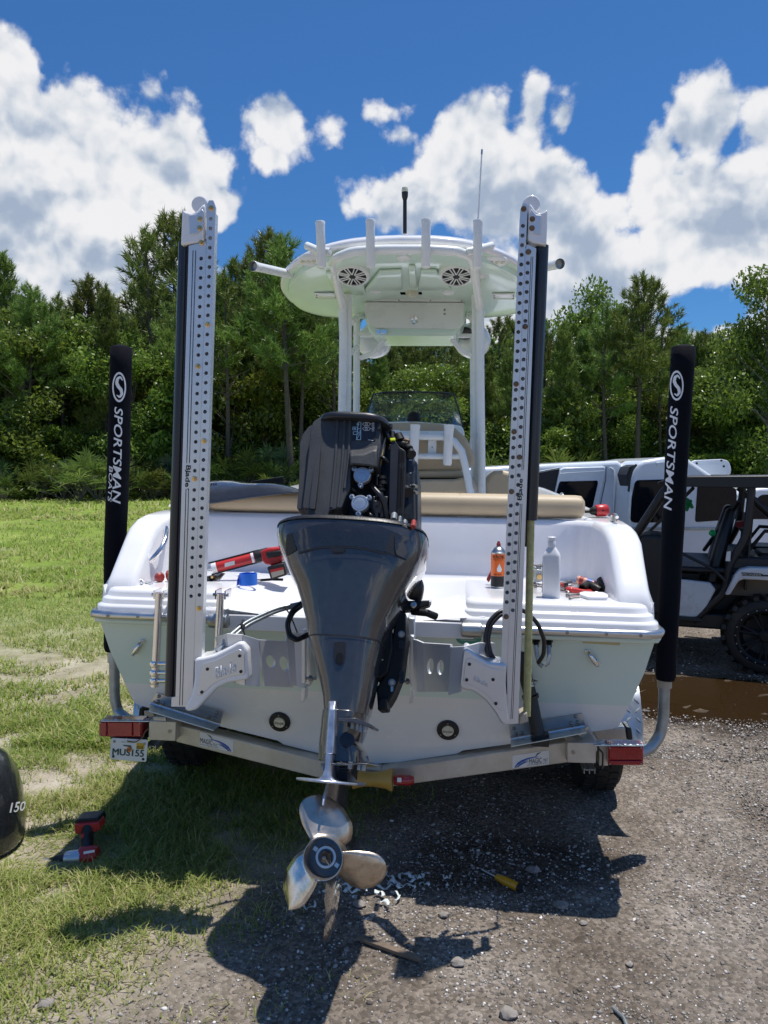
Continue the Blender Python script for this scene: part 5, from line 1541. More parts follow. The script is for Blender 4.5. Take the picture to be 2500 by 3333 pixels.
BL = [([(1016, 2752), (1010, 2733), (981, 2686), (967, 2642), (971, 2618), (982, 2601), (1000, 2592), (1020, 2589)], [(1100, 2760), (1127, 2744), (1135, 2712), (1131, 2683), (1104, 2636), (1066, 2603), (1040, 2592), (1020, 2589)], 1),
      ([(1105, 2775), (1118, 2771), (1160, 2770), (1205, 2775), (1226, 2783), (1242, 2798), (1249, 2813), (1250, 2827)], [(1075, 2840), (1089, 2856), (1125, 2893), (1169, 2906), (1212, 2896), (1230, 2881), (1243, 2861), (1249, 2842), (1250, 2827)], 1),
      ([(1002, 2775), (981, 2768), (945, 2791), (912, 2838), (900, 2885), (903, 2925), (910, 2948), (918, 2961), (930, 2968)], [(1045, 2855), (1031, 2875), (1017, 2903), (988, 2947), (966, 2963), (948, 2969), (930, 2968)], -1)]
for A_, B_, s in BL:
    m_ = 14; a = resamp(A_, m_); b = resamp(B_, m_); nx = 9; vs = []; fs = []
    for i in range(m_):
        for j in range(nx):
            t = j / (nx - 1); p = a[i].lerp(b[i], t); q = Q(p.x, p.y, 0.0)
            r_ = max(math.hypot(q.x, q.z), 1e-5)
            if r_ < .0602: q.x *= .0602 / r_; q.z *= .0602 / r_
            q.y = .04 + .085 * s * (t - .5) * (1 - .45 * i / m_) + .03 * (i / m_) - .020 * math.sin(t * math.pi)
            vs.append(q)
    for i in range(m_ - 1):
        for j in range(nx - 1):
            k = i * nx + j; fs.append((k, k + 1, k + nx + 1, k + nx))
    mb = MB(); mb.add(vs, fs); mb.build('propeller_blade', propc if A_[0][0] == 1002 else propm, eng, smooth=70, solid=.0035)
# power head ---------------------------------------------------------------
y0 = .0
Q0 = Q
def Q(px, py, y): return EF.pix(px, py, y + .055)
cover = [(1040, 1358), (1221, 1358), (1237, 1378), (1239, 1452), (1229, 1522), (1205, 1517), (1151, 1514), (1141, 1526), (1140, 1587), (1124, 1620), (1113, 1652), (1072, 1661), (1064, 1690), (1000, 1690), (1000, 1660), (1002, 1500), (1010, 1400), (1020, 1372)]
mb = MB(); mb.prism([Q(*p, y0) for p in rounded(cover, 5, 3)], (0, .38, 0)); mb.build('intake_cover', phm, eng, bevel=.010, seg=3, bang=50)
mb = MB(); wing = [(1029, 1376), (1049, 1372), (1046, 1402), (1038, 1500), (1030, 1600), (1026, 1655), (966, 1657), (974, 1558), (976, 1445), (985, 1415), (1004, 1389)]
mb.prism([Q(*p, y0 + .03) for p in rounded(wing, 5, 3)], (0, .33, 0)); mb.build('cover_wing', phm, eng, bevel=.014, seg=3)
mb = MB(); w2 = [(1046, 1405), (1020, 1432), (1003, 1500), (994, 1580), (985, 1652), (1024, 1656), (1033, 1560), (1043, 1470)]
mb.prism([Q(*p, y0 - .004) for p in rounded(w2, 5, 3)], (0, .06, 0)); mb.build('cover_fin', phm, eng, bevel=.008, seg=3)
mb = MB(); w3 = [(1043, 1466), (1028, 1486), (1018, 1550), (1006, 1654), (1025, 1657), (1036, 1560)]
mb.prism([Q(*p, y0 - .016) for p in rounded(w3, 5, 3)], (0, .03, 0)); mb.build('cover_fin', phm, eng, bevel=.006, seg=3)
for (xa, xb) in [(1100, 1078), (1124, 1100), (1141, 1121)]:
    mb = MB(); mb.tube([Q(xa, 1358, y0), Q((xa + xb) / 2 + 3, 1500, y0 + .002), Q(xb, 1652 if xb < 1110 else 1590, y0 + .002)], .007, 8); mb.build('cover_rib', phm, eng, smooth=60)
mb = MB()
hood = [(1137, 1466), (1189, 1458), (1214, 1448), (1231, 1448), (1231, 1465), (1229, 1524), (1196, 1518), (1150, 1514), (1138, 1520)]
front = [Q(*p, y0 - .03) for p in [(1139, 1482), (1185, 1478), (1212, 1466), (1228, 1466), (1228, 1522), (1196, 1515), (1150, 1511), (1139, 1516)]]
back = [Q(*p, y0 + .01) for p in [(1137, 1462), (1186, 1456), (1214, 1446), (1232, 1446), (1232, 1526), (1198, 1519), (1150, 1515), (1136, 1521)]]
mb.loft([front, back]); mb.build('cover_hood', phm, eng, bevel=.006, seg=3)
def frow(l, r, k=1.0):
    a, b = Q(*l, -.035), Q(*r, -.035)
    return se_ring((a.x + b.x) / 2, .24, (a.z + b.z) / 2, (b.x - a.x) / 2 * 1.07 * k, .22 * k, 48, 4.0)
mb = MB(); mb.loft([frow((1030, 1356), (1258, 1362), .985), frow((1027, 1353), (1260, 1359)), frow((1027, 1343), (1260, 1349)), frow((1029, 1336), (1258, 1342), .985), frow((1040, 1333), (1248, 1339), .94)]); mb.build('flywheel_cover', phs, eng, smooth=50)
# label with rigging diagram
mb = MB(); yl_ = y0 - .002
mb.prism([Q(*p, yl_) for p in [(1147, 1366), (1225, 1366), (1222, 1433), (1146, 1432)]], (0, .003, 0), 0)
def ln(pts, w=1.3, mi=1):
    for p, q in zip(pts, pts[1:]):
        d = Vector(q) - Vector(p); nrm = Vector((-d.y, d.x)).normalized() * w / 2
        mb.add([Q(*(Vector(p) + nrm), yl_ - .001), Q(*(Vector(q) + nrm), yl_ - .001), Q(*(Vector(q) - nrm), yl_ - .001), Q(*(Vector(p) - nrm), yl_ - .001)], [(0, 1, 2, 3)], mi)
def rect(x0, y0_, x1, y1, w=1.2, mi=1): ln([(x0, y0_), (x1, y0_), (x1, y1), (x0, y1), (x0, y0_)], w, mi)
ln([(1170, 1372), (1164, 1378), (1175, 1370), (1174, 1431), (1160, 1431), (1166, 1380), (1163, 1384)], 1.6); rect(1148, 1390, 1165, 1399); rect(1150, 1405, 1166, 1414); rect(1152, 1393, 1158, 1396, 1.4); ln([(1165, 1395), (1172, 1395)]); ln([(1166, 1409), (1172, 1409)]); rect(1162, 1378, 1168, 1383); ln([(1162, 1428), (1172, 1412), (1172, 1400)], 1.4)
for yy in (1375, 1390):
    ln([(1180, yy + 5), (1186, yy), (1200, yy), (1206, yy + 5), (1200, yy + 11), (1186, yy + 11), (1180, yy + 5)], 1.2, 2); rect(1189, yy + 2, 1194, yy + 9, 1.1, 2); ln([(1196, yy + 2), (1196, yy + 9)], 1.1, 2); ln([(1206, yy + 5), (1214, yy + 4)], 1.2, 2); rect(1213, yy + 1, 1218, yy + 5, 1.1, 2); rect(1211, yy + 8, 1217, yy + 13, 1.1, 2)
ln([(1198, 1431), (1215, 1434)], 1.5, 2)
mb.add([Q(1148, 1424, yl_ - .001), Q(1152, 1417, yl_ - .001), Q(1158, 1420, yl_ - .001), Q(1158, 1429, yl_ - .001), Q(1151, 1431, yl_ - .001)], [(0, 1, 2, 3, 4)], 3)
mb.build('rigging_label', [phs, printlb, paper, ink], eng, smooth=0)
# dark block behind, grilled side cover, castings
mb = MB(); mb.prism([Q(*p, .09) for p in [(1120, 1510), (1242, 1420), (1300, 1440), (1345, 1490), (1350, 1700), (1120, 1720)]], (0, .4, 0)); mb.build('engine_block', guts, eng, bevel=.02)
side = [(1274, 1436), (1286, 1433), (1300, 1455), (1321, 1468), (1318, 1580), (1311, 1695), (1288, 1690), (1266, 1674), (1268, 1560), (1271, 1450)]
mb = MB(); mb.prism([Q(*p, .045) for p in rounded(side, 6, 3)], (0, .2, 0)); sc_ov = mb.build('side_cover', phs, eng, bevel=.008, seg=3)
for k in range(5):
    xa = 1300 + k * 4; mb = MB(); mb.tube([Q(xa, 1462 + k * 2, .042), Q(xa - 8, 1686 + k, .042)], .0022, 6); mb.build('cover_slat', blkgl, sc_ov, smooth=60)
for q in [(1309, 1516), (1302, 1664)]:
    mb = MB(); mb.lathe([(.011, 0), (.011, .003), (0, .003)], Q(*q, .044), (0, -1, 0), 16); mb.build('cover_hole', ink, sc_ov)
for (xa, ya, xb, yb_) in [(1322, 1458, 1346, 1500), (1321, 1503, 1347, 1543), (1320, 1546, 1346, 1582), (1316, 1618, 1343, 1664), (1316, 1664, 1338, 1710)]:
    mb = MB(); mb.prism([Q(*p, .10) for p in rounded([(xa, ya), (xb - 6, ya + 4), (xb, ya + 14), (xb, yb_ - 8), (xb - 8, yb_), (xa - 2, yb_ - 2)], 4, 2)], (0, .2, 0)); vc = mb.build('ignition_cover', blued, eng, bevel=.008, seg=2)
    mb = MB(); mb.tube([Q(xa + 2, yb_ - 3, .095), Q(xa + 18, yb_ - 2, .095)], .003, 6); mb.build('coil_clip', silv, vc, smooth=50)
mb = MB(); mb.prism([Q(*p, .16) for p in [(1340, 1490), (1358, 1500), (1360, 1690), (1340, 1715)]], (0, .25, 0)); mb.build('far_valve_cover', blued, eng, bevel=.012)
for a, b, r_ in [((1312, 1448), (1335, 1462), .014), ((1330, 1465), (1340, 1480), .018), ((1345, 1580), (1356, 1584), .006), ((1345, 1600), (1357, 1604), .006), ((1322, 1596), (1330, 1604), .02)]:
    mb = MB(); mb.cyl(Q(*a, .10), Q(*b, .08), r_, n=12); mb.build('fuel_fitting', guts if r_ > .01 else steel, eng, smooth=40)
# silver end caps
for cx, cy in [(1179, 1548), (1172, 1640)]:
    c = Q(cx, cy, .0); mb = MB(); s_ = .0315
    mb.lathe([(s_, .012), (s_, -.004), (s_ - .003, -.008), (s_ * .78, -.008), (s_ * .76, -.0055), (s_ * .70, -.0055), (s_ * .68, -.008), (0, -.009)], c, (0, 1, 0), 36)
    for a in (R(38), R(142), R(268)):
        e = c + Vector((math.cos(a) * .038, 0, math.sin(a) * .038)); mb.cyl(e + Vector((0, .008, 0)), e + Vector((0, -.006, 0)), .0095, n=14)
    cp = mb.build('water_pump_cap', silv, eng, smooth=40)
    for a in (R(38), R(142), R(268)):
        e = c + Vector((math.cos(a) * .038, -.0065, math.sin(a) * .038)); mb = MB(); mb.lathe([(.0075, 0), (.006, .003), (0, .004)], e, (0, -1, 0), 12); mb.box(e + Vector((0, -.0045, 0)), (.009, .002, .002), None, 1); mb.box(e + Vector((0, -.0047, 0)), (.002, .002, .009), None, 1); mb.build('cap_screw', [silv, ink], cp, smooth=40)
    mb = MB()
    for tx, w, h, dz_ in [('Denso', .024, .006, .004), ('MADE IN JAPAN', .036, .003, -.004), ('19P', .008, .0035, -.013)]:
        vs, fs = text_fit(tx, w, h, shear=.2 if h > .005 else 0); mb.add([c + Vector((v.x - w / 2, -.0097, v.y + dz_)) for v in vs], fs)
    mb.build('cap_stamp', galv, cp)
# hoses and harness
def hose(pts, r, mat=cable, name='hose', n=10):
    mb = MB(); mb.tube(curve_pts(pts, 5), r, n); return mb.build(name, mat, eng, smooth=60)
hose([Q(1200, 1576, .05), Q(1212, 1585, .03), Q(1238, 1612, .02), Q(1252, 1640, .03), Q(1258, 1690, .05)], .010)
hose([Q(1135, 1580, .03), Q(1150, 1594, .02), Q(1168, 1612, .05)], .006)
hose([Q(1195, 1668, .05), Q(1206, 1678, .04), Q(1216, 1684, .05)], .008)
hose([Q(1238, 1395, .06), Q(1255, 1405, .05), Q(1268, 1428, .05), Q(1272, 1440, .08)], .009)
mb = MB(); mb.prism([Q(*p, -.01) for p in rounded([(1228, 1371), (1238, 1370), (1239, 1398), (1227, 1397)], 3, 2)], (0, .05, 0)); mb.tube([Q(1238, 1389, .05), Q(1268, 1387, .05)], .011, 12); mb.tube([Q(1262, 1381, .04), Q(1262, 1394, .04)], .007, 8); mb.tube([Q(1272, 1382, .04), Q(1272, 1394, .04)], .007, 8); mb.build('fuel_filter_bracket', guts, eng, smooth=40)
for k, (c_, dx_) in enumerate([(printgreen, 0), (reddull, 3), (printlb, 6), (yell, 9), (ink, 12), (ink, -3)]):
    mb = MB(); mb.tube(curve_pts([Q(1252 + dx_ * .5, 1425, .06), Q(1244 + dx_ * .7, 1450, .05), Q(1236 + dx_, 1485, .05), Q(1228 + dx_ * .6, 1540, .07), Q(1222 + dx_ * .5, 1620, .08)], 4), .0028, 6); mb.build('harness_wire', c_, eng, smooth=60)
hose([Q(1232, 1484, .05), Q(1250, 1492, .03), Q(1262, 1506, .05)], .007)
for (a, b) in [((1243, 1550), (1246, 1580)), ((1240, 1580), (1240, 1600))]:
    mb = MB(); p, q = Q(*a, .06), Q(*b, .06); d = q - p; L_ = d.length; mb.lathe([(.010, 0), (.016, .1 * L_), (.016, .4 * L_), (.012, .45 * L_), (.012, .6 * L_), (.017, .65 * L_), (.017, L_)], p, d, 14); mb.build('injector_fitting', blkgl, eng, smooth=40)
mb = MB(); mb.tube([Q(1240, 1602, .07), Q(1243, 1640, .07), Q(1240, 1690, .09)], .011, 10); mb.build('hose', galv, eng, smooth=60)
for a, b, r_ in [((1275, 1408), (1278, 1430), .013), ((1294, 1414), (1302, 1435), .017), ((1288, 1440), (1318, 1448), .012)]:
    mb = MB(); mb.cyl(Q(*a, .06), Q(*b, .06), r_, r_ * 1.2, 12); mb.build('connector', blkgl, eng, smooth=40)
mb = MB(); mb.prism([Q(*p, .04) for p in [(1269, 1426), (1286, 1424), (1287, 1433), (1270, 1434)]], (0, .02, 0)); mb.build('wire_clip', neon, eng, bevel=.002)
mb = MB(); mb.tube(curve_pts([Q(1308, 1436, .06), Q(1318, 1430, .05), Q(1333, 1434, .05), Q(1330, 1443, .06), Q(1316, 1444, .06)], 4), .004, 6); mb.build('hose_clip', rust, eng, smooth=60)
for a, r_, m_ in [((1281, 1684), .012, galv), ((1300, 1693), .008, steel), ((1316, 1706), .010, steel), ((1345, 1706), .009, reddull)]:
    mb = MB(); mb.cyl(Q(a[0], a[1] + 10, .0), Q(a[0] + 2, a[1] - 8, .03), r_, n=10); mb.build('plug_fitting', m_, eng, smooth=40)
for y_, a, b in [(0, (1230, 1620), (1236, 1700))]:
    mb = MB()
    for k in range(7):
        x = 1212 + k * 7; mb.box(Q(x, 1640 + (k % 3) * 14, .07), (.02, .03, .05))
    mb.build('coil_pack', guts, eng, bevel=.004)
Q = Q0
# swivel bracket and clamp on the starboard side, steering ram
mb = MB()
br = [(1290, 1990), (1320, 1990), (1322, 2080), (1308, 2190), (1280, 2260), (1262, 2290), (1230, 2310), (1225, 2240), (1262, 2180), (1275, 2090)]
mb.prism([Q(*p, .30) for p in br], (0, .16, 0)); mb.prism([Q(*p, .28) for p in [(1216, 2120), (1276, 2050), (1278, 2110), (1262, 2190), (1226, 2216)]], (0, .2, 0)); mb.prism([Q(*p, .26) for p in [(1232, 2270), (1258, 2272), (1260, 2310), (1228, 2312)]], (0, .12, 0))
sw = mb.build('clamp_bracket', blkgl, eng, bevel=.006)
for a in [(1307, 2065), (1276, 2222), (1243, 2152)]:
    mb = MB(); mb.cyl(Q(*a, .295), Q(*a, .28), .009, n=6); mb.lathe([(.013, 0), (.013, .004), (0, .004)], Q(*a, .298), (0, -1, 0), 16); mb.build('bracket_bolt', bolt, sw, smooth=0)
mb = MB(); q = rounded([(1272, 2225), (1281, 2222), (1280, 2250), (1272, 2252)], 3, 2); mb.prism([Q(*p, .297) for p in q], (0, .004, 0)); mb.build('bracket_slot', steel, sw)
for a in [(1308, 2192), (1308, 2204), (1308, 2217), (1306, 2092), (1306, 2104)]:
    mb = MB(); mb.lathe([(.0095, 0), (.0095, .003), (0, .003)], Q(*a, .292), (0, -1, 0), 12); mb.build('bracket_hole', ink, sw)
mb = MB(); mb.prism([Q(*p, .30) for p in [(1305, 1955), (1400, 1953), (1398, 1968), (1345, 1985), (1300, 1988)]], (0, .05, 0)); mb.tube([Q(1340, 1990, .32), Q(1390, 1995, .3), Q(1422, 2008, .32)], .014, 10); mb.cyl(Q(1395, 1962, .29), Q(1404, 1962, .29), .011, n=6, mi=1); mb.lathe([(.013, 0), (.013, .012), (0, .012)], Q(1346, 1970, .298), (0, -1, 0), 12, mi=1); mb.build('steering_arm', [blkgl, steel], eng, bevel=.004)
mb = MB(); mb.tube(curve_pts([Q(1335, 1880, .35), Q(1352, 1910, .34), Q(1345, 1945, .36)]), .035, 14); mb.build('rigging_tube', cable, eng, smooth=60)
mb = MB(); mb.prism([Q(*p, .34) for p in [(962, 1900), (985, 1960), (996, 2010), (1030, 2010), (1010, 1900)]], (0, .1, 0)); mb.build('tilt_bracket', blkgl, eng, bevel=.01)
# jack plate between motor and transom
for q in ([(1325, 2010), (1352, 2012), (1352, 2230), (1325, 2225)], [(992, 2080), (1010, 2080), (1010, 2235), (992, 2235)]):
    mb = MB(); mb.prism([P(x, y, -.03) for x, y in q], (0, .12, 0)); mb.build('mounting_plate', plate_al, eng, F=BF, bevel=.006)

# ================================================================== SHALLOW WATER ANCHORS
def anchor(label, side):
    L = side < 0
    yF = -.35
    if L:
        ledge = [(591, 700), (582, 1050), (567, 1660), (545, 2290)]; redge = [(702, 660), (690, 1050), (671, 1660), (656, 2160)]
    else:
        ledge = [(1693, 700), (1678, 1050), (1646, 1640), (1630, 2170)]; redge = [(1783, 690), (1772, 1050), (1743, 1640), (1738, 1690)]
    def ex(pl, y):
        ys = [p[1] for p in pl]; return float(np.interp(y, ys, [p[0] for p in pl]))
    def lx(y):
        m = (ledge[-1][0] - ledge[0][0]) / (ledge[-1][1] - ledge[0][1]); return ledge[0][0] + m * (y - ledge[0][1])
    def rx(y):
        m = (redge[-1][0] - redge[0][0]) / (redge[-1][1] - redge[0][1]); return redge[0][0] + m * (y - redge[0][1])
    root_p = P(lx(2290) + 40, 2290, yF)
    t = thing('shallow_water_anchor', label, 'boat anchor', BM @ Matrix.Translation(root_p), 'pole anchors on the transom')
    def w_out(y, f):   # f: 0 at the outer edge, 1 at the inner edge
        a, b = (lx(y), rx(y)) if L else (rx(y), lx(y))
        return (a + (b - a) * f, y)
    def quad(f0, f1, y0, y1, yl, th, mat, name, bev=.003, parent=t):
        mb = MB(); mb.prism([P(*w_out(y0, f0), yl), P(*w_out(y0, f1), yl), P(*w_out(y1, f1), yl), P(*w_out(y1, f0), yl)], (0, th, 0)); return mb.build(name, mat, parent, F=BF, bevel=bev)
    # the dark spike sleeve on the outer side
    if L:
        mb = MB(); a, b = P(*w_out(790, .13), yF + .045), P(*w_out(2262, .10), yF + .045); mb.tube([a, b], .0235, 16); sl = mb.build('spike_sleeve', navy, t, F=BF, smooth=60)
        quad(.18, .27, 795, 2275, yF + .012, .08, ink, 'sleeve_groove', .001)
    else:
        mb = MB(); a, b = P(*w_out(800, .16), yF + .045), P(*w_out(1693, .13), yF + .045); mb.tube([a, b], .024, 16); sl = mb.build('spike_sleeve', navy, t, F=BF, smooth=60)
        mb = MB(); a2, b2 = P(1728, 1690, yF + .045), P(1715, 2330, yF + .045); mb.tube([a2, b2], .0135, 14); mb.build('fibreglass_spike', fibre, t, F=BF, smooth=60)
        mb = MB(); mb.prism([P(*p, yF + .05) for p in [(1711, 1692), (1722, 1692), (1714, 1780), (1710, 1780)]], (0, .05, 0)); mb.build('spike_guide', ink, t, F=BF)
        mb = MB(); mb.prism([P(*p, yF + .02) for p in [(1692, 2330), (1716, 2318), (1718, 2350), (1690, 2358)]], (0, .08, 0)); mb.build('spike_foot', trimb, t, F=BF, bevel=.004)
    # channel with printed lines
    f0 = .24 if L else .36
    if not L: 
        def fr(y): return f0 if y < 1690 else .36
    yb = 2300 if L else 2355
    yt = 792 if L else 800
    mb = MB(); A = [P(*w_out(yt + 8, f0), yF), P(*w_out(yt - 4, .70), yF), P(*w_out(yt + 10, .76), yF), P(*w_out(yb if L else 2170, .76), yF), P(*w_out(yb, .62 if L else .70), yF), P(*w_out(yb, .12 if L else f0 - .02), yF), P(*w_out(2270, .12 if L else f0 - .02), yF), P(*w_out(2268, f0), yF)]
    if not L: A = [P(*w_out(yt + 8, f0), yF), P(*w_out(yt - 4, .70), yF), P(*w_out(yt + 10, .76), yF), P(*w_out(2168, .76), yF), P(1652, 2357, yF), P(1687, 2355, yF), P(1700, 1990, yF)]
    # plate with a real row of holes, on a dark channel
    def uv(p): return (p.x, p.z)
    holesA = []; holesB = []
    c0, c1 = (.62, .86) if L else (.64, .87)
    step = 31.4; y = (843 if L else 850)
    gold_rows_A = [790, 1192, 1558] if L else [820, 1063, 1488]
    gold_rows_B = [678, 1056, 1435, 1980] if L else [680, 1250, 1405, 1600, 2007]
    ya = (810 + step if L else 856)
    while ya < (1960 if L else 1990):
        if all(abs(ya - g) > 18 for g in gold_rows_A): holesA.append(ya)
        ya += step
    ybb = (712 if L else 735)
    while ybb < (1945 if L else 1975):
        if all(abs(ybb - g) > 18 for g in gold_rows_B): holesB.append(ybb)
        ybb += step
    def plate(outl, holes, fx, yl, th, name, mat):
        ol = [(p.x, p.z) for p in outl]
        hl = []
        for hy in holes:
            c = P(*w_out(hy, fx), yl); hl.append([(x, z) for x, z in circ(c.x, c.z, .0071, 14)])
        vs, fs = plate_faces(ol, hl, th)
        mb = MB(); mb.add([Vector((v.x, yl + th / 2 + v.z, v.y)) for v in vs], fs); return mb.build(name, mat, t, F=BF, smooth=20)
    ch = plate(A, holesA, c0, yF, .012, 'channel', plate_al)
    quad(f0 + .02, .74, yt + 20, 2260, yF + .022, .07, coreg, 'channel_core', .002)
    ytop = 652 if L else 662
    armo = [P(*w_out(ytop + 30, .735), yF - .006), P(*w_out(ytop + 10, .76), yF - .006), P(*w_out(ytop, .80), yF - .006), P(*w_out(ytop, .92), yF - .006), P(*w_out(ytop + 22, 1.0), yF - .006), P(*w_out(2150 if L else 2170, 1.0), yF - .006), P(*w_out(2150 if L else 2170, .765), yF - .006), P(*w_out(790, .765), yF - .006)]
    arm = plate(armo, holesB, c1 + .01, yF - .006, .010, 'linkage_arm', plate_al)
    quad(.80, .96, ytop + 30, 2140, yF + .016, .025, coreg, 'arm_core', .002)
    quad(.965, .995, ytop + 40, 2150, yF + .004, .035, plate_al, 'arm_side', .002)
    # two printed lines and the maker's word
    for f in ((.36, .44) if L else (.46, .52)):
        for (ya, yb2) in ([(815, 1508), (1592, 2296)] if L else [(835, 1530), (1640, 2340)]):
            mb = MB(); w = .012
            mb.prism([P(*w_out(ya, f), yF - .001), P(*w_out(ya, f + w * 1.6), yF - .001), P(*w_out(yb2, f + w * 1.6), yF - .001), P(*w_out(yb2, f), yF - .001)], (0, .002, 0)); mb.build('pinstripe', ink, ch, F=BF, smooth=0)
    mb = MB()
    if L: qd = [(621, 1515), (617, 1586), (602, 1585), (606, 1514)]; body = 'Blade'
    else: qd = [(1684, 1628), (1688, 1557), (1702, 1558), (1698, 1629)]; body = 'Blade'
    vs, fs = text_fit(body, 1, 1, bold=.02)
    a_, b_, c_, d_ = [Vector(q) for q in qd]
    out = []
    for v in vs:
        s, tt = v.x, 1 - v.y; q = (a_ * (1 - s) + b_ * s) * (1 - tt) + (d_ * (1 - s) + c_ * s) * tt; out.append(P(q.x, q.y, yF - .0015))
    mb.add(out, fs)
    if L: mb.add([P(*q, yF - .0015) for q in [(601, 1527), (607, 1533), (612, 1550), (604, 1536)]], [(0, 1, 2, 3)]); mb.add([P(*q, yF - .0015) for q in circ(612, 1592, 2.4, 8)], [tuple(range(8))])
    else: mb.add([P(*q, yF - .0015) for q in [(1704, 1616), (1698, 1610), (1693, 1594), (1701, 1608)]], [(0, 1, 2, 3)]); mb.add([P(*q, yF - .0015) for q in circ(1693, 1552, 2, 8)], [tuple(range(8))])
    mb.build('blade_lettering', ink, ch, F=BF, smooth=0)
    # bolts
    for fx, rowl, yl in ((c0, gold_rows_A, yF), (c1 + .01, gold_rows_B, yF - .006)):
        for by in rowl:
            c = P(*w_out(by, fx), yl); mb = MB(); mb.lathe([(.0095, 0), (.0095, .003), (.0075, .0035)], c, (0, -1, 0), 14); mb.cyl(c + Vector((0, -.003, 0)), c + Vector((0, -.010, 0)), .0068, n=6); mb.cyl(c + Vector((0, -.009, 0)), c + Vector((0, -.015, 0)), .0035, n=8)
            mb.build('pivot_bolt', gold if L else rust, t, F=BF, smooth=20)
    # top knuckle: scooped white casting with a half-round hinge
    kn = [(-.01, 798), (.0, 690), (.03, 680), (.12, 688), (.30, 694), (.46, 684), (.58, 668), (.66, 662), (.69, 676), (.69, 780), (.50, 790)]
    front = [P(*w_out(y, f), yF + .0) for f, y in kn]
    mb = MB(); mb.prism(front, (0, .11, 0)); k1 = mb.build('knuckle', white, t, F=BF, bevel=.008, seg=3)
    mb = MB(); pk = [(.22, 700), (.42, 698), (.60, 680), (.66, 690), (.64, 740), (.50, 760), (.24, 765)]
    mb.prism([P(*w_out(y, f), yF - .003) for f, y in pk], (0, .004, 0)); mb.build('knuckle_pocket', plate_al, k1, F=BF, bevel=.002)
    c = P(*w_out(676, .63), yF + .05); mb = MB(); mb.lathe([(.028, -.04), (.031, -.036), (.031, .05), (.028, .055)], c, (0, 1, 0), 28); mb.build('hinge_drum', white, t, F=BF, bevel=.004)
    for by in (713, 743):
        c = P(*w_out(by, .55), yF - .002); mb = MB(); mb.lathe([(.0095, 0), (.0095, .003), (.0075, .0035)], c, (0, -1, 0), 14); mb.cyl(c + Vector((0, -.003, 0)), c + Vector((0, -.009, 0)), .0068, n=6); mb.build('knuckle_bolt', gold if L else rust, k1, F=BF, smooth=20)
    quad(.66, .735, ytop + 20, 795, yF + .03, .07, navy, 'hinge_pad', .002)
    # curved white bracket
    if L: br = [(632, 2150), (640, 2142), (660, 2140), (700, 2130), (750, 2105), (776, 2090), (790, 2092), (806, 2115), (812, 2208), (800, 2214), (745, 2222), (705, 2240), (668, 2280), (640, 2310), (612, 2318), (600, 2308), (603, 2295), (622, 2262), (632, 2210)]; holes = [(675, 2178), (780, 2135), (784, 2186), (657, 2253)]
    else: br = [(1650, 2172), (1640, 2162), (1620, 2160), (1585, 2155), (1545, 2130), (1520, 2112), (1510, 2115), (1506, 2135), (1495, 2230), (1500, 2242), (1540, 2250), (1580, 2280), (1612, 2320), (1632, 2355), (1650, 2362), (1658, 2350), (1652, 2300), (1646, 2220)]; holes = [(1519, 2213), (1605, 2212), (1528, 2162), (1614, 2290)]
    mb = MB(); mb.prism([P(*q, yF - .03) for q in rounded(br, 8, 3)], (0, .11, 0)); bk = mb.build('mount_bracket', plate_al if not L else white, t, F=BF, bevel=.010, seg=3)
    inn = ([(660, 2160), (700, 2150), (752, 2124), (780, 2112), (795, 2125), (798, 2195), (740, 2205), (700, 2222), (655, 2262), (640, 2268), (646, 2220)] if L else [(1632, 2182), (1590, 2172), (1545, 2148), (1524, 2140), (1514, 2160), (1508, 2222), (1545, 2234), (1590, 2266), (1622, 2308), (1638, 2318), (1634, 2240)])
    mb = MB(); mb.prism([P(*q, yF - .033) for q in rounded(inn, 8, 3)], (0, .006, 0)); ip = mb.build('bracket_web', plate_al, t, F=BF, bevel=.003)
    for q in holes:
        mb = MB(); mb.lathe([(.006, 0), (.006, .002), (0, .002)], P(*q, yF - .034), (0, -1, 0), 12); mb.build('bracket_hole', ink, bk, F=BF, smooth=0)
    mb = MB(); qd = [(700, 2172), (768, 2150), (768, 2186), (700, 2212)] if L else [(1545, 2200), (1588, 2222), (1586, 2236), (1542, 2214)]
    vs, fs = text_fit('Blade', 1, 1, bold=.015); a_, b_, c_, d_ = [Vector(q) for q in qd]; out = []
    for v in vs:
        s, tt = v.x, 1 - v.y; q = (a_ * (1 - s) + b_ * s) * (1 - tt) + (d_ * (1 - s) + c_ * s) * tt; out.append(P(q.x, q.y, yF - .0345))
    mb.add(out, fs); mb.build('bracket_lettering', white if L else plate_al, bk, F=BF, solid=.002)
    # bent adapter plate with two round holes, ending at the motor mount
    th = .012
    if L:
        seq = [((705, 2072), (712, 2100), yF + .13), ((740, 2062), (770, 2222), yF + .02), ((790, 2066), (800, 2230), yF - .0), ((842, 2082), (845, 2234), yF + .03), ((930, 2075), (945, 2228), yF + .14), ((955, 2062), (965, 2232), yF + .16), ((990, 2058), (990, 2240), yF + .17)]
        hl = [(872, 2149, 15, 21), (916, 2150, 16, 24)]; pa, pb = 3, 4
    else:
        seq = [((1338, 2080), (1340, 2242), yF + .17), ((1356, 2082), (1360, 2250), yF + .16), ((1380, 2092), (1386, 2252), yF + .15), ((1470, 2106), (1462, 2262), yF + .03), ((1510, 2104), (1500, 2252), yF + .0), ((1560, 2092), (1540, 2240), yF + .02), ((1606, 2092), (1608, 2140), yF + .14)]
        hl = [(1408, 2170, 11, 26), (1441, 2178, 11, 24)]; pa, pb = 2, 3
    mb = MB()
    cols = [(P(*a_, yl), P(*b_, yl)) for a_, b_, yl in seq]
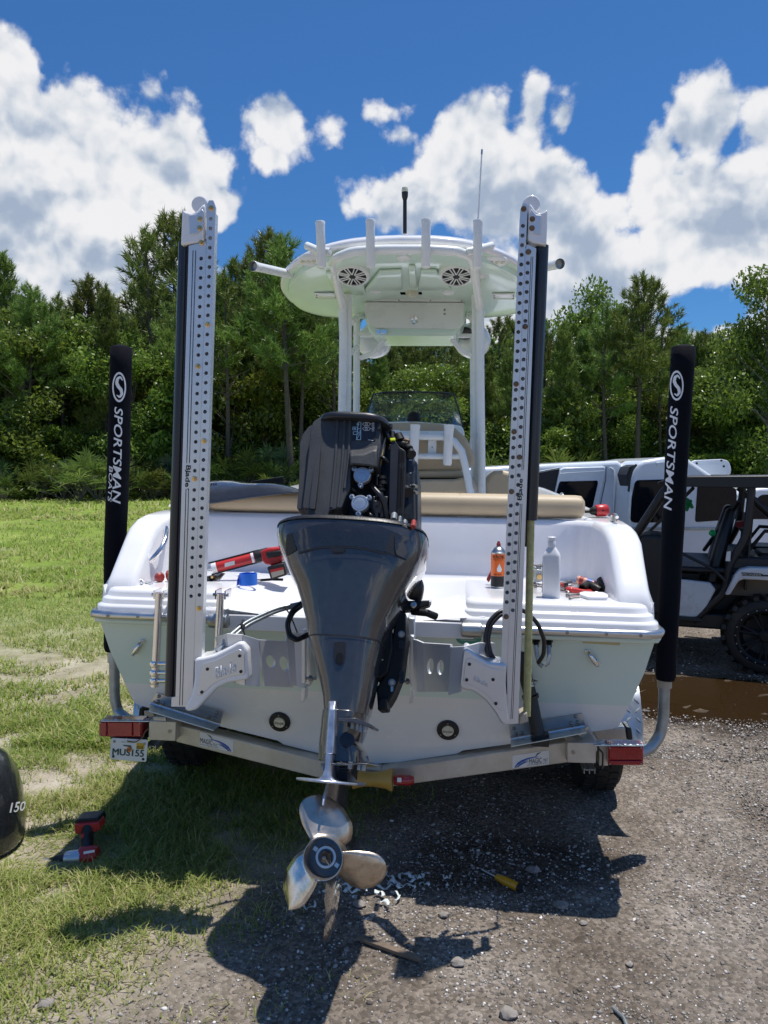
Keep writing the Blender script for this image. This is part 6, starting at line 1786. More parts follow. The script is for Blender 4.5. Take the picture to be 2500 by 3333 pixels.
    for i in range(len(cols) - 1):
        a0, b0 = cols[i]; a1, b1 = cols[i + 1]
        if i == pa:
            # flat panel with holes
            ex_ = (a1 - a0); Lx = ex_.length; ex_.normalize(); up = (a0 - b0); nrm = ex_.cross(up).normalized(); ez = nrm.cross(ex_) * -1
            ez = up.normalized()
            def to2(p): return ((p - a0).dot(ex_), (p - a0).dot(ez))
            pln = Frame(BM @ Matrix.Translation(a0) @ Matrix((ex_.to_4d(), nrm.to_4d(), ez.to_4d(), (0, 0, 0, 1))).transposed()) if False else None
            def hit(px, py):
                c0_ = BF.I @ CAMP; d_ = BF.I.to_3x3() @ ray(px, py); k_ = (a0 - c0_).dot(nrm) / d_.dot(nrm); return c0_ + d_ * k_
            ol = [to2(a0), to2(a1), to2(b1), to2(b0)]
            hs2 = [[to2(hit(cx_ + r1 * math.cos(w_), cy_ + r2 * math.sin(w_))) for w_ in [2 * math.pi * k_ / 24 for k_ in range(24)]] for cx_, cy_, r1, r2 in hl]
            vs, fs = plate_faces(ol, hs2, th)
            mb.add([a0 + ex_ * v.x + ez * v.y + nrm * v.z for v in vs], fs)
        else:
            mid_ = []
            nrm = (a1 - a0).cross(a0 - b0).normalized() * th / 2
            mb.prism([a0 + nrm, a1 + nrm, b1 + nrm, b0 + nrm], -nrm * 2)
    mb.build('adapter_plate', M('adapter_aluminium', (.70, .71, .73), .38, .35, var=.06, bump=.08) if 'adapter_aluminium' not in bpy.data.materials else bpy.data.materials['adapter_aluminium'], t, F=BF, smooth=50)
    fx_ = (988, 2060, 2240) if L else (1342, 2080, 2246)
    mb = MB(); mb.prism([P(fx_[0] - 8, fx_[1] - 10, yF + .16), P(fx_[0] + 6, fx_[1] - 10, yF + .16), P(fx_[0] + 6, fx_[2] - 14, yF + .16), P(fx_[0] - 8, fx_[2] - 14, yF + .16)], (0, .03, 0)); mb.prism([P(fx_[0] - 6, fx_[2] - 2, yF + .2), P(fx_[0] + 8, fx_[2] - 4, yF + .2), P(fx_[0] + 4, fx_[2] + 42, yF + .2), P(fx_[0] - 10, fx_[2] + 46, yF + .2)], (0, .05, 0)); fp = mb.build('adapter_flange', plate_al, t, F=BF, bevel=.003)
    for q in ([(1013, 2208)] if L else [(1330, 2096), (1328, 2218)]):
        mb = MB(); c = P(*q, yF + .17); mb.cyl(c + Vector((-.02, 0, 0)), c + Vector((.02, 0, 0)), .006, n=8); mb.cyl(c + Vector((-.008, 0, 0)), c + Vector((.004, 0, 0)), .013, n=6); mb.build('flange_nut', bolt, fp, F=BF, smooth=20)
    return t
aL = anchor('left white pole anchor with brass bolts and a black sleeve down its left side', -1)
aR = anchor('right white pole anchor with rusty bolts and a bare yellowish spike below its sleeve', 1)
# hydraulic lines
def line_thing(name, pts, r, label, F=P):
    mb = MB(); mb.tube(curve_pts(pts, 6), r, 8); return mb
mb = MB(); mb.tube(curve_pts([P(700, 2118, -.33), P(735, 2080, -.30), P(800, 2025, -.22), P(900, 1980, -.15), P(985, 1962, -.1)]), .0075, 10); mb.tube(curve_pts([P(706, 2120, -.33), P(742, 2090, -.30), P(805, 2034, -.22), P(902, 1988, -.15), P(985, 1968, -.1)]), .0075, 10)
c1 = mb.build('hydraulic_hose', galv, aL, F=BF, smooth=60)
mb = MB(); mb.tube(curve_pts([P(985, 1958, -.16), P(950, 1985, -.2), P(932, 2030, -.22), P(940, 2072, -.24), P(965, 2086, -.24), P(1002, 2070, -.2)]), .0075, 10); mb.tube(curve_pts([P(985, 1972, -.15), P(955, 1995, -.2), P(938, 2032, -.21), P(946, 2066, -.23), P(968, 2080, -.23), P(1002, 2062, -.2)]), .0065, 10)
mb.build('hydraulic_hose', cable, aL, F=BF, smooth=60)
mb = MB(); mb.tube(curve_pts([P(785, 2036, -.24), P(790, 2044, -.25), P(797, 2070, -.24)]), .003, 6); mb.tube([P(778, 2044, -.23), P(792, 2034, -.24)], .012, 8); mb.tube(curve_pts([P(925, 1975, -.15), P(945, 2000, -.15), P(970, 2065, -.15)]), .003, 6); mb.build('cable_tie', ink, aL, F=BF, smooth=60)
mb = MB(); mb.tube(curve_pts([P(1612, 2158, -.3), P(1588, 2135, -.3), P(1578, 2080, -.28), P(1590, 2025, -.26), P(1622, 1992, -.24), P(1660, 1982, -.22), P(1710, 1988, -.2), P(1752, 2030, -.18), P(1772, 2085, -.16), P(1770, 2130, -.16), P(1752, 2158, -.14)]), .0082, 10); mb.tube(curve_pts([P(1620, 2160, -.3), P(1598, 2130, -.3), P(1588, 2080, -.28), P(1600, 2030, -.26), P(1630, 2000, -.24), P(1660, 1992, -.22)]), .0075, 10)
mb.build('hydraulic_hose', cable, aR, F=BF, smooth=60)
# ================================================================== TRAILER
tr = thing('boat_trailer', 'aluminium boat trailer with red tail lights and black-sleeved guide posts under the boat', 'boat trailer', BM)
yB = .12
# V-shaped rear cross beam
for pts in ([(573, 2357), (1046, 2475), (1046, 2535), (575, 2414)], [(1046, 2535), (1046, 2475), (1398, 2482), (1400, 2545), (1250, 2556)], [(1398, 2482), (1850, 2414), (1850, 2482), (1400, 2545)]):
    pass
mb = MB()
Lq = [P(570, 2357, yB), P(1070, 2482, yB), P(1070, 2541, yB), P(572, 2415, yB)]
Rq = [P(1240, 2508, yB), P(1850, 2414, yB), P(1850, 2482, yB), P(1240, 2566, yB)]
mb.prism(Lq, (0, .075, 0)); mb.prism([Lq[1], Rq[0], Rq[3], Lq[2]], (0, .075, 0)); mb.prism(Rq, (0, .075, 0))
beam = mb.build('rear_cross_beam', alu, tr, bevel=.004)
mb = MB(); mb.prism([P(1245, 2508, yB - .01), P(1290, 2500, yB - .01), P(1296, 2552, yB - .01), P(1250, 2562, yB - .01)], (0, .02, 0)); mb.build('roller_bracket', alu, tr)
mb = MB(); a, b = P(1150, 2535, yB - .06), P(1278, 2538, yB - .06); d = b - a; L_ = d.length
mb.lathe([(.0, 0), (.042, 0), (.036, .12 * L_), (.030, .3 * L_), (.030, .55 * L_), (.038, .85 * L_), (.045, .93 * L_), (.047, L_), (0, L_)], a, d, 24); mb.build('keel_roller', yellowroll, tr, smooth=40)
mb = MB(); mb.lathe([(0, 0), (.020, 0), (.022, .02), (.022, .07), (.014, .085), (0, .088)], b + Vector((.005, 0, 0)), d, 16); mb.box(b + Vector((.03, -.022, .01)), (.018, .004, .018), None, 1); mb.build('marker_light', [redlens, printw], tr, smooth=40)
# side rails
for s in (-1, 1):
    mb = MB(); mb.box((s * .86, 2.8, .50), (.08, 4.4, .12)); mb.build('frame_rail', alu, tr, bevel=.006)
mb = MB(); mb.box((0, 5.2, .47), (.10, 4.4, .12)); mb.build('tongue', alu, tr, bevel=.006)
# end brackets with slots
for q, hole, tex in [([(485, 2346), (573, 2350), (571, 2413), (483, 2409)], (552, 2381), -1), ([(1846, 2417), (1942, 2418), (1940, 2485), (1846, 2483)], (1866, 2449), 1)]:
    mb = MB(); mb.prism([P(*p, yB - .055) for p in q], (0, .12, 0)); eb = mb.build('end_bracket', alu, tr, bevel=.003)
    mb = MB(); mb.lathe([(.008, 0), (.008, .002), (0, .002)], P(*hole, yB - .056), (0, -1, 0), 16); mb.build('bracket_hole', bolt, eb)
    mb = MB()
    x0 = q[3][0] + (4 if tex < 0 else 50); y_ = q[3][1] + (2 if tex < 0 else 2)
    for k in range(5): mb.box(P(x0 + k * 8.5, y_ + (6 if k % 2 else 10), yB + .0), (.003 if k % 2 == 0 else .012, .10, .022 if k % 2 == 0 else .004))
    mb.build('bracket_channel', galv, eb)
# ribbed step treads
for q in ([(500, 2338), (540, 2340), (560, 2324), (528, 2323)], [(1885, 2386), (1915, 2363), (1938, 2412), (1908, 2414)]):
    mb = MB(); L0 = P(q[0][0], q[0][1], yB - .05); 
    pts = [P(q[0][0], q[0][1], yB - .05), P(q[1][0], q[1][1], yB - .05), P(q[2][0], q[2][1], yB + .12), P(q[3][0], q[3][1], yB + .12)]
    mb.prism(pts, (0, 0, -.012))
    for k in range(7):
        a = pts[0].lerp(pts[1], (k + .3) / 7); b = pts[3].lerp(pts[2], (k + .3) / 7); mb.tube([a + Vector((0, 0, .003)), b + Vector((0, 0, .003))], .004, 6)
    mb.build('ribbed_tread', alu, tr, smooth=40)
# diamond plate caps over the lights with raised lugs
def tread(nm, pts, nu, nv, parent=tr, th=.004, lug=.016, F=None):
    a, b, c, d = pts
    mb = MB(); nrm = (b - a).cross(d - a).normalized()
    if nrm.z < 0: nrm = -nrm
    mb.prism(pts, -nrm * th)
    o = mb.build(nm, diamond, parent, F=F, bevel=.001)
    mb = MB()
    for i in range(nu):
        for j in range(nv):
            s = (i + .5) / nu; t_ = (j + .5) / nv; c_ = a.lerp(b, s).lerp(d.lerp(c, s), t_)
            u = (b - a).normalized(); w = (d - a).normalized(); dr = (u + w if (i + j) % 2 else u - w).normalized(); pr = nrm.cross(dr)
            L1 = lug
            mb.add([c_ - dr * L1, c_ - pr * L1 * .28, c_ + dr * L1, c_ + pr * L1 * .28, c_ + nrm * .0035 - dr * L1 * .5, c_ + nrm * .0035 + dr * L1 * .5], [(0, 1, 4), (1, 2, 5, 4), (2, 3, 5), (3, 0, 4, 5)])
    mb.build('tread_lugs', diamond, o, F=F, smooth=0, kind='stuff')
    return o
for (xa, xb, y1_, y2_) in [((328, 347), (486, 484), 2346, 2329), ((1936, 1925), (2096, 2088), 2425, 2411)]:
    tread('light_cover_plate', [P(xa[0], y1_, yB - .07), P(xb[0], y1_ + 1, yB - .07), P(xb[1], y2_, yB + .09), P(xa[1], y2_, yB + .09)], 8, 4)
# tail lights: housing, lens panels, screws
for nm, q in (('l', [(322, 2347), (463, 2346), (463, 2400), (322, 2398)]), ('r', [(1979, 2428), (2095, 2428), (2095, 2492), (1980, 2491)])):
    mb = MB(); mb.prism([P(*p, yB - .05) for p in q], (0, .07, 0)); hs_ = mb.build('tail_light', redlens, tr, bevel=.004)
    (x0, y0_), (x1, _), (_, y1_), _ = q
    if nm == 'l': pan = [(x0 + 3, y0_ + 3, x0 + 26, y1_ - 4), (x0 + 30, y0_ + 3, x0 + 110, y1_ - 4), (x0 + 113, y0_ + 3, x1 - 3, y1_ - 4)]
    else: pan = [(x0 + 4, y0_ + 3, x1 - 4, y0_ + 43), (x0 + 4, y0_ + 47, x1 - 4, y1_ - 3)]
    for (a0, b0_, a1, b1) in pan:
        mb = MB(); mb.prism([P(a0, b0_, yB - .052), P(a1, b0_, yB - .052), P(a1, b1, yB - .052), P(a0, b1, yB - .052)], (0, -.006, 0)); mb.build('lens_panel', redlens, hs_, bevel=.003)
    for sx in (x0 + 6, x1 - 8):
        for sy in (y0_ + 6, y1_ - 6):
            mb = MB(); mb.lathe([(.0035, 0), (.003, .003), (0, .0035)], P(sx, sy, yB - .058), (0, -1, 0), 8); mb.build('lens_screw', bolt, hs_, smooth=0)
    mb = MB(); sx = x1 + 12 if nm == 'l' else x0 - 14
    mb.prism([P(sx - 14, y0_, yB), P(sx + 14, y0_, yB), P(sx + 14, y1_, yB), P(sx - 14, y1_, yB)], (0, .06, 0)); mb.build('light_bracket', alu if nm == 'r' else phs, tr)
mb = MB(); mb.tube(curve_pts([P(482, 2372, yB - .06), P(470, 2384, yB - .07), P(466, 2400, yB - .07), P(440, 2417, yB - .07), P(415, 2412, yB - .06), P(412, 2400, yB - .05)]), .0025, 6); mb.build('light_wire', rust, tr, smooth=60)
mb = MB(); mb.tube(curve_pts([P(1948, 2436, yB - .06), P(1962, 2450, yB - .07), P(1962, 2490, yB - .05), P(1960, 2500, yB)]), .004, 6); mb.build('light_wire', cable, tr, smooth=60)
# licence plate
yP = yB - .06
mb = MB(); mb.prism([P(*p, yP) for p in rounded([(361, 2402), (482, 2408), (476, 2481), (357, 2471)], 7, 3)], (0, .003, 0)); lp = mb.build('licence_plate', paper, tr, bevel=.0015)
def ptxt(body, q, y, mat, name, parent, **k):
    vs, fs = text_fit(body, 1, 1, **k); a, b, c, d = [Vector(p) for p in q]; out = []
    for v in vs:
        s, t_ = v.x, 1 - v.y; p = (a * (1 - s) + b * s) * (1 - t_) + (d * (1 - s) + c * s) * t_; out.append(P(p.x, p.y, y))
    mb = MB(); mb.add(out, fs)
    if body == 'MUS155':
        for dx_, dz_ in ((.0012, 0), (-.0012, 0), (0, .0012)): mb.add([p + Vector((dx_, -.0002, dz_)) for p in out], fs)
    return mb.build(name, mat, parent, smooth=0)
ptxt('MUS155', [(367, 2436), (469, 2442), (467, 2464), (366, 2457)], yP - .0012, printgreen, 'plate_number', lp, bold=0)
ptxt('MYFLORIDA.COM', [(395, 2413), (443, 2415), (443, 2419), (395, 2417)], yP - .0012, printgreen, 'plate_state', lp)
mb = MB(); mb.add([P(*p, yP - .0013) for p in [(445, 2418), (471, 2419), (469, 2440), (443, 2438)]], [(0, 1, 2, 3)]); mb.build('plate_sticker', yell, lp)
ptxt('02-24', [(446, 2428), (465, 2429), (465, 2438), (446, 2437)], yP - .0022, ink, 'sticker_date', lp, bold=.02)
mb = MB(); mb.add([P(*p, yP - .0009) for p in circ(420, 2440, 9, 10, 9)], [tuple(range(10))]); mb.build('plate_orange', M('plate_orange', (.75, .22, .05), .5), lp)
mb = MB(); mb.add([P(*p, yP - .0009) for p in [(400, 2424), (426, 2426), (430, 2438), (424, 2440), (418, 2431), (402, 2428)]], [tuple(range(6))]); mb.build('plate_state_outline', printgreen, lp)
for q in [(372, 2413), (470, 2421), (369, 2462), (466, 2471)]:
    mb = MB(); mb.lathe([(.006, 0), (.005, .003), (0, .004)], P(*q, yP - .0005), (0, -1, 0), 10); mb.build('plate_screw', bolt if q[1] < 2450 else ink, lp, smooth=0)
mb = MB(); mb.box(P(420, 2400, yB - .03), (.16, .02, .02)); mb.build('plate_bracket', phs, tr)
# maker's decals on the beam
def magic(x0, y0_, x1, y1_, flip, slope):
    """sticker panel given by its left and right ends; swoosh and word"""
    def at(s, t_):  # s 0..1 along, t 0..1 down
        p0, p1 = ((x0, y0_[0]), (x1, y1_[0])); b0_, b1 = ((x0 - slope, y0_[1]), (x1 - slope, y1_[1]))
        return P(p0[0] * (1 - s) * (1 - t_) + p1[0] * s * (1 - t_) + b0_[0] * (1 - s) * t_ + b1[0] * s * t_, (p0[1] * (1 - s) + p1[1] * s) * (1 - t_) + (b0_[1] * (1 - s) + b1[1] * s) * t_, yB - .0015)
    o = Vector((0, -.0012, 0))
    mb = MB(); mb.add([at(0, 0), at(1, 0), at(1, 1), at(0, 1)], [(0, 1, 2, 3)], 0)
    def arc(p, w, mi):
        for i in range(len(p) - 1):
            (s0, t0), (s1, t1) = p[i], p[i + 1]; ww0, ww1 = w[i], w[i + 1]
            mb.add([at(s0, t0 - ww0) + o, at(s1, t1 - ww1) + o, at(s1, t1 + ww1) + o, at(s0, t0 + ww0) + o], [(0, 1, 2, 3)], mi)
    def m(p): return [(1 - s, t_) for s, t_ in p] if flip else p
    arc(m([(.06, .95), (.14, .70), (.25, .52), (.40, .40), (.55, .35), (.72, .36)]), [.05, .10, .08, .06, .04, .01], 2)
    arc(m([(.14, .95), (.22, .78), (.32, .66), (.45, .58)]), [.04, .05, .05, .01], 2)
    arc(m([(.10, .99), (.17, .80), (.27, .62), (.42, .50)]), [.02, .02, .02, .01], 1)
    arc(m([(.62, .34), (.68, .16), (.78, .04)]), [.02, .06, .01], 1)
    tx = [('MAGIC', .46, .44, .34, .36, 0), ('TILT', .84, .56, .13, .20, 0), ('www.magictilt.com', .40, .82, .56, .10, .01)] if not flip else [('MAGIC', .02, .42, .36, .36, 0), ('TILT', .40, .62, .13, .18, 0), ('www.magictilt.com', .02, .84, .54, .10, .01)]
    for body, s0, t0, ws, ht, bo in tx:
        vs, fs = text_fit(body, 1, 1, bold=bo); mb.add([at(s0 + v.x * ws, t0 + ht * (1 - v.y)) + o * 1.3 for v in vs], fs, 1)
    mb.build('maker_decal', [paper, ink, printblue], beam, smooth=0)
magic(651, (2382, 2426), 761, (2411, 2449), True, 2)
magic(1668, (2460, 2501), 1787, (2442, 2488), False, 0)
# bunk ends, fender with tread plate, tyres
for (q, cq, y_) in [([(1917, 2366), (2036, 2368), (2042, 2408), (1945, 2408)], [(2036, 2368), (2056, 2370), (2061, 2410), (2042, 2409)], .30), ([(465, 2312), (498, 2312), (505, 2334), (470, 2340)], [(450, 2334), (452, 2306), (470, 2298), (500, 2300), (498, 2312), (468, 2312), (466, 2336)], .30)]:
    mb = MB(); mb.prism([P(*p, y_) for p in q], (0, .08, 0)); mb.build('bunk_bracket', alu, tr, bevel=.005)
    mb = MB(); mb.prism([P(*p, y_ - .004) for p in cq], (0, .09, 0)); mb.build('bunk_cap', blkpl, tr, bevel=.006)
for s in (-1, 1):
    mb = MB(); mb.box((s * .62, 2.2, .56), (.12, 3.4, .05)); mb.build('bunk', blk, tr, bevel=.01)
for s in (-1, 1):
    for yc in (1.15, 1.98):
        R_, w = .335, .105; cx = s * 1.12; zc = .335 - s * -.0
        mb = MB(); mb.lathe([(.20, -w * .8), (.27, -w), (.31, -w), (R_ - .01, -w * .8), (R_, -w * .5), (R_, w * .5), (R_ - .01, w * .8), (.31, w), (.27, w), (.20, w * .8)], (cx, yc, zc), (1, 0, 0), 48, caps=False); tw = mb.build('trailer_tyre', rubber, tr, smooth=40)
        mb = MB()
        for k in range(40):
            a = 2 * math.pi * k / 40
            for off in (-.06, 0, .06): mb.box(Vector((cx + off, yc + math.cos(a + off * .8) * R_, zc + math.sin(a + off * .8) * R_)), (.045, .03, .010), Matrix.Rotation(a + math.pi / 2, 3, 'X'))
        mb.build('tyre_tread', rubber, tw, smooth=0, kind='stuff')
        mb = MB(); mb.lathe([(.205, -w * .75), (.2, -w * .5), (.08, -w * .3), (.06, -w * .9), (0, -w * .95)], (cx, yc, zc), (s * -1, 0, 0), 28); mb.lathe([(.205, -w * .75), (.2, -w * .2), (.05, -w * .1), (0, 0)], (cx, yc, zc), (s, 0, 0), 28); mb.build('wheel_rim', galv, tw, smooth=40)
    rows = []
    for k in range(15):
        a = math.pi * (k / 14); y_ = 1.565 - 1.0 * math.cos(a); z_ = .40 + .36 * min(1, math.sin(a) * 1.5)
        rows.append((y_, z_))
    for i in range(len(rows) - 1):
        pass
    fp = None
    a0, a1 = .98, 1.25
    mb = MB(); mb.loft([[Vector((s * a0, y_, z_)), Vector((s * a1, y_, z_)), Vector((s * a1, y_, z_ - .05)), Vector((s * a1, y_, z_ - .008)), Vector((s * a0, y_, z_ - .008))] for y_, z_ in rows], caps=False, closed=False); fd = mb.build('fender', diamond, tr, smooth=40)
    mb = MB()
    for i in range(len(rows) - 1):
        (ya, za), (yb_, zb) = rows[i], rows[i + 1]; L_ = math.hypot(yb_ - ya, zb - za); nn = max(1, int(L_ / .045))
        for j in range(nn):
            for k in range(6):
                t_ = (j + .5) / nn; c_ = Vector((s * (a0 + .025 + k * .045), ya + (yb_ - ya) * t_, za + (zb - za) * t_)); w_ = Vector((0, yb_ - ya, zb - za)).normalized(); u = Vector((1, 0, 0)); nrm = Vector((0, -w_.z, w_.y)); dr = (u + w_ if (i + j + k) % 2 else u - w_).normalized(); pr = nrm.cross(dr); L1 = .02
                mb.add([c_ - dr * L1, c_ - pr * L1 * .3, c_ + dr * L1, c_ + pr * L1 * .3, c_ + nrm * .004 - dr * L1 * .5, c_ + nrm * .004 + dr * L1 * .5], [(0, 1, 4), (1, 2, 5, 4), (2, 3, 5), (3, 0, 4, 5)])
    mb.build('tread_lugs', diamond, fd, smooth=0, kind='stuff')
# guide posts: bent galvanised pipe, pvc collar, printed sleeve
def guide(side):
    yg = .40
    if side < 0:
        pipe = [P(470, 2352, yg - .1), P(420, 2345, yg - .06), P(384, 2318, yg), P(373, 2270, yg), P(372, 2130, yg)]; col = ((372, 2155), (372, 2112)); sl = [(370, 2114), (374, 1800), (386, 1500), (395, 1132)]; rr_ = [.046, .051, .052, .049]
    else:
        pipe = [P(1980, 2470, yg - .1), P(2060, 2462, yg - .1), P(2120, 2435, yg - .03), P(2150, 2390, yg), P(2160, 2330, yg), P(2163, 2215, yg)]; col = ((2163, 2237), (2164, 2200)); sl = [(2166, 2208), (2186, 1800), (2203, 1480), (2225, 1132)]; rr_ = [.0445, .047, .0485, .0505]
    mb = MB(); mb.tube(curve_pts(pipe, 6), .0245, 16); gp = mb.build('guide_post', galv, tr, smooth=60)
    mb = MB(); mb.cyl(P(*col[0], yg), P(*col[1], yg), .031, n=20); mb.build('pvc_collar', trimb if side > 0 else galv, gp, smooth=40)
    cs = [P(*q, yg) for q in sl]; top = cs[-1]; d = (cs[-1] - cs[-2]).normalized()
    pts = [cs[0] + (cs[1] - cs[0]).normalized() * -.006, cs[0] + (cs[1] - cs[0]).normalized() * .015]; rs = [rr_[0] * .86, rr_[0]]
    for a, b, ra, rb in zip(cs, cs[1:], rr_, rr_[1:]):
        for k in range(1, 7): t_ = k / 6; pts.append(a.lerp(b, t_)); rs.append(ra + (rb - ra) * t_ + random.uniform(-.0007, .0007))
    pts += [top + d * .006, top + d * .014]; rs += [rr_[-1] * .8, rr_[-1] * .25]
    mb = MB(); mb.tube(pts, rs, 28); sv = mb.build('post_sleeve', blk, gp, smooth=60)
    bv = mb.bvh(BM)
    mb = MB(); cx, cy = (388, 1260) if side < 0 else (2203, 1255)
    ro, ri = (22, 49), (17.5, 42)
    vs, fs = [], []
    nn = 48
    for k in range(nn):
        a = 2 * math.pi * k / nn; vs += [(cx + ro[0] * math.cos(a), cy + ro[1] * math.sin(a)), (cx + ri[0] * math.cos(a), cy + ri[1] * math.sin(a))]
        j = (k + 1) % nn; fs.append((2 * k, 2 * j, 2 * j + 1, 2 * k + 1))
    decal(mb, bv, BM, vs, fs, .0012)
    def vtext(body, x0, x1, ya, yb_, bold, shear=.25):
        """letters running down the post: x0 is the foot of the letters, x1 their head"""
        t_, f_ = text_fit(body, 1, 1, bold=bold, shear=shear)
        out = []
        for v in t_:
            yy = ya + (yb_ - ya) * v.x; lean = (x0[1] - x0[0]) * v.x
            out.append((x0[0] + lean + (x1 - x0[0]) * v.y, yy))
        decal(mb, bv, BM, out, f_, .0012, step=7)
    # the ring's S, drawn as a thick double hook
    sp = [(cx - 8, cy + 26), (cx + 2, cy + 33), (cx + 9, cy + 22), (cx + 6, cy + 8), (cx - 3, cy - 2), (cx - 8, cy - 14), (cx - 5, cy - 28), (cx + 4, cy - 33), (cx + 11, cy - 22)]
    sp = [(cx + (x - cx) * .98, y) for x, y in sp]
    ws = [1.5, 3.5, 4.6, 5.2, 5.4, 5.2, 4.6, 3.5, 1.5]
    vs, fs = [], []
    fine = resamp(sp, 30)
    for i, p in enumerate(fine):
        a = fine[max(i - 1, 0)]; b = fine[min(i + 1, 29)]; dd = (b - a).normalized(); nn_ = Vector((-dd.y, dd.x)); w = float(np.interp(i / 29 * 8, range(9), ws)); vs += [tuple(p + nn_ * w), tuple(p - nn_ * w)]
        if i: fs.append((2 * i - 2, 2 * i, 2 * i + 1, 2 * i - 1))
    decal(mb, bv, BM, vs, fs, .0012)
    if side < 0:
        vtext('SPORTSMAN', (373, 365), 400, 1324, 1640, .012)
        mb2 = mb
        vtext('BOATS', (356, 351), 368, 1516, 1634, .010)
    else:
        vtext('SPORTSMAN', (2183, 2160), 2209, 1322, 1662, .012)
    mb.build('sleeve_print', printw, gp, smooth=60)
guide(-1); guide(1)

# ================================================================== LOOSE THINGS ON THE BOAT
def deck(px, py, z=1.186): return BM @ BF.pixz(px, py, z)
def Wp(px, py, ybl): return BM @ P(px, py, ybl)
def lay(name, label, cat, parts, group=None):
    """parts: [(part name, builder mesh in world axes, material, kwargs)]"""
    zs = [p for _, m_, _, _ in parts for p in m_.v]; lo = min(p.z for p in zs); cx = sum(p.x for p in zs) / len(zs); cy = sum(p.y for p in zs) / len(zs)
    t = thing(name, label, cat, (cx, cy, lo), group)
    for nm, m_, mt, kw in parts: m_.build(nm, mt, t, F=WF, **kw)
    return t
def LT(prof, p, d, n=20):
    m_ = MB(); m_.lathe(prof, p, d, n); return m_
# caulking gun
ax0, ax1 = Wp(690, 1850, .30), Wp(850, 1808, .36); d = (ax1 - ax0).normalized(); Lg = (ax1 - ax0).length; up = Vector((0, 0, 1)); sd_ = d.cross(up).normalized()
m1 = LT([(0, 0), (.020, 0), (.0235, .006), (.0235, .03), (.0235, Lg * .93), (0, Lg * .93)], ax0, d); m2 = LT([(.0238, 0), (.0242, .001), (.0242, .022), (.0, .022)], ax0, d)
m3 = LT([(.003, 0), (.006, .03), (.009, .04), (.0, .041)], ax0 - d * .04, d); m4 = LT([(.0275, 0), (.0295, .01), (.0295, .06), (.026, .075), (0, .075)], ax1 - d * .03, d, 24)
m5 = MB(); 
for o_ in (.027, -.027): m5.box(ax0.lerp(ax1, .47) + (up - d * up.dot(d)).normalized() * o_, (Lg * 1.02, .012, .006), Matrix((d, sd_, d.cross(sd_) * -1)).transposed())
m6 = LT([(.0238, 0), (.0244, .001), (.0244, .012), (0, .012)], ax0 + d * Lg * .80, d); m7 = MB()
m7.add([ax0 + d * (Lg * .28) - sd_ * -.0 + Vector((0, -.0246, z)) for z in (-.008, .010)] + [ax0 + d * (Lg * .48) + Vector((0, -.0246, z)) for z in (.010, -.008)], [(0, 1, 2, 3)])
bodyp = MB(); hd = [(846, 1795), (868, 1785), (915, 1780), (925, 1800), (912, 1835), (885, 1840), (862, 1838), (852, 1826)]; bodyp.prism([Wp(*q, .33) for q in hd], BM.to_3x3() @ Vector((0, .06, 0)))
grip = MB(); grip.prism([Wp(*q, .325) for q in [(862, 1798), (915, 1790), (918, 1810), (868, 1820)]], BM.to_3x3() @ Vector((0, .075, 0)))
batt = MB(); batt.prism([Wp(*q, .29) for q in rounded([(868, 1846), (922, 1832), (934, 1872), (882, 1889)], 4, 2)], BM.to_3x3() @ Vector((0, .085, 0)))
blab = MB(); blab.prism([Wp(*q, .288) for q in [(879, 1855), (921, 1846), (925, 1868), (886, 1881)]], BM.to_3x3() @ Vector((0, .002, 0)))
blab2 = MB(); blab2.prism([Wp(*q, .287) for q in [(879, 1855), (921, 1846), (922, 1854), (881, 1864)]], BM.to_3x3() @ Vector((0, .001, 0)))
lay('caulking_gun', 'red and black cordless caulking gun lying on the left platform beside the motor', 'caulking gun', [('cartridge', m1, redp, {}), ('cartridge_cap', m2, printw, {}), ('nozzle', m3, whitepl, {}), ('barrel_collar', m4, blkpl, {}), ('barrel_rail', m5, blkpl, {}), ('cartridge_band', m6, printw, {}), ('cartridge_label', m7, paper, {}), ('gun_body', bodyp, redp, dict(bevel=.008, seg=2)), ('handle_grip', grip, blkpl, dict(bevel=.008)), ('battery', batt, blkpl, dict(bevel=.005)), ('battery_label', blab, trimb, {}), ('battery_band', blab2, redp, {})])
# blue tape roll
c = deck(808, 1903); ring = MB(); ring.lathe([(.038, 0), (.0395, 0), (.0395, .050), (.036, .050), (.036, 0)], c, (0, 0, 1), 40, caps=False); tail = MB(); tail.add([c + Vector((-.0395, -.005, 0)), c + Vector((-.0395, -.005, .045)), c + Vector((-.042, -.03, .03)), c + Vector((-.046, -.034, 0))], [(0, 1, 2, 3)])
lay('tape_roll', 'roll of bright blue masking tape on the left platform', 'tape', [('roll', ring, bluetape, {}), ('loose_end', tail, bluetape, {})])
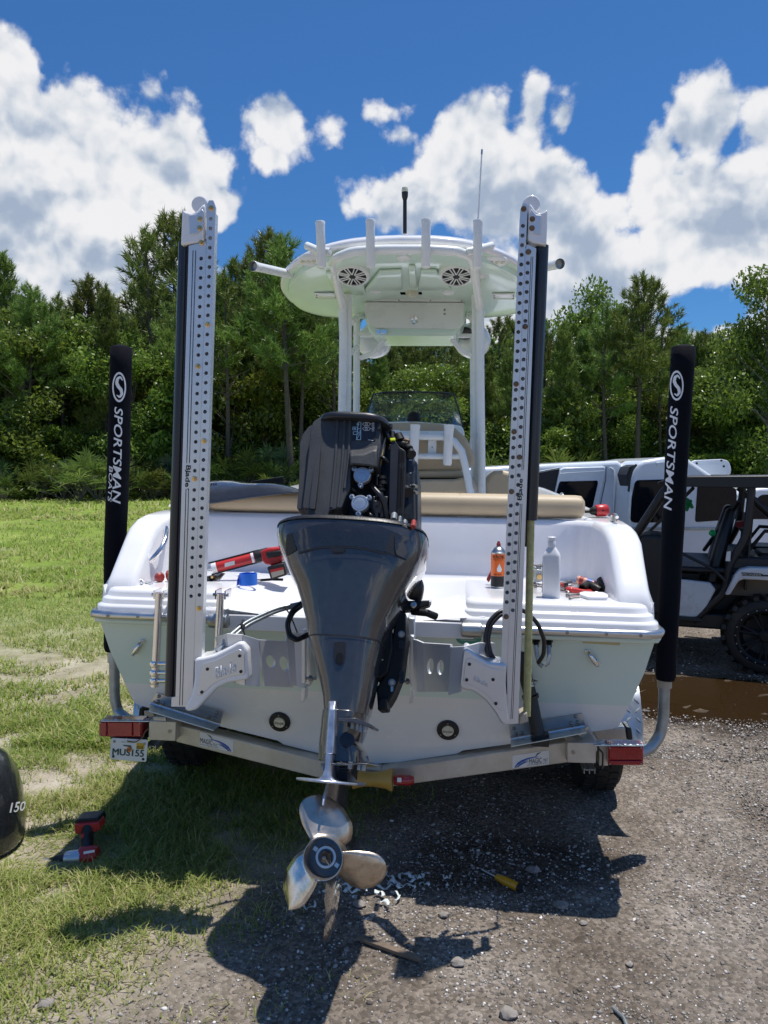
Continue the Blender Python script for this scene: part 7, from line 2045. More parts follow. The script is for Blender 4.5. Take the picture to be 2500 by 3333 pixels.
# red wrist light / clamp, shackle bits, hinge piece, marker, pliers
b1 = MB(); a = deck(540, 1893); b1.lathe([(.012, 0), (.024, .006), (.027, .03), (.024, .06), (.02, .075), (0, .075)], a + Vector((0, 0, .026)), (1, .25, .05), 16); b2 = MB(); b2.lathe([(0, 0), (.02, .004), (.022, .022), (.014, .03), (0, .03)], a + Vector((-.035, -.005, .02)), (.6, -.5, .1), 14); b3 = MB(); b3.lathe([(.0255, .03), (.0285, .034), (.0285, .05), (.0255, .054)], a + Vector((0, 0, .026)), (1, .25, .05), 16, caps=False)
lay('red_hose_fitting', 'dull red ribbed fitting half hidden behind the left anchor column', 'fitting', [('body', b1, reddull, {}), ('cap', b2, reddull, {}), ('band', b3, rust, {})])
for (px, py, an, lab) in [(459, 1903, .4, 'small chrome coil-shaped shackle on the far left of the platform, below the grab handle'), (477, 1900, -.6, 'small chrome pin lying next to the coil-shaped shackle below the grab handle')]:
    c = deck(px, py); m_ = MB()
    if px < 470:
        for k in range(3): m_.tube([c + Vector((k * .006 - .006, .01 * math.cos(a_), .012 + .011 * math.sin(a_))) for a_ in np.linspace(0, 6.0, 14)], .003, 6)
    else:
        dd = Vector((math.cos(an), math.sin(an), 0)); m_.tube([c - dd * .03 + Vector((0, 0, .006)), c + dd * .03 + Vector((0, 0, .006))], .0055, 8); m_.cyl(c + dd * .026 + Vector((0, 0, .006)), c + dd * .036 + Vector((0, 0, .006)), .009, n=8)
    m_.build('shackle' if px < 470 else 'steel_pin', chrome, smooth=60); o = bpy.context.scene.collection.objects[-1]
    tag(o, lab, 'hardware')
c = deck(706, 1892); m_ = MB(); rt = Matrix.Rotation(-.5, 3, 'Z'); m_.box(c + Vector((0, .02, .018)), (.05, .05, .004), rt @ Matrix.Rotation(.6, 3, 'X')); m2 = MB(); m2.box(c + Vector((-.03, .02, .012)), (.02, .055, .022), rt); m3 = MB(); m3.cyl(c + Vector((-.02, -.01, .02)), c + Vector((-.01, .05, .02)), .006, n=8)
lay('hinge', 'small metal hinge just right of the left anchor column on the platform', 'hinge', [('leaf', m_, steel, {}), ('base', m2, phs, {}), ('pin', m3, gold, {})])
a, b = deck(768, 1878), deck(845, 1868); dd = (b - a).normalized(); up_ = Vector((0, 0, .008)); m_ = LT([(0, 0), (.003, .008), (.007, .02), (.007, .11), (0, .112)], a + up_, dd, 12); m2 = LT([(.0073, .045), (.0076, .046), (.0076, .07), (.0073, .071)], a + up_, dd, 12)
lay('paint_marker', 'thin black and white marker pen with an orange band behind the tape roll', 'marker', [('barrel', m_, whitepl, {}), ('band', m2, orange, {})])
a = deck(845, 1896); m_ = MB(); m_.tube([a + Vector((.0, .03, .006)), a + Vector((.05, .045, .008)), a + Vector((.10, .05, .006))], .006, 8); m2 = MB(); m2.tube([a + Vector((-.06, .05, .005)), a + Vector((.0, .03, .006))], .005, 8)
lay('pliers', 'black handled pliers lying behind the tape roll, under the battery', 'pliers', [('handle', m_, cable, {}), ('jaw', m2, steel, {})])
# spray can
c = deck(1622, 1912); r_ = .0335; Hc = .20
def can_part(z0, z1, rr=r_): return LT([(rr, z0), (rr, z1)], c, (0, 0, 1), 36)
mA = LT([(0, 0), (r_ - .001, .0), (r_ + .0005, .004), (r_, .006), (r_, .155), (r_ + .0005, .158), (r_ - .004, .163), (r_ - .006, .168), (r_ - .014, .178), (.012, .182), (.011, .186), (0, .186)], c, (0, 0, 1), 40)
mO = MB(); mO.lathe([(r_ + .0006, .055), (r_ + .0006, .152)], c, (0, 0, 1), 40, caps=False); mK = MB(); mK.lathe([(r_ + .0006, .008), (r_ + .0006, .0545)], c, (0, 0, 1), 40, caps=False)
mN = LT([(.009, .184), (.0095, .19), (.0095, .198), (.006, .199), (.006, .207), (0, .207)], c, (0, 0, 1), 16)
tx = MB()
ang0 = math.atan2(-c.y, -c.x) 
def cantext(body, x0, w, z, h, **k):
    vs, fs = text_fit(body, w, h, **k); out = []
    for v in vs:
        a = ang0 + (x0 + v.x) / r_; out.append(c + Vector((math.cos(a) * (r_ + .0016), math.sin(a) * (r_ + .0016), z + v.y)))
    tx.add(out, fs, 0)
cantext('KROIL', -.024, .052, .133, .014, bold=.02); cantext('PENETRANT', -.024, .044, .125, .005); cantext('ORIGINAL', -.022, .04, .059, .006, bold=.01)
for k in range(5): cantext('DANGER CONTENTS UNDER', -.022, .044, .043 - k * .0062, .0034)
dr = MB(); vs = [(0, .034), (.005, .022), (.0105, .010), (.0105, .002), (.006, -.004), (-.006, -.004), (-.0105, .002), (-.0105, .010), (-.005, .022)]
dr.add([c + Vector((math.cos(ang0 + (x + .004) / r_) * (r_ + .0018), math.sin(ang0 + (x + .004) / r_) * (r_ + .0018), .078 + z)) for x, z in vs] + [c + Vector((math.cos(ang0 + .004 / r_) * (r_ + .0022), math.sin(ang0 + .004 / r_) * (r_ + .0022), .085))], [(i, (i + 1) % 9, 9) for i in range(9)])
lay('spray_can', 'orange spray can with a red nozzle standing on the right platform behind the anchor column', 'spray can', [('can_body', mA, steel, {}), ('orange_wrap', mO, orange, {}), ('black_wrap', mK, ink, {}), ('nozzle', mN, reddull, {}), ('can_lettering', tx, ink, dict(smooth=0)), ('drop_mark', dr, printw, dict(smooth=0))])
# red saw handle behind the can
m_ = MB(); m_.prism([Wp(*q, .42) for q in [(1583, 1888), (1606, 1842), (1618, 1850), (1614, 1890), (1602, 1896), (1600, 1878), (1592, 1897)]], BM.to_3x3() @ Vector((0, .03, 0))); o = m_.build('tool_handle', reddull, bevel=.005); tag(o, 'dull red tool handle leaning behind the orange spray can', 'tool')
# white bottle
c = deck(1794, 1944); bw, bd = .036, .026; rows = []
rot = Matrix.Rotation(R(-14), 3, 'Z')
for z, sx in [(0, .93), (.004, 1), (.17, 1), (.185, .9), (.205, .52), (.212, .42)]:
    rows.append([c + rot @ Vector((v.x, v.y, z)) for v in se_ring(0, 0, 0, bw * sx, bd * min(1, sx * 1.02), 32, 6 if z < .18 else 3.5)])
m_ = MB(); m_.loft(rows); cp = LT([(.016, .208), (.0165, .21), (.0165, .234), (.0155, .236), (.0155, .238), (.0165, .24), (.0165, .25), (.014, .252), (0, .252)], c, (0, 0, 1), 24)
lb = MB(); lb.add([c + rot @ Vector((-bw - .0008, y_, z)) for y_, z in [(-.018, .02), (.018, .02), (.018, .15), (-.018, .15)]], [(0, 1, 2, 3)]); lg = MB(); lg.add([c + rot @ Vector((-bw - .0014, y_, z)) for y_, z in [(-.016, .022), (.016, .022), (.016, .05), (-.016, .06)]], [(0, 1, 2, 3)])
lay('plastic_bottle', 'tall white plastic bottle with a screw cap on the right platform', 'bottle', [('bottle_body', m_, whitepl, dict(smooth=50)), ('screw_cap', cp, whitepl, {}), ('side_label', lb, paper, {}), ('label_print', lg, tealm, {})])
# pump part behind the bottle
m_ = MB(); b_ = BM.to_3x3(); m_.prism([Wp(*q, .46) for q in [(1736, 1852), (1770, 1856), (1772, 1892), (1738, 1898)]], b_ @ Vector((0, .05, 0))); m_.cyl(Wp(1752, 1852, .48), Wp(1752, 1842, .48), .014, n=12); m_.cyl(Wp(1742, 1845, .46), Wp(1742, 1856, .46), .008, n=8); m2 = MB(); m2.tube([Wp(1735, 1839, .47), Wp(1765, 1840, .47)], .004, 8); m2.cyl(Wp(1762, 1845, .48), Wp(1762, 1836, .48), .008, n=8); m3 = LT([(.012, 0), (.012, .004), (0, .004)], Wp(1756, 1878, .455), b_ @ Vector((0, -1, 0)), 14)
lay('pump_housing', 'grey cast metal pump part standing behind the white bottle', 'machine part', [('casting', m_, galv, dict(bevel=.004)), ('lever', m2, bolt, {}), ('port', m3, gold, {})])
# sockets, tools, tubes on the right platform
def sock_(px0, py0, px1, py1, r_, lab, yb0, yb1):
    a, b = Wp(px0, py0, yb0), Wp(px1, py1, yb1); d_ = b - a; L_ = d_.length
    m_ = MB(); m_.lathe([(r_ * .62, .02), (r_ * .68, 0), (r_, .001), (r_, L_ * .7), (r_ * .93, L_ * .74), (r_ * .93, L_), (r_ * .5, L_), (r_ * .45, L_ - .012)], a, d_, 24); o = m_.build('impact_socket', socketm, smooth=40); tag(o, lab, 'socket', 'sockets on the right platform')
sock_(1896, 1916, 1916, 1902, .0195, 'shortest black socket of the heap, its open end facing out on the left', .30, .36)
sock_(1924, 1907, 1956, 1924, .019, 'middle black socket lying flat in the heap, between the short and the long one', .33, .28)
sock_(1956, 1890, 1978, 1922, .020, 'longest black socket, tilted against the right end of the heap', .36, .27)
a, b = Wp(1880, 1886, .44), Wp(1945, 1905, .40); d_ = b - a; L_ = d_.length; m_ = LT([(0, 0), (.018, .0), (.019, .01), (.016, L_ * .9), (.004, L_), (0, L_)], a, d_, 20); m2 = LT([(.0196, .012), (.0192, .03)], a, d_, 20); m3 = LT([(.0188, .045), (.0178, .07)], a, d_, 20)
lay('sealant_tube', 'pink and beige sealant tube lying behind the black sockets', 'tube', [('tube_body', m_, M('pink_tube', (.62, .30, .22), .4), {}), ('red_band', m2, reddull, dict(smooth=60)), ('dark_band', m3, printblue, dict(smooth=60))])
a, b = Wp(1815, 1905, .40), Wp(1845, 1902, .42); d_ = b - a; L_ = d_.length; m_ = LT([(0, 0), (.012, .002), (.013, L_ * .4), (.011, L_), (0, L_)], a, d_, 14); m2 = LT([(.0135, L_ * .55), (.014, L_ * .6), (.014, L_ * .98), (0, L_)], a, d_, 14); m3 = LT([(.004, 0), (.004, .06), (0, .06)], b, d_, 8)
lay('screwdriver', 'screwdriver with a dull red handle lying right behind the white bottle', 'screwdriver', [('handle', m_, reddull, {}), ('handle_end', m2, blkpl, {}), ('shank', m3, chrome, {})])
m_ = MB(); m_.prism([Wp(*q, .27) for q in rounded([(1842, 1916), (1860, 1913), (1895, 1920), (1930, 1923), (1929, 1934), (1890, 1934), (1862, 1930), (1845, 1922)], 3, 2)], b_ @ Vector((0, .045, .0))); m2 = MB(); m2.tube([Wp(1840, 1918, .29), Wp(1815, 1910, .33)], .006, 8); m2.tube([Wp(1842, 1926, .28), Wp(1815, 1922, .32)], .005, 8)
lay('crimping_pliers', 'bright red handled pliers lying in front of the black sockets', 'pliers', [('handle', m_, redp, dict(bevel=.004)), ('jaw', m2, steel, {})])
c = deck(1935, 1945); m_ = MB(); m_.prism([deck(*q) + Vector((0, 0, .001)) for q in rounded([(1888, 1944), (1885, 1938), (1900, 1934), (1965, 1937), (1980, 1945), (1978, 1954), (1915, 1953)], 3, 2)], (0, 0, .012)); o = m_.build('plastic_trim_piece', whitepl, bevel=.003); tag(o, 'flat white plastic trim piece at the front right of the tool heap', 'trim piece')
k_ = 0
for a_, b_2, r_, lab in [((1848, 1944), (1895, 1938), .006, 'crumpled grey wrench end in front of the red pliers'), ((1940, 1936), (1978, 1938), .006, 'silver bolt lying beside the flat white trim piece'), ((1742, 1912), (1772, 1916), .005, 'open-ended wrench left of the white bottle'), ((1738, 1905), (1768, 1908), .006, 'silver ratchet behind the open-ended wrench left of the bottle'), ((1852, 1905), (1890, 1910), .010, 'short chrome socket beside the screwdriver handle'), ((1820, 1922), (1850, 1930), .004, 'thin steel pick between the bottle and the red pliers'), ((1855, 1952), (1885, 1946), .0035, 'bent cotter pin at the front edge of the tool heap')]:
    a, b = deck(*a_) + Vector((0, 0, r_)), deck(*b_2) + Vector((0, 0, r_)); dd = (b - a)
    m_ = MB(); m_.tube([a, a.lerp(b, .5) + Vector((0, .004, .001)), b], r_ * .7, 8); m_.lathe([(r_ * .6, -r_), (r_ * 1.5, -r_ * .6), (r_ * 1.5, r_ * 1.2), (r_ * .6, r_ * 1.4)], a, dd, 10); m_.lathe([(r_ * .6, -r_), (r_ * 1.2, 0), (r_ * .6, r_)], b, dd, 10)
    o = m_.build('hand_tool', steel if k_ % 2 else bolt, smooth=40); tag(o, lab, 'hand tool', 'small hand tools on the right platform'); k_ += 1
# impact driver on the starboard gunwale
zg = 1.479
def gun(px, py): return BM @ BF.pixz(px, py, 1.55)
a, b = Wp(1905, 1665, .78), Wp(1978, 1660, .80); d_ = (b - a).normalized(); L_ = (b - a).length
m_ = LT([(0, 0), (.008, 0), (.009, .02), (.018, .03), (.024, .06), (.026, L_ * .5), (0, L_ * .5)], a, d_, 20); m2 = LT([(.026, L_ * .45), (.030, L_ * .5), (.031, L_ * .9), (.024, L_), (0, L_)], a, d_, 20); m3 = MB(); m3.box(a.lerp(b, .72) + Vector((0, -.030, .0)), (.012, .004, .006)); m3.box(a.lerp(b, .90) + Vector((0, -.029, .004)), (.006, .004, .004))
lay('impact_driver', 'red cordless impact driver lying at the end of the tan bolster on the right gunwale', 'impact driver', [('gear_case', m_, socketm, {}), ('motor_housing', m2, redp, {}), ('vent', m3, ink, {})])
# the motor's top cover, resting upturned on the tan bolster left of the power head
mb = MB(); rows = []
outl = [(668, 1642), (560, 1635), (600, 1600), (640, 1580), (700, 1568)]
ribs = []
def cv(px, py, y): return P(px, py, y)
tp = [(560, 1610), (600, 1585), (650, 1570), (700, 1562), (760, 1562), (805, 1575), (860, 1574), (920, 1576), (975, 1596), (1010, 1610)]
rd = [(560, 1628), (600, 1608), (650, 1600), (700, 1595), (760, 1590), (805, 1580), (860, 1576), (920, 1582), (975, 1598), (1010, 1612)]
bt = [(560, 1656), (600, 1650), (650, 1646), (700, 1640), (760, 1631), (805, 1624), (860, 1617), (920, 1609), (975, 1601), (1010, 1614)]
rows = [[cv(*p, 1.12) + Vector((0, .2, -.10)) for p in bt], [cv(*p, .96) for p in tp], [cv(*p, .82) for p in tp], [cv((p[0] + q[0]) / 2, (p[1] + q[1]) / 2 - 2, .735) for p, q in zip(tp, rd)], [cv(*p, .672) for p in rd], [cv((p[0] + q[0]) / 2, (p[1] + q[1]) / 2 - 4, .66) for p, q in zip(rd, bt)], [cv((p[0] * .3 + q[0] * .7), (p[1] * .3 + q[1] * .7), .648) for p, q in zip(rd, bt)], [cv(*p, .64) for p in bt]]
mb.loft(rows, caps=False, closed=False)
cvr = thing('motor_cover', 'charcoal motor cover laid on the tan bolster to the left of the open motor', 'motor cover', BM @ Matrix.Translation(P(800, 1640, .95)))
mb.build('shell', cowlm, cvr, F=BF, smooth=60, solid=.008, subsurf=1)
mb = MB(); mb.loft([[P(815, 1570, 1.05), P(818, 1566, 1.05), P(922, 1550, 1.05), P(923, 1553, 1.05), P(922, 1572, 1.05), P(817, 1575, 1.05)], [P(822, 1568, 1.3), P(824, 1565, 1.3), P(920, 1551, 1.3), P(922, 1554, 1.3), P(922, 1570, 1.3), P(822, 1573, 1.3)]]); mb.build('air_scoop', blkgl, cvr, F=BF, bevel=.004)
mb = MB()
for k in range(4): mb.add([P(678 + k * 7, 1582 - k * .8, .73), P(682 + k * 7, 1582 - k * .8, .73), P(685 + k * 7, 1573 - k * .6, .73), P(681 + k * 7, 1573 - k * .6, .73)], [(0, 1, 2, 3)])
mb.build('cover_vent', ink, cvr, F=BF)

# ================================================================== THINGS ON THE GROUND
def gp(px, py): return ground_at(px, py)
def drop(o, p): pass
# drill in the grass
def on_g(px, py, h=0): 
    p = gp(px, py); return p + Vector((0, 0, h))
c0 = on_g(130, 2795, .035); cB = on_g(175, 2795, .045); cE = on_g(315, 2790, .05)
Y_ = c0.y
def dp(px, py, dy=0): return WF.pix(px, py, Y_ + dy)
chuck = MB(); a = dp(212, 2797); b = dp(262, 2792); dd = b - a; chuck.lathe([(.012, -.07), (.016, -.05), (.021, -.045), (.023, 0), (.023, dd.length), (.026, dd.length + .004)], a, dd, 18)
bit = MB(); bit.tube([dp(110, 2806), dp(170, 2801)], .012, 12); bit.cyl(dp(105, 2806), dp(118, 2805), .015, n=6); tt_ = MB(); tt_.tube([dp(168, 2801), dp(190, 2799)], .008, 8)
gear = MB(); a = dp(215, 2796); b = dp(268, 2790); gear.lathe([(0, 0), (.030, .0), (.033, .012), (.034, .05), (.034, (b - a).length), (0, (b - a).length)], a, b - a, 20)
motor = MB(); a = dp(262, 2788, .01); b = dp(318, 2784, .01); motor.lathe([(0, 0), (.039, 0), (.042, .01), (.042, (b - a).length * .8), (.034, (b - a).length), (0, (b - a).length)], a, b - a, 20)
mlab = MB(); mlab.add([dp(272, 2772, -.04), dp(308, 2766, -.04), dp(308, 2774, -.042), dp(272, 2781, -.042)], [(0, 1, 2, 3)])
hand = MB(); hand.tube(curve_pts([dp(285, 2772, .02), dp(282, 2748, .06), dp(284, 2715, .10), dp(290, 2690, .12)]), [.032] * 16 if False else .028, 14)
foot = MB(); foot.prism([dp(*q, .10) for q in rounded([(240, 2684), (322, 2678), (326, 2702), (300, 2712), (244, 2716)], 4, 2)], (0, .07, 0))
bat = MB(); bat.prism([dp(*q, .12) for q in rounded([(242, 2672), (258, 2666), (318, 2663), (327, 2680), (322, 2690), (244, 2694)], 4, 2)], (0, .08, 0)); bl2 = MB(); bl2.add([dp(x, y_, .115) for x, y_ in [(288, 2676), (308, 2675), (308, 2680), (288, 2681)]], [(0, 1, 2, 3)])
trg = MB(); trg.prism([dp(*q, .06) for q in [(262, 2718), (272, 2716), (276, 2745), (266, 2748)]], (0, .04, 0))
# set it on the grass: its lowest point just above the soil
prts = [('gear_case', gear, silv, {}), ('chuck', chuck, blkpl, {}), ('socket_bit', bit, steel, {}), ('bit_shank', tt_, bolt, {}), ('motor_housing', motor, redp, {}), ('motor_label', mlab, printw, {}), ('handle', hand, blkpl, {}), ('battery_foot', foot, redp, dict(bevel=.008)), ('battery', bat, blkpl, dict(bevel=.008)), ('battery_label', bl2, paper, {}), ('trigger', trg, redp, dict(bevel=.004))]
lay('cordless_drill', 'red cordless drill with a black battery lying in the shaded grass at the left', 'drill', prts)
# yellow screwdriver
a, b = on_g(1568, 2838, .012), on_g(1612, 2864, .015); c_ = on_g(1695, 2906, .018)
m_ = MB(); m_.tube([a, b], .0045, 8); d_ = c_ - b; L_ = d_.length; m2 = LT([(0, 0), (.010, .004), (.012, .015), (.0175, .04), (.0175, L_ * .75), (.0165, L_ * .9), (0, L_ * .92)], b, d_, 16); m3 = LT([(.0168, L_ * .9), (.018, L_ * .92), (.017, L_), (0, L_)], b, d_, 16)
lay('screwdriver', 'yellow handled screwdriver lying on the shaded gravel under the boat', 'screwdriver', [('shank', m_, steel, {}), ('handle', m2, M('amber_handle', (.62, .30, .01), .3, coat=.3), {}), ('handle_end', m3, blkpl, {})])
# wooden stake
a, b = on_g(1165, 3064, .008), on_g(1368, 3136, .008); d_ = (b - a).normalized(); s_ = d_.cross(Vector((0, 0, 1))).normalized()
m_ = MB(); m_.loft([[a + s_ * .010 + Vector((0, 0, h)) for h in (0, .012)] + [a - s_ * .010 + Vector((0, 0, h)) for h in (.012, 0)], [b.lerp(a, .12) + s_ * .013 + Vector((0, 0, h)) for h in (0, .014)] + [b.lerp(a, .12) - s_ * .013 + Vector((0, 0, h)) for h in (.014, 0)], [b + s_ * .009 + Vector((0, 0, h)) for h in (0, .012)] + [b - s_ * .004 + Vector((0, 0, h)) for h in (.012, 0)]])
o = m_.build('wood_strip', ply, bevel=.002); tag(o, 'flat weathered strip of wood lying on the gravel in front of the propeller', 'wood strip')
# peeled white plastic strips
rs_ = random.Random(5)
wl = ['under the propeller', 'beside the propeller']
strips = [(1140, 2900, .05, 'longest white curl'), (1180, 2905, .045, ''), (1275, 2868, .04, ''), (1318, 2858, .05, ''), (1335, 2895, .045, ''), (1348, 2880, .04, ''), (1292, 2888, .05, ''), (1262, 2905, .06, ''), (1255, 2950, .05, ''), (1300, 2930, .045, ''), (1380, 2890, .035, ''), (1455, 2873, .025, ''), (1250, 2862, .03, ''), (1075, 2905, .05, ''), (1010, 2972, .05, ''), (1225, 2880, .045, ''), (1150, 2918, .05, ''), (1245, 2922, .04, ''), (1372, 2870, .03, '')]
for i, (px, py, L_, _) in enumerate(strips):
    p = on_g(px, py, .008); an = rs_.uniform(0, 3.1); w_ = rs_.uniform(.004, .009); rows = []
    for k in range(8):
        t_ = k / 7 - .5; a_ = an + t_ * rs_.uniform(.8, 2.2); q = p + Vector((math.cos(a_) * t_ * L_ * 1.6, math.sin(a_) * t_ * L_ * 1.6, .006 + .012 * abs(math.sin(k * .9 + i)))); s_ = Vector((-math.sin(a_), math.cos(a_), .5 * math.sin(k + i))).normalized() * w_; rows.append([q - s_, q + s_])
    m_ = MB(); m_.loft(rows, caps=False, closed=False); o = m_.build('plastic_shaving', M('plastic_shaving', (.62, .68, .67), .45) if i == 0 else bpy.data.materials['plastic_shaving'], solid=.001, smooth=60)
    tag(o, 'curled scrap of white plastic on the gravel around the propeller', 'plastic scrap', 'plastic scraps under the motor')
# larger stones and bits
st = [(1445, 2985, .022, 'pale stone at the lower edge of the boat shadow, below the screwdriver'), (1825, 2955, .030, 'largest dark stone at the shadow edge right of the screwdriver'), (1898, 3008, .016, 'small pale stone just right of the boat shadow, alone on the bare dirt'), (1655, 3308, .032, 'tan stone near the bottom edge of the picture, right of the middle'), (1490, 3140, .030, 'whitish stone inside the shadow of the right anchor'), (150, 3280, .034, 'grey stone in the lower left corner among thin grass'), (2050, 3145, .016, 'round grey stone on the bare dirt at the lower right'), (1735, 2840, .030, 'dark lump deep in the boat shadow right of the screwdriver'), (1170, 2950, .026, 'dark clod of earth right under the skeg'), (2210, 2640, .02, 'small flat stone on the sunlit gravel right of the trailer')]
for i, (px, py, s_, lab) in enumerate(st):
    v, f = ico(2); r2 = np.random.default_rng(i); v = v * (1 + .28 * np.sin(v[:, [1, 2, 0]] * 2.3 + i) * r2.uniform(.5, 1, (1, 3))) * np.array([1.2, .95, .62]) * s_ * .78
    v = v + r2.normal(size=v.shape) * s_ * .045
    m_ = MB(); p = on_g(px, py, s_ * .35); m_.add([p + Vector(q) for q in v], [tuple(q) for q in f]); o = m_.build('stone', M('field_stone', (.25, .225, .20), .9, var=.35, scale=30, bump=.6) if 'field_stone' not in bpy.data.materials else bpy.data.materials['field_stone'], smooth=30); tag(o, lab, 'stone', 'loose stones on the ground')
m_ = MB(); m_.tube([on_g(1995, 3290, .01), on_g(2030, 3325, .012), on_g(2045, 3360, .01)], .006, 8); o = m_.build('metal_pin', galv, smooth=60); tag(o, 'short pale metal rod at the bottom edge of the picture, on the right', 'metal rod')
# second motor cover standing at the left edge
cc = Vector((-1.96, 3.30, 0)); cc.z = gzf(cc.x, cc.y)
mb = MB(); rows = []
for z, k in [(-.02, .92), (.03, .99), (.10, 1.0), (.22, .97), (.32, .90), (.39, .78), (.44, .58), (.463, .3), (.468, .05)]:
    rows.append([cc + Matrix.Rotation(R(15), 3, 'Z') @ Vector((v.x, v.y, z)) for v in se_ring(0, 0, 0, .35 * k, .24 * k, 40, 2.6)])
mb.loft(rows); ct = thing('motor_cover', 'dark grey motor cover standing on the grass, cut by the left edge of the picture', 'motor cover', cc)
mb.build('shell', cowlb, ct, F=WF, smooth=70)
bv = mb.bvh(); mb2 = MB()
vs, fs = text_fit('150', 1, 1, shear=.25, bold=.02)
decal(mb2, bv, Matrix.Identity(4), [(30 + v.x * 52, 2640 - 8 * v.x - v.y * 32 + 6) for v in vs], fs, .002)
mb2.build('cover_number', printw, ct, F=WF)

# ================================================================== SIDE-BY-SIDE BUGGY
UH = R(158)
UO = ground_at(2497, 2202); UO.z = gzf(UO.x, UO.y)
UM = Matrix.Translation(UO) @ Matrix.Rotation(UH, 4, 'Z')
UF = Frame(UM); U = UF.pix
utv = thing('utility_buggy', 'white and black two-seat utility buggy with a roll cage parked beyond the puddle', 'buggy', UM)
# near side is y = +.0 .. far side y = -1.45 (x forward = away to the left)
def up_(pts, y, vec, mat, name, bevel=.0, parent=utv, seg=2, **k):
    mb = MB(); mb.prism([U(*q, y) for q in pts], vec); return mb.build(name, mat, parent, bevel=bevel, seg=seg, **k)
far_ = (0, -1.40, 0)
def wheel(cx, cy, side, near):
    c = Vector((cx, cy, .335)); mb = MB(); R_, w = .335, .13
    mb.lathe([(.235, -w * .85), (.25, -w), (.28, -w * 1.0), (R_ - .025, -w * .85), (R_ - .012, -w * .5), (R_ - .012, w * .5), (R_ - .025, w * .85), (.28, w), (.25, w), (.235, w * .85)], c, (0, 1, 0), 48, caps=False); ty = mb.build('tyre', rubber, utv, smooth=40)
    mb = MB()
    for k in range(22):
        a = 2 * math.pi * k / 22
        for off, sh in ((-.075, 0), (.075, .14)): mb.box(c + Vector((math.cos(a + sh) * (R_ - .004), off, math.sin(a + sh) * (R_ - .004))), (.035, .10, .045), Matrix.Rotation(-(a + sh), 3, 'Y') @ Matrix.Rotation(.4 if off > 0 else -.4, 3, 'X'))
    mb.build('tyre_lug', rubber, ty, smooth=0, kind='stuff')
    if near:
        mb = MB(); mb.lathe([(.235, .10), (.245, .125), (.225, .13), (.205, .115), (.20, .05), (.17, .02)], c, (0, 1, 0), 40, caps=False); mb.lathe([(.05, .06), (.055, .10), (.04, .115), (0, .118)], c, (0, 1, 0), 20)
        mb.lathe([(.17, .02), (.1, .0), (0, 0)], c, (0, 1, 0), 24, caps=False, mi=1)
        for k in range(7):
            a = 2 * math.pi * k / 7 + .3; d_ = Vector((math.cos(a), 0, math.sin(a)))
            for s2 in (-.13, .13):
                d2 = Vector((math.cos(a + s2), 0, math.sin(a + s2))); mb.tube([c + d_ * .045 + Vector((0, .095, 0)), c + d2 * .21 + Vector((0, .105, 0))], .011, 6)
        rm = mb.build('wheel_rim', [blkgl, ink], ty, smooth=40)
        mb = MB()
        for k in range(20):
            a = 2 * math.pi * k / 20; mb.lathe([(.007, 0), (.005, .004), (0, .005)], c + Vector((math.cos(a) * .235, .128, math.sin(a) * .235)), (0, 1, 0), 6)
        mb.build('bead_bolts', steel, ty, smooth=0)
wheel(0.02, -.13, 1, True); wheel(1.98, -.13, 1, True); wheel(0.02, -1.32, -1, False); wheel(1.98, -1.32, -1, False)
# body tub, floor, bed
mb = MB(); mb.box((1.0, -.72, .42), (1.7, 1.2, .14)); mb.box((.15, -.72, .88), (1.25, 1.30, .05)); mb.box((.1, -.72, .6), (.9, .7, .4)); mb.box((-.1, -.72, .95), (.9, 1.28, .12)); mb.box((2.0, -.72, .70), (.6, .8, .35)); mb.build('chassis', blkpl, utv, bevel=.02)
dirtyw = M('scuffed_white_plastic', (.62, .64, .66), .38, var=.06, dirt=.55, dcol=(.20, .16, .12), dscale=7)
up_([(2160, 1888), (2214, 1886), (2312, 1897), (2330, 1920), (2280, 2012), (2206, 2006), (2150, 2003)], -.03, (0, -.06, 0), dirtyw, 'side_panel', .015)
up_([(2150, 2004), (2282, 2013), (2284, 2026), (2150, 2018)], .0, (0, -.12, 0), blkpl, 'rocker', .01)
# rear fender, arch and badge
up_([(2360, 1937), (2392, 1872), (2408, 1855), (2440, 1848), (2600, 1852), (2600, 1895), (2420, 1886), (2404, 1892), (2376, 1937)], .04, (0, -.24, 0), dirtyw, 'rear_fender', .014, seg=3)
fe = up_([(2413, 1863), (2476, 1866), (2486, 1871), (2600, 1874), (2600, 1880), (2416, 1874)], .0435, (0, -.003, 0), ink, 'fender_badge')
vs, fs = text_fit('PIONEER', 1, 1, bold=.015, shear=.15)
mb = MB(); mb.add([U(2416 + v.x * 62, 1873 + v.x * 2 - v.y * 8, .0445) for v in vs], fs); mb.build('badge_lettering', galv, fe)
up_([(2376, 1936), (2404, 1892), (2420, 1886), (2600, 1895), (2600, 1960), (2440, 1940)], -.20, (0, -.02, 0), M('muddy_inner_arch', (.16, .13, .10), .8, dirt=.4), 'wheel_arch_liner')
up_([(2078, 1748), (2100, 1738), (2150, 1742), (2196, 1772), (2200, 1900), (2196, 2004), (2078, 2000)], -.04, (0, -.5, 0), blkpl, 'front_fender', .03)
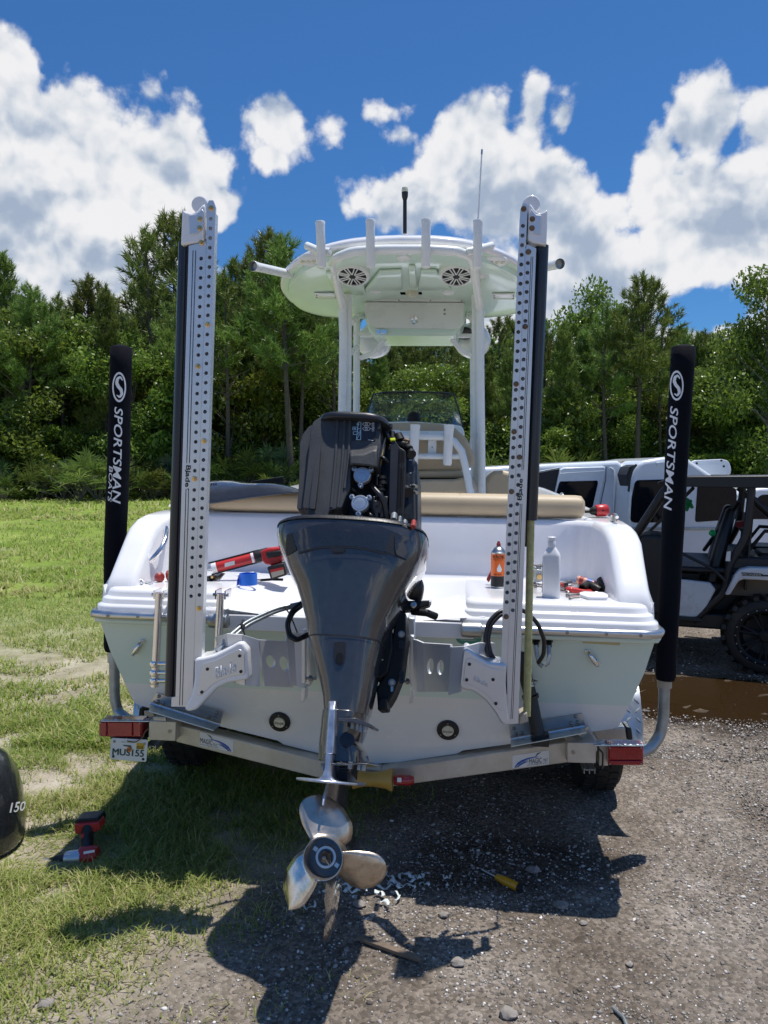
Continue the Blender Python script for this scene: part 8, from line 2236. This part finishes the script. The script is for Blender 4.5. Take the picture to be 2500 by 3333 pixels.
# seats, dash, steering wheel
for y in (-.42, -1.05):
    mb = MB(); mb.box((.56, y, .70), (.44, .52, .14)); mb.loft([[Vector((.40 + dx, y + dy, .74)) for dx, dy in ((0, -.25), (.11, -.25), (.11, .25), (0, .25))], [Vector((.30 + dx, y + dy, 1.18)) for dx, dy in ((0, -.21), (.10, -.21), (.10, .21), (0, .21))], [Vector((.25 + dx, y + dy, 1.42)) for dx, dy in ((0, -.12), (.08, -.12), (.08, .12), (0, .12))]]); mb.build('seat', blkpl, utv, bevel=.03)
mb = MB(); mb.loft([[Vector((.98, y, .72)), Vector((1.0, y, .96)), Vector((1.08, y, 1.01)), Vector((1.24, y, .99)), Vector((1.30, y, .74))] for y in (-.08, -1.36)]); ds = mb.build('dashboard', phs, utv, bevel=.02)
mb = MB(); mb.loft([[Vector((1.12, y, 1.015)), Vector((1.3, y, 1.0)), Vector((1.95, y, .93)), Vector((2.2, y, .78)), Vector((2.18, y, .66)), Vector((1.2, y, .94))] for y in (-.12, -1.33)]); mb.build('hood', dirtyw, utv, bevel=.03)
c = Vector((.84, -.42, 1.03)); d_ = Vector((-.75, 0, .62)).normalized(); u = Vector((0, 1, 0)); w = d_.cross(u); mb = MB()
mb.tube([c + (u * math.cos(a) + w * math.sin(a)) * .175 for a in np.linspace(0, 2 * math.pi, 29)[:-1]], .016, 8, closed=True)
for a in (0.3, 2.84, 4.71): mb.tube([c - d_ * .03, c + (u * math.cos(a) + w * math.sin(a)) * .17], .012, 6)
mb.cyl(c - d_ * .05, c - d_ * .28, .025, n=10); mb.lathe([(.05, -.04), (.045, -.01), (0, 0)], c, d_, 16); mb.build('steering_wheel', blkpl, utv, smooth=50)
mb = MB(); mb.add([Vector((.975, y, z - .06)) for y, z in [(-.72, .93), (-.92, .93), (-.92, 1.02), (-.72, 1.02)]], [(0, 1, 2, 3)]); mb.build('dash_label', paper, ds)
# roll cage
mb = MB(); r_ = .028; zt = 1.665
r_ = .034
def cg(*pts, rr=r_): mb.tube(curve_pts([Vector(p) for p in pts], 5), rr, 10)
for y in (-.06, -1.38):
    cg((1.22, y, .97), (.86, y, 1.58), (.76, y, zt), (.24, y, zt), (.15, y, zt - .05), (.18, y, 1.2), (.32, y, .92), (.34, y, .70), (.60, y, .42))
    cg((.2, y, 1.58), (-.42, y, .98), rr=.022)
for x, z in ((.84, 1.60), (.2, zt), (.18, 1.2)): cg((x, -.06, z), (x, -1.38, z), rr=.024)
cg((.24, -.10, 1.5), (.5, -1.34, .94), rr=.02)
cg((1.14, -1.38, 1.0), (.62, -.1, 1.6), rr=.016)
# near grab bar round the door
cg((.78, .0, .62), (.84, .0, .74), (.80, .0, .96), (.70, .0, 1.03), (.44, .0, .90), (.34, .0, .80), rr=.014)
mb.build('roll_cage', blkpl, utv, smooth=60)
mb = MB(); mb.loft([[Vector((.92, y, zt - .01)), Vector((.76, y, zt + .04)), Vector((-.30, y, zt + .055)), Vector((-.32, y, zt + .035)), Vector((.76, y, zt + .02)), Vector((.90, y, zt - .03))] for y in (-.0, -1.44)]); mb.build('roof', blkpl, utv, bevel=.012)
mb = MB(); mb.loft([[Vector((1.19, y, 1.0)), Vector((.84, y, 1.60))] for y in (-.1, -1.34)], caps=False, closed=False); mb.build('windshield', clearp, utv, solid=.004)
for y in (-.08, -1.36):
    mb = MB(); mb.tube([(1.19, y, 1.0), (.84, y, 1.60)], .012, 6); mb.build('windshield_edge', blkpl, utv, smooth=60)
for y in (-.35, -.95):
    mb = MB(); mb.tube([(-.42, y, 1.04), (-.42, y, 1.2), (.02, y, 1.22), (.14, y, 1.05)], .018, 8); mb.build('bed_rail', blkpl, utv, smooth=60)
for y in (-.25, -.55, -.9, -1.2):
    mb = MB(); mb.box((-.05, y, 1.0), (.9, .03, .02)); mb.build('bed_slat', blkpl, utv)
mb = MB(); p = U(2376, 1812, .0); mb.prism([U(*q, .0) for q in [(2366, 1796), (2379, 1794), (2377, 1827), (2362, 1826)]], (0, -.03, 0)); mb.build('cage_sticker', paper, utv)
for y in (-.42, -1.05):
    mb = MB(); mb.box((-.12, y, .99), (.40, .50, .10)); mb.loft([[Vector((-.30 + dx, y + dy, .98)) for dx, dy in ((0, -.24), (.10, -.24), (.10, .24), (0, .24))], [Vector((-.38 + dx, y + dy, 1.34)) for dx, dy in ((0, -.21), (.09, -.21), (.09, .21), (0, .21))], [Vector((-.41 + dx, y + dy, 1.52)) for dx, dy in ((0, -.12), (.07, -.12), (.07, .12), (0, .12))]]); mb.build('rear_seat', blkpl, utv, bevel=.03)
for y in (-.03, -1.41):
    mb = MB(); mb.prism([(.84, y, zt + .03), (.70, y, zt - .05), (-.28, y, zt - .06), (-.31, y, zt + .05)], (0, .03, 0)); mb.build('roof_skirt', blkpl, utv, bevel=.006)
mb = MB(); mb.prism([(.17, -.10, .72), (.17, -1.34, .72), (.13, -1.34, 1.34), (.13, -.10, 1.34)], (.02, 0, 0)); mb.build('cab_bulkhead', blkpl, utv, bevel=.006)
# things on the buggy
m_ = MB(); m_.prism([UM @ U(*q, -.5) for q in rounded([(2394, 1700), (2402, 1698), (2428, 1696), (2430, 1712), (2424, 1716), (2396, 1718)], 3, 2)], UM.to_3x3() @ Vector((0, -.12, 0))); o = m_.build('red_container', M('bright_red_box', (.75, .03, .06), .4), bevel=.008); tag(o, 'small bright red container behind the buggy seats', 'container')
m_ = MB(); v, f = ico(3); p = UM @ U(2318, 1735, -.3); m_.add([p + Vector(q) * .026 * (1 + .3 * math.sin(q[0] * 4 + q[1] * 3)) for q in v], [tuple(q) for q in f]); o = m_.build('green_rag', greenrag, smooth=60); tag(o, 'green rag tucked behind the buggy dashboard, right of the steering wheel', 'rag')
m_ = MB(); p = UM @ U(2240, 1640, -1.3); m_.add([p + Vector(q) * np.array([.09, .06, .10]) * (1 + .35 * math.sin(q[0] * 5 + q[2] * 4)) if False else p + Vector((q[0] * .05, q[1] * .04, q[2] * .06)) * (1 + .35 * math.sin(q[0] * 5 + q[2] * 4)) for q in v], [tuple(q) for q in f]); o = m_.build('green_cloth', greenrag, smooth=60); tag(o, 'green cloth seen through the buggy windshield, next to the right guide post', 'cloth')

# ================================================================== WHITE VANS
def vanframe(x, y, ang):
    Mx = Matrix.Translation((x, y, gzf(x, y))) @ Matrix.Rotation(ang, 4, 'Z'); return Mx, Frame(Mx)
VM, VF = vanframe(3.0, 9.6, R(8)); V = VF.pix
van = thing('cargo_van', 'white van with its side door slid back, the left of two behind the boat', 'van', VM)
def vp(pts, y, vec, mat, name, bevel=0, parent=van, Fx=V, seg=3, **k):
    mb = MB(); mb.prism([Fx(*q, y) for q in pts], vec); return mb.build(name, mat, parent, bevel=bevel, seg=seg, **k)
vp([(1400, 1530), (1745, 1512), (2012, 1499), (2026, 1506), (2033, 1525), (2036, 1600), (2034, 1720), (2040, 1800), (2040, 1850), (1400, 1850)], 0, (0, 1.7, 0), whitev, 'body', .05, seg=5)
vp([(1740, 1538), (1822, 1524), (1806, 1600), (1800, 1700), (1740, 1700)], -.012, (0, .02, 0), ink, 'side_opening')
vp([(1745, 1535), (1822, 1521), (1822, 1527), (1745, 1541)], -.03, (0, .03, 0), galv, 'door_track', .003)
dv = vp([(1824, 1528), (1835, 1522), (1968, 1518), (1972, 1524), (1950, 1650), (1935, 1712), (1790, 1712), (1800, 1640)], -.05, (0, .045, 0), whitev, 'sliding_door', .02)
vp(rounded([(1822, 1567), (1945, 1564), (1947, 1572), (1930, 1648), (1914, 1690), (1805, 1690), (1812, 1600)], 6, 3), -.054, (0, .004, 0), darkglass, 'door_window', .002, parent=dv)
vp([(1822, 1540), (1968, 1532), (1968, 1535), (1822, 1543)], -.055, (0, .005, 0), whitev, 'door_crease', .002, parent=dv)
mb = MB(); mb.tube([V(1986, 1522, -.01), V(1998, 1530, -.012), V(2000, 1560, -.012), V(1996, 1700, -.012)], .012, 8); mb.build('panel_crease', whitev, van, smooth=60)
vp([(2029, 1648), (2037, 1647), (2037, 1664), (2029, 1664)], -.03, (0, .04, 0), blkpl, 'door_striker', .004)
mb = MB(); mb.lathe([(.20, -.1), (.30, -.1), (.33, -.06), (.33, .1), (.2, .1)], VF.pixz(1760, 1800, .33) * 1.0 if False else Vector((-1.2, .06, .33)), (0, 1, 0), 32); mb.build('wheel', rubber, van, smooth=40)
vp([(1812, 1700), (1832, 1699), (1832, 1704), (1812, 1705)], -.06, (0, .02, 0), blkpl, 'door_handle', .003, parent=dv)
vp([(1978, 1664), (2024, 1662), (2026, 1700), (1980, 1702)], -.004, (0, .004, 0), whitev, 'fuel_flap', .002)
mb = MB(); mb.tube([V(1973, 1520, -.004), V(1972, 1560, -.004), V(1952, 1655, -.004), V(1938, 1720, -.004)], .004, 6); mb.build('panel_gap', ink, van, smooth=60)
V2M, V2F = vanframe(3.35, 9.15, R(4)); V2 = V2F.pix
van2 = thing('passenger_van', 'white van with raised tailgate and big dark window behind the right guide post', 'van', V2M)
def v2(*a, **k): return vp(*a, parent=k.pop('parent', van2), Fx=V2, **k)
v2([(2046, 1710), (2048, 1650), (2055, 1580), (2066, 1530), (2078, 1508), (2095, 1499), (2160, 1488), (2240, 1486), (2252, 1500), (2400, 1600), (2420, 1700), (2420, 1860), (2046, 1860)], 0, (0, 1.6, 0), whitev, 'body', .05, seg=5)
v2(rounded([(2052, 1695), (2056, 1620), (2066, 1572), (2074, 1563), (2168, 1560), (2172, 1700), (2066, 1702)], 8, 3), -.006, (0, .008, 0), darkglass, 'side_window', .003)
v2(rounded([(2138, 1505), (2180, 1502), (2180, 1513), (2138, 1516)], 4, 3), -.012, (0, .014, 0), whitev, 'brake_light_recess', .004)
v2(rounded([(2272, 1560), (2398, 1590), (2400, 1690), (2262, 1700)], 10, 3), -.004, (0, .006, 0), darkglass, 'rear_window', .003)
v2(rounded([(2382, 1740), (2372, 1735), (2372, 1741), (2378, 1746)], 1, 1), -.008, (0, .008, 0), gold, 'lock_knob')
mb = MB(); mb.tube([V2(2180, 1500, -.003), V2(2182, 1600, -.003), V2(2180, 1720, -.003)], .004, 6); mb.build('panel_gap', ink, van2, smooth=60)
v2([(2050, 1716), (2400, 1716), (2400, 1726), (2050, 1726)], -.012, (0, .014, 0), galv, 'side_moulding', .003)
mb = MB(); mb.prism([V2(*q, .5) for q in rounded([(2254, 1503), (2262, 1498), (2350, 1494), (2372, 1500), (2380, 1520), (2380, 1545), (2256, 1545)], 8, 3)], (0, .05, 0)); tg = mb.build('tailgate', whitev, van2, bevel=.012)
mb = MB(); mb.prism([V2(*q, .497) for q in rounded([(2268, 1512), (2365, 1508), (2370, 1545), (2266, 1545)], 5, 3)], (0, .004, 0)); mb.build('tailgate_lining', trimb if False else whitev, tg, bevel=.004)
for q in [(2268, 1508), (2348, 1499), (2356, 1518)]:
    mb = MB(); mb.lathe([(.014, 0), (.014, .004), (0, .004)], V2(*q, .495), (0, -1, 0), 10); mb.build('tailgate_buffer', ink, tg)
# trim bridging the two open bodies
mb = MB(); mb.prism([V(*q, .10) for q in [(2024, 1500), (2085, 1497), (2072, 1511), (2040, 1514), (2036, 1540), (2033, 1540)]], (0, .3, 0)); mb.build('roof_trim', trimb, van)
mb = MB(); mb.tube(curve_pts([V2(2046, 1600, -.01), V2(2050, 1560, -.01), V2(2058, 1530, -.01), V2(2072, 1512, -.01)]), .014, 8); mb.build('weather_seal', ink, van2, smooth=60)
v2([(2040, 1545), (2050, 1520), (2070, 1512), (2060, 1540), (2050, 1590)], .06, (0, .3, 0), ink, 'inner_trim')
# a white pickup roof and cab far right
TM, TF = vanframe(5.2, 10.2, R(-6)); T = TF.pix
trk = thing('pickup_truck', 'white pickup cab mostly hidden behind the buggy at the right edge', 'pickup truck', TM)
vp([(2412, 1700), (2416, 1620), (2420, 1604), (2470, 1588), (2560, 1586), (2640, 1600), (2660, 1700), (2660, 1850), (2412, 1850)], 0, (0, 1.6, 0), whitev, 'body', .04, parent=trk, Fx=T)
vp(rounded([(2440, 1640), (2480, 1610), (2550, 1610), (2600, 1650), (2600, 1690), (2436, 1690)], 8, 3), -.005, (0, .006, 0), darkglass, 'cab_window', .002, parent=trk, Fx=T)
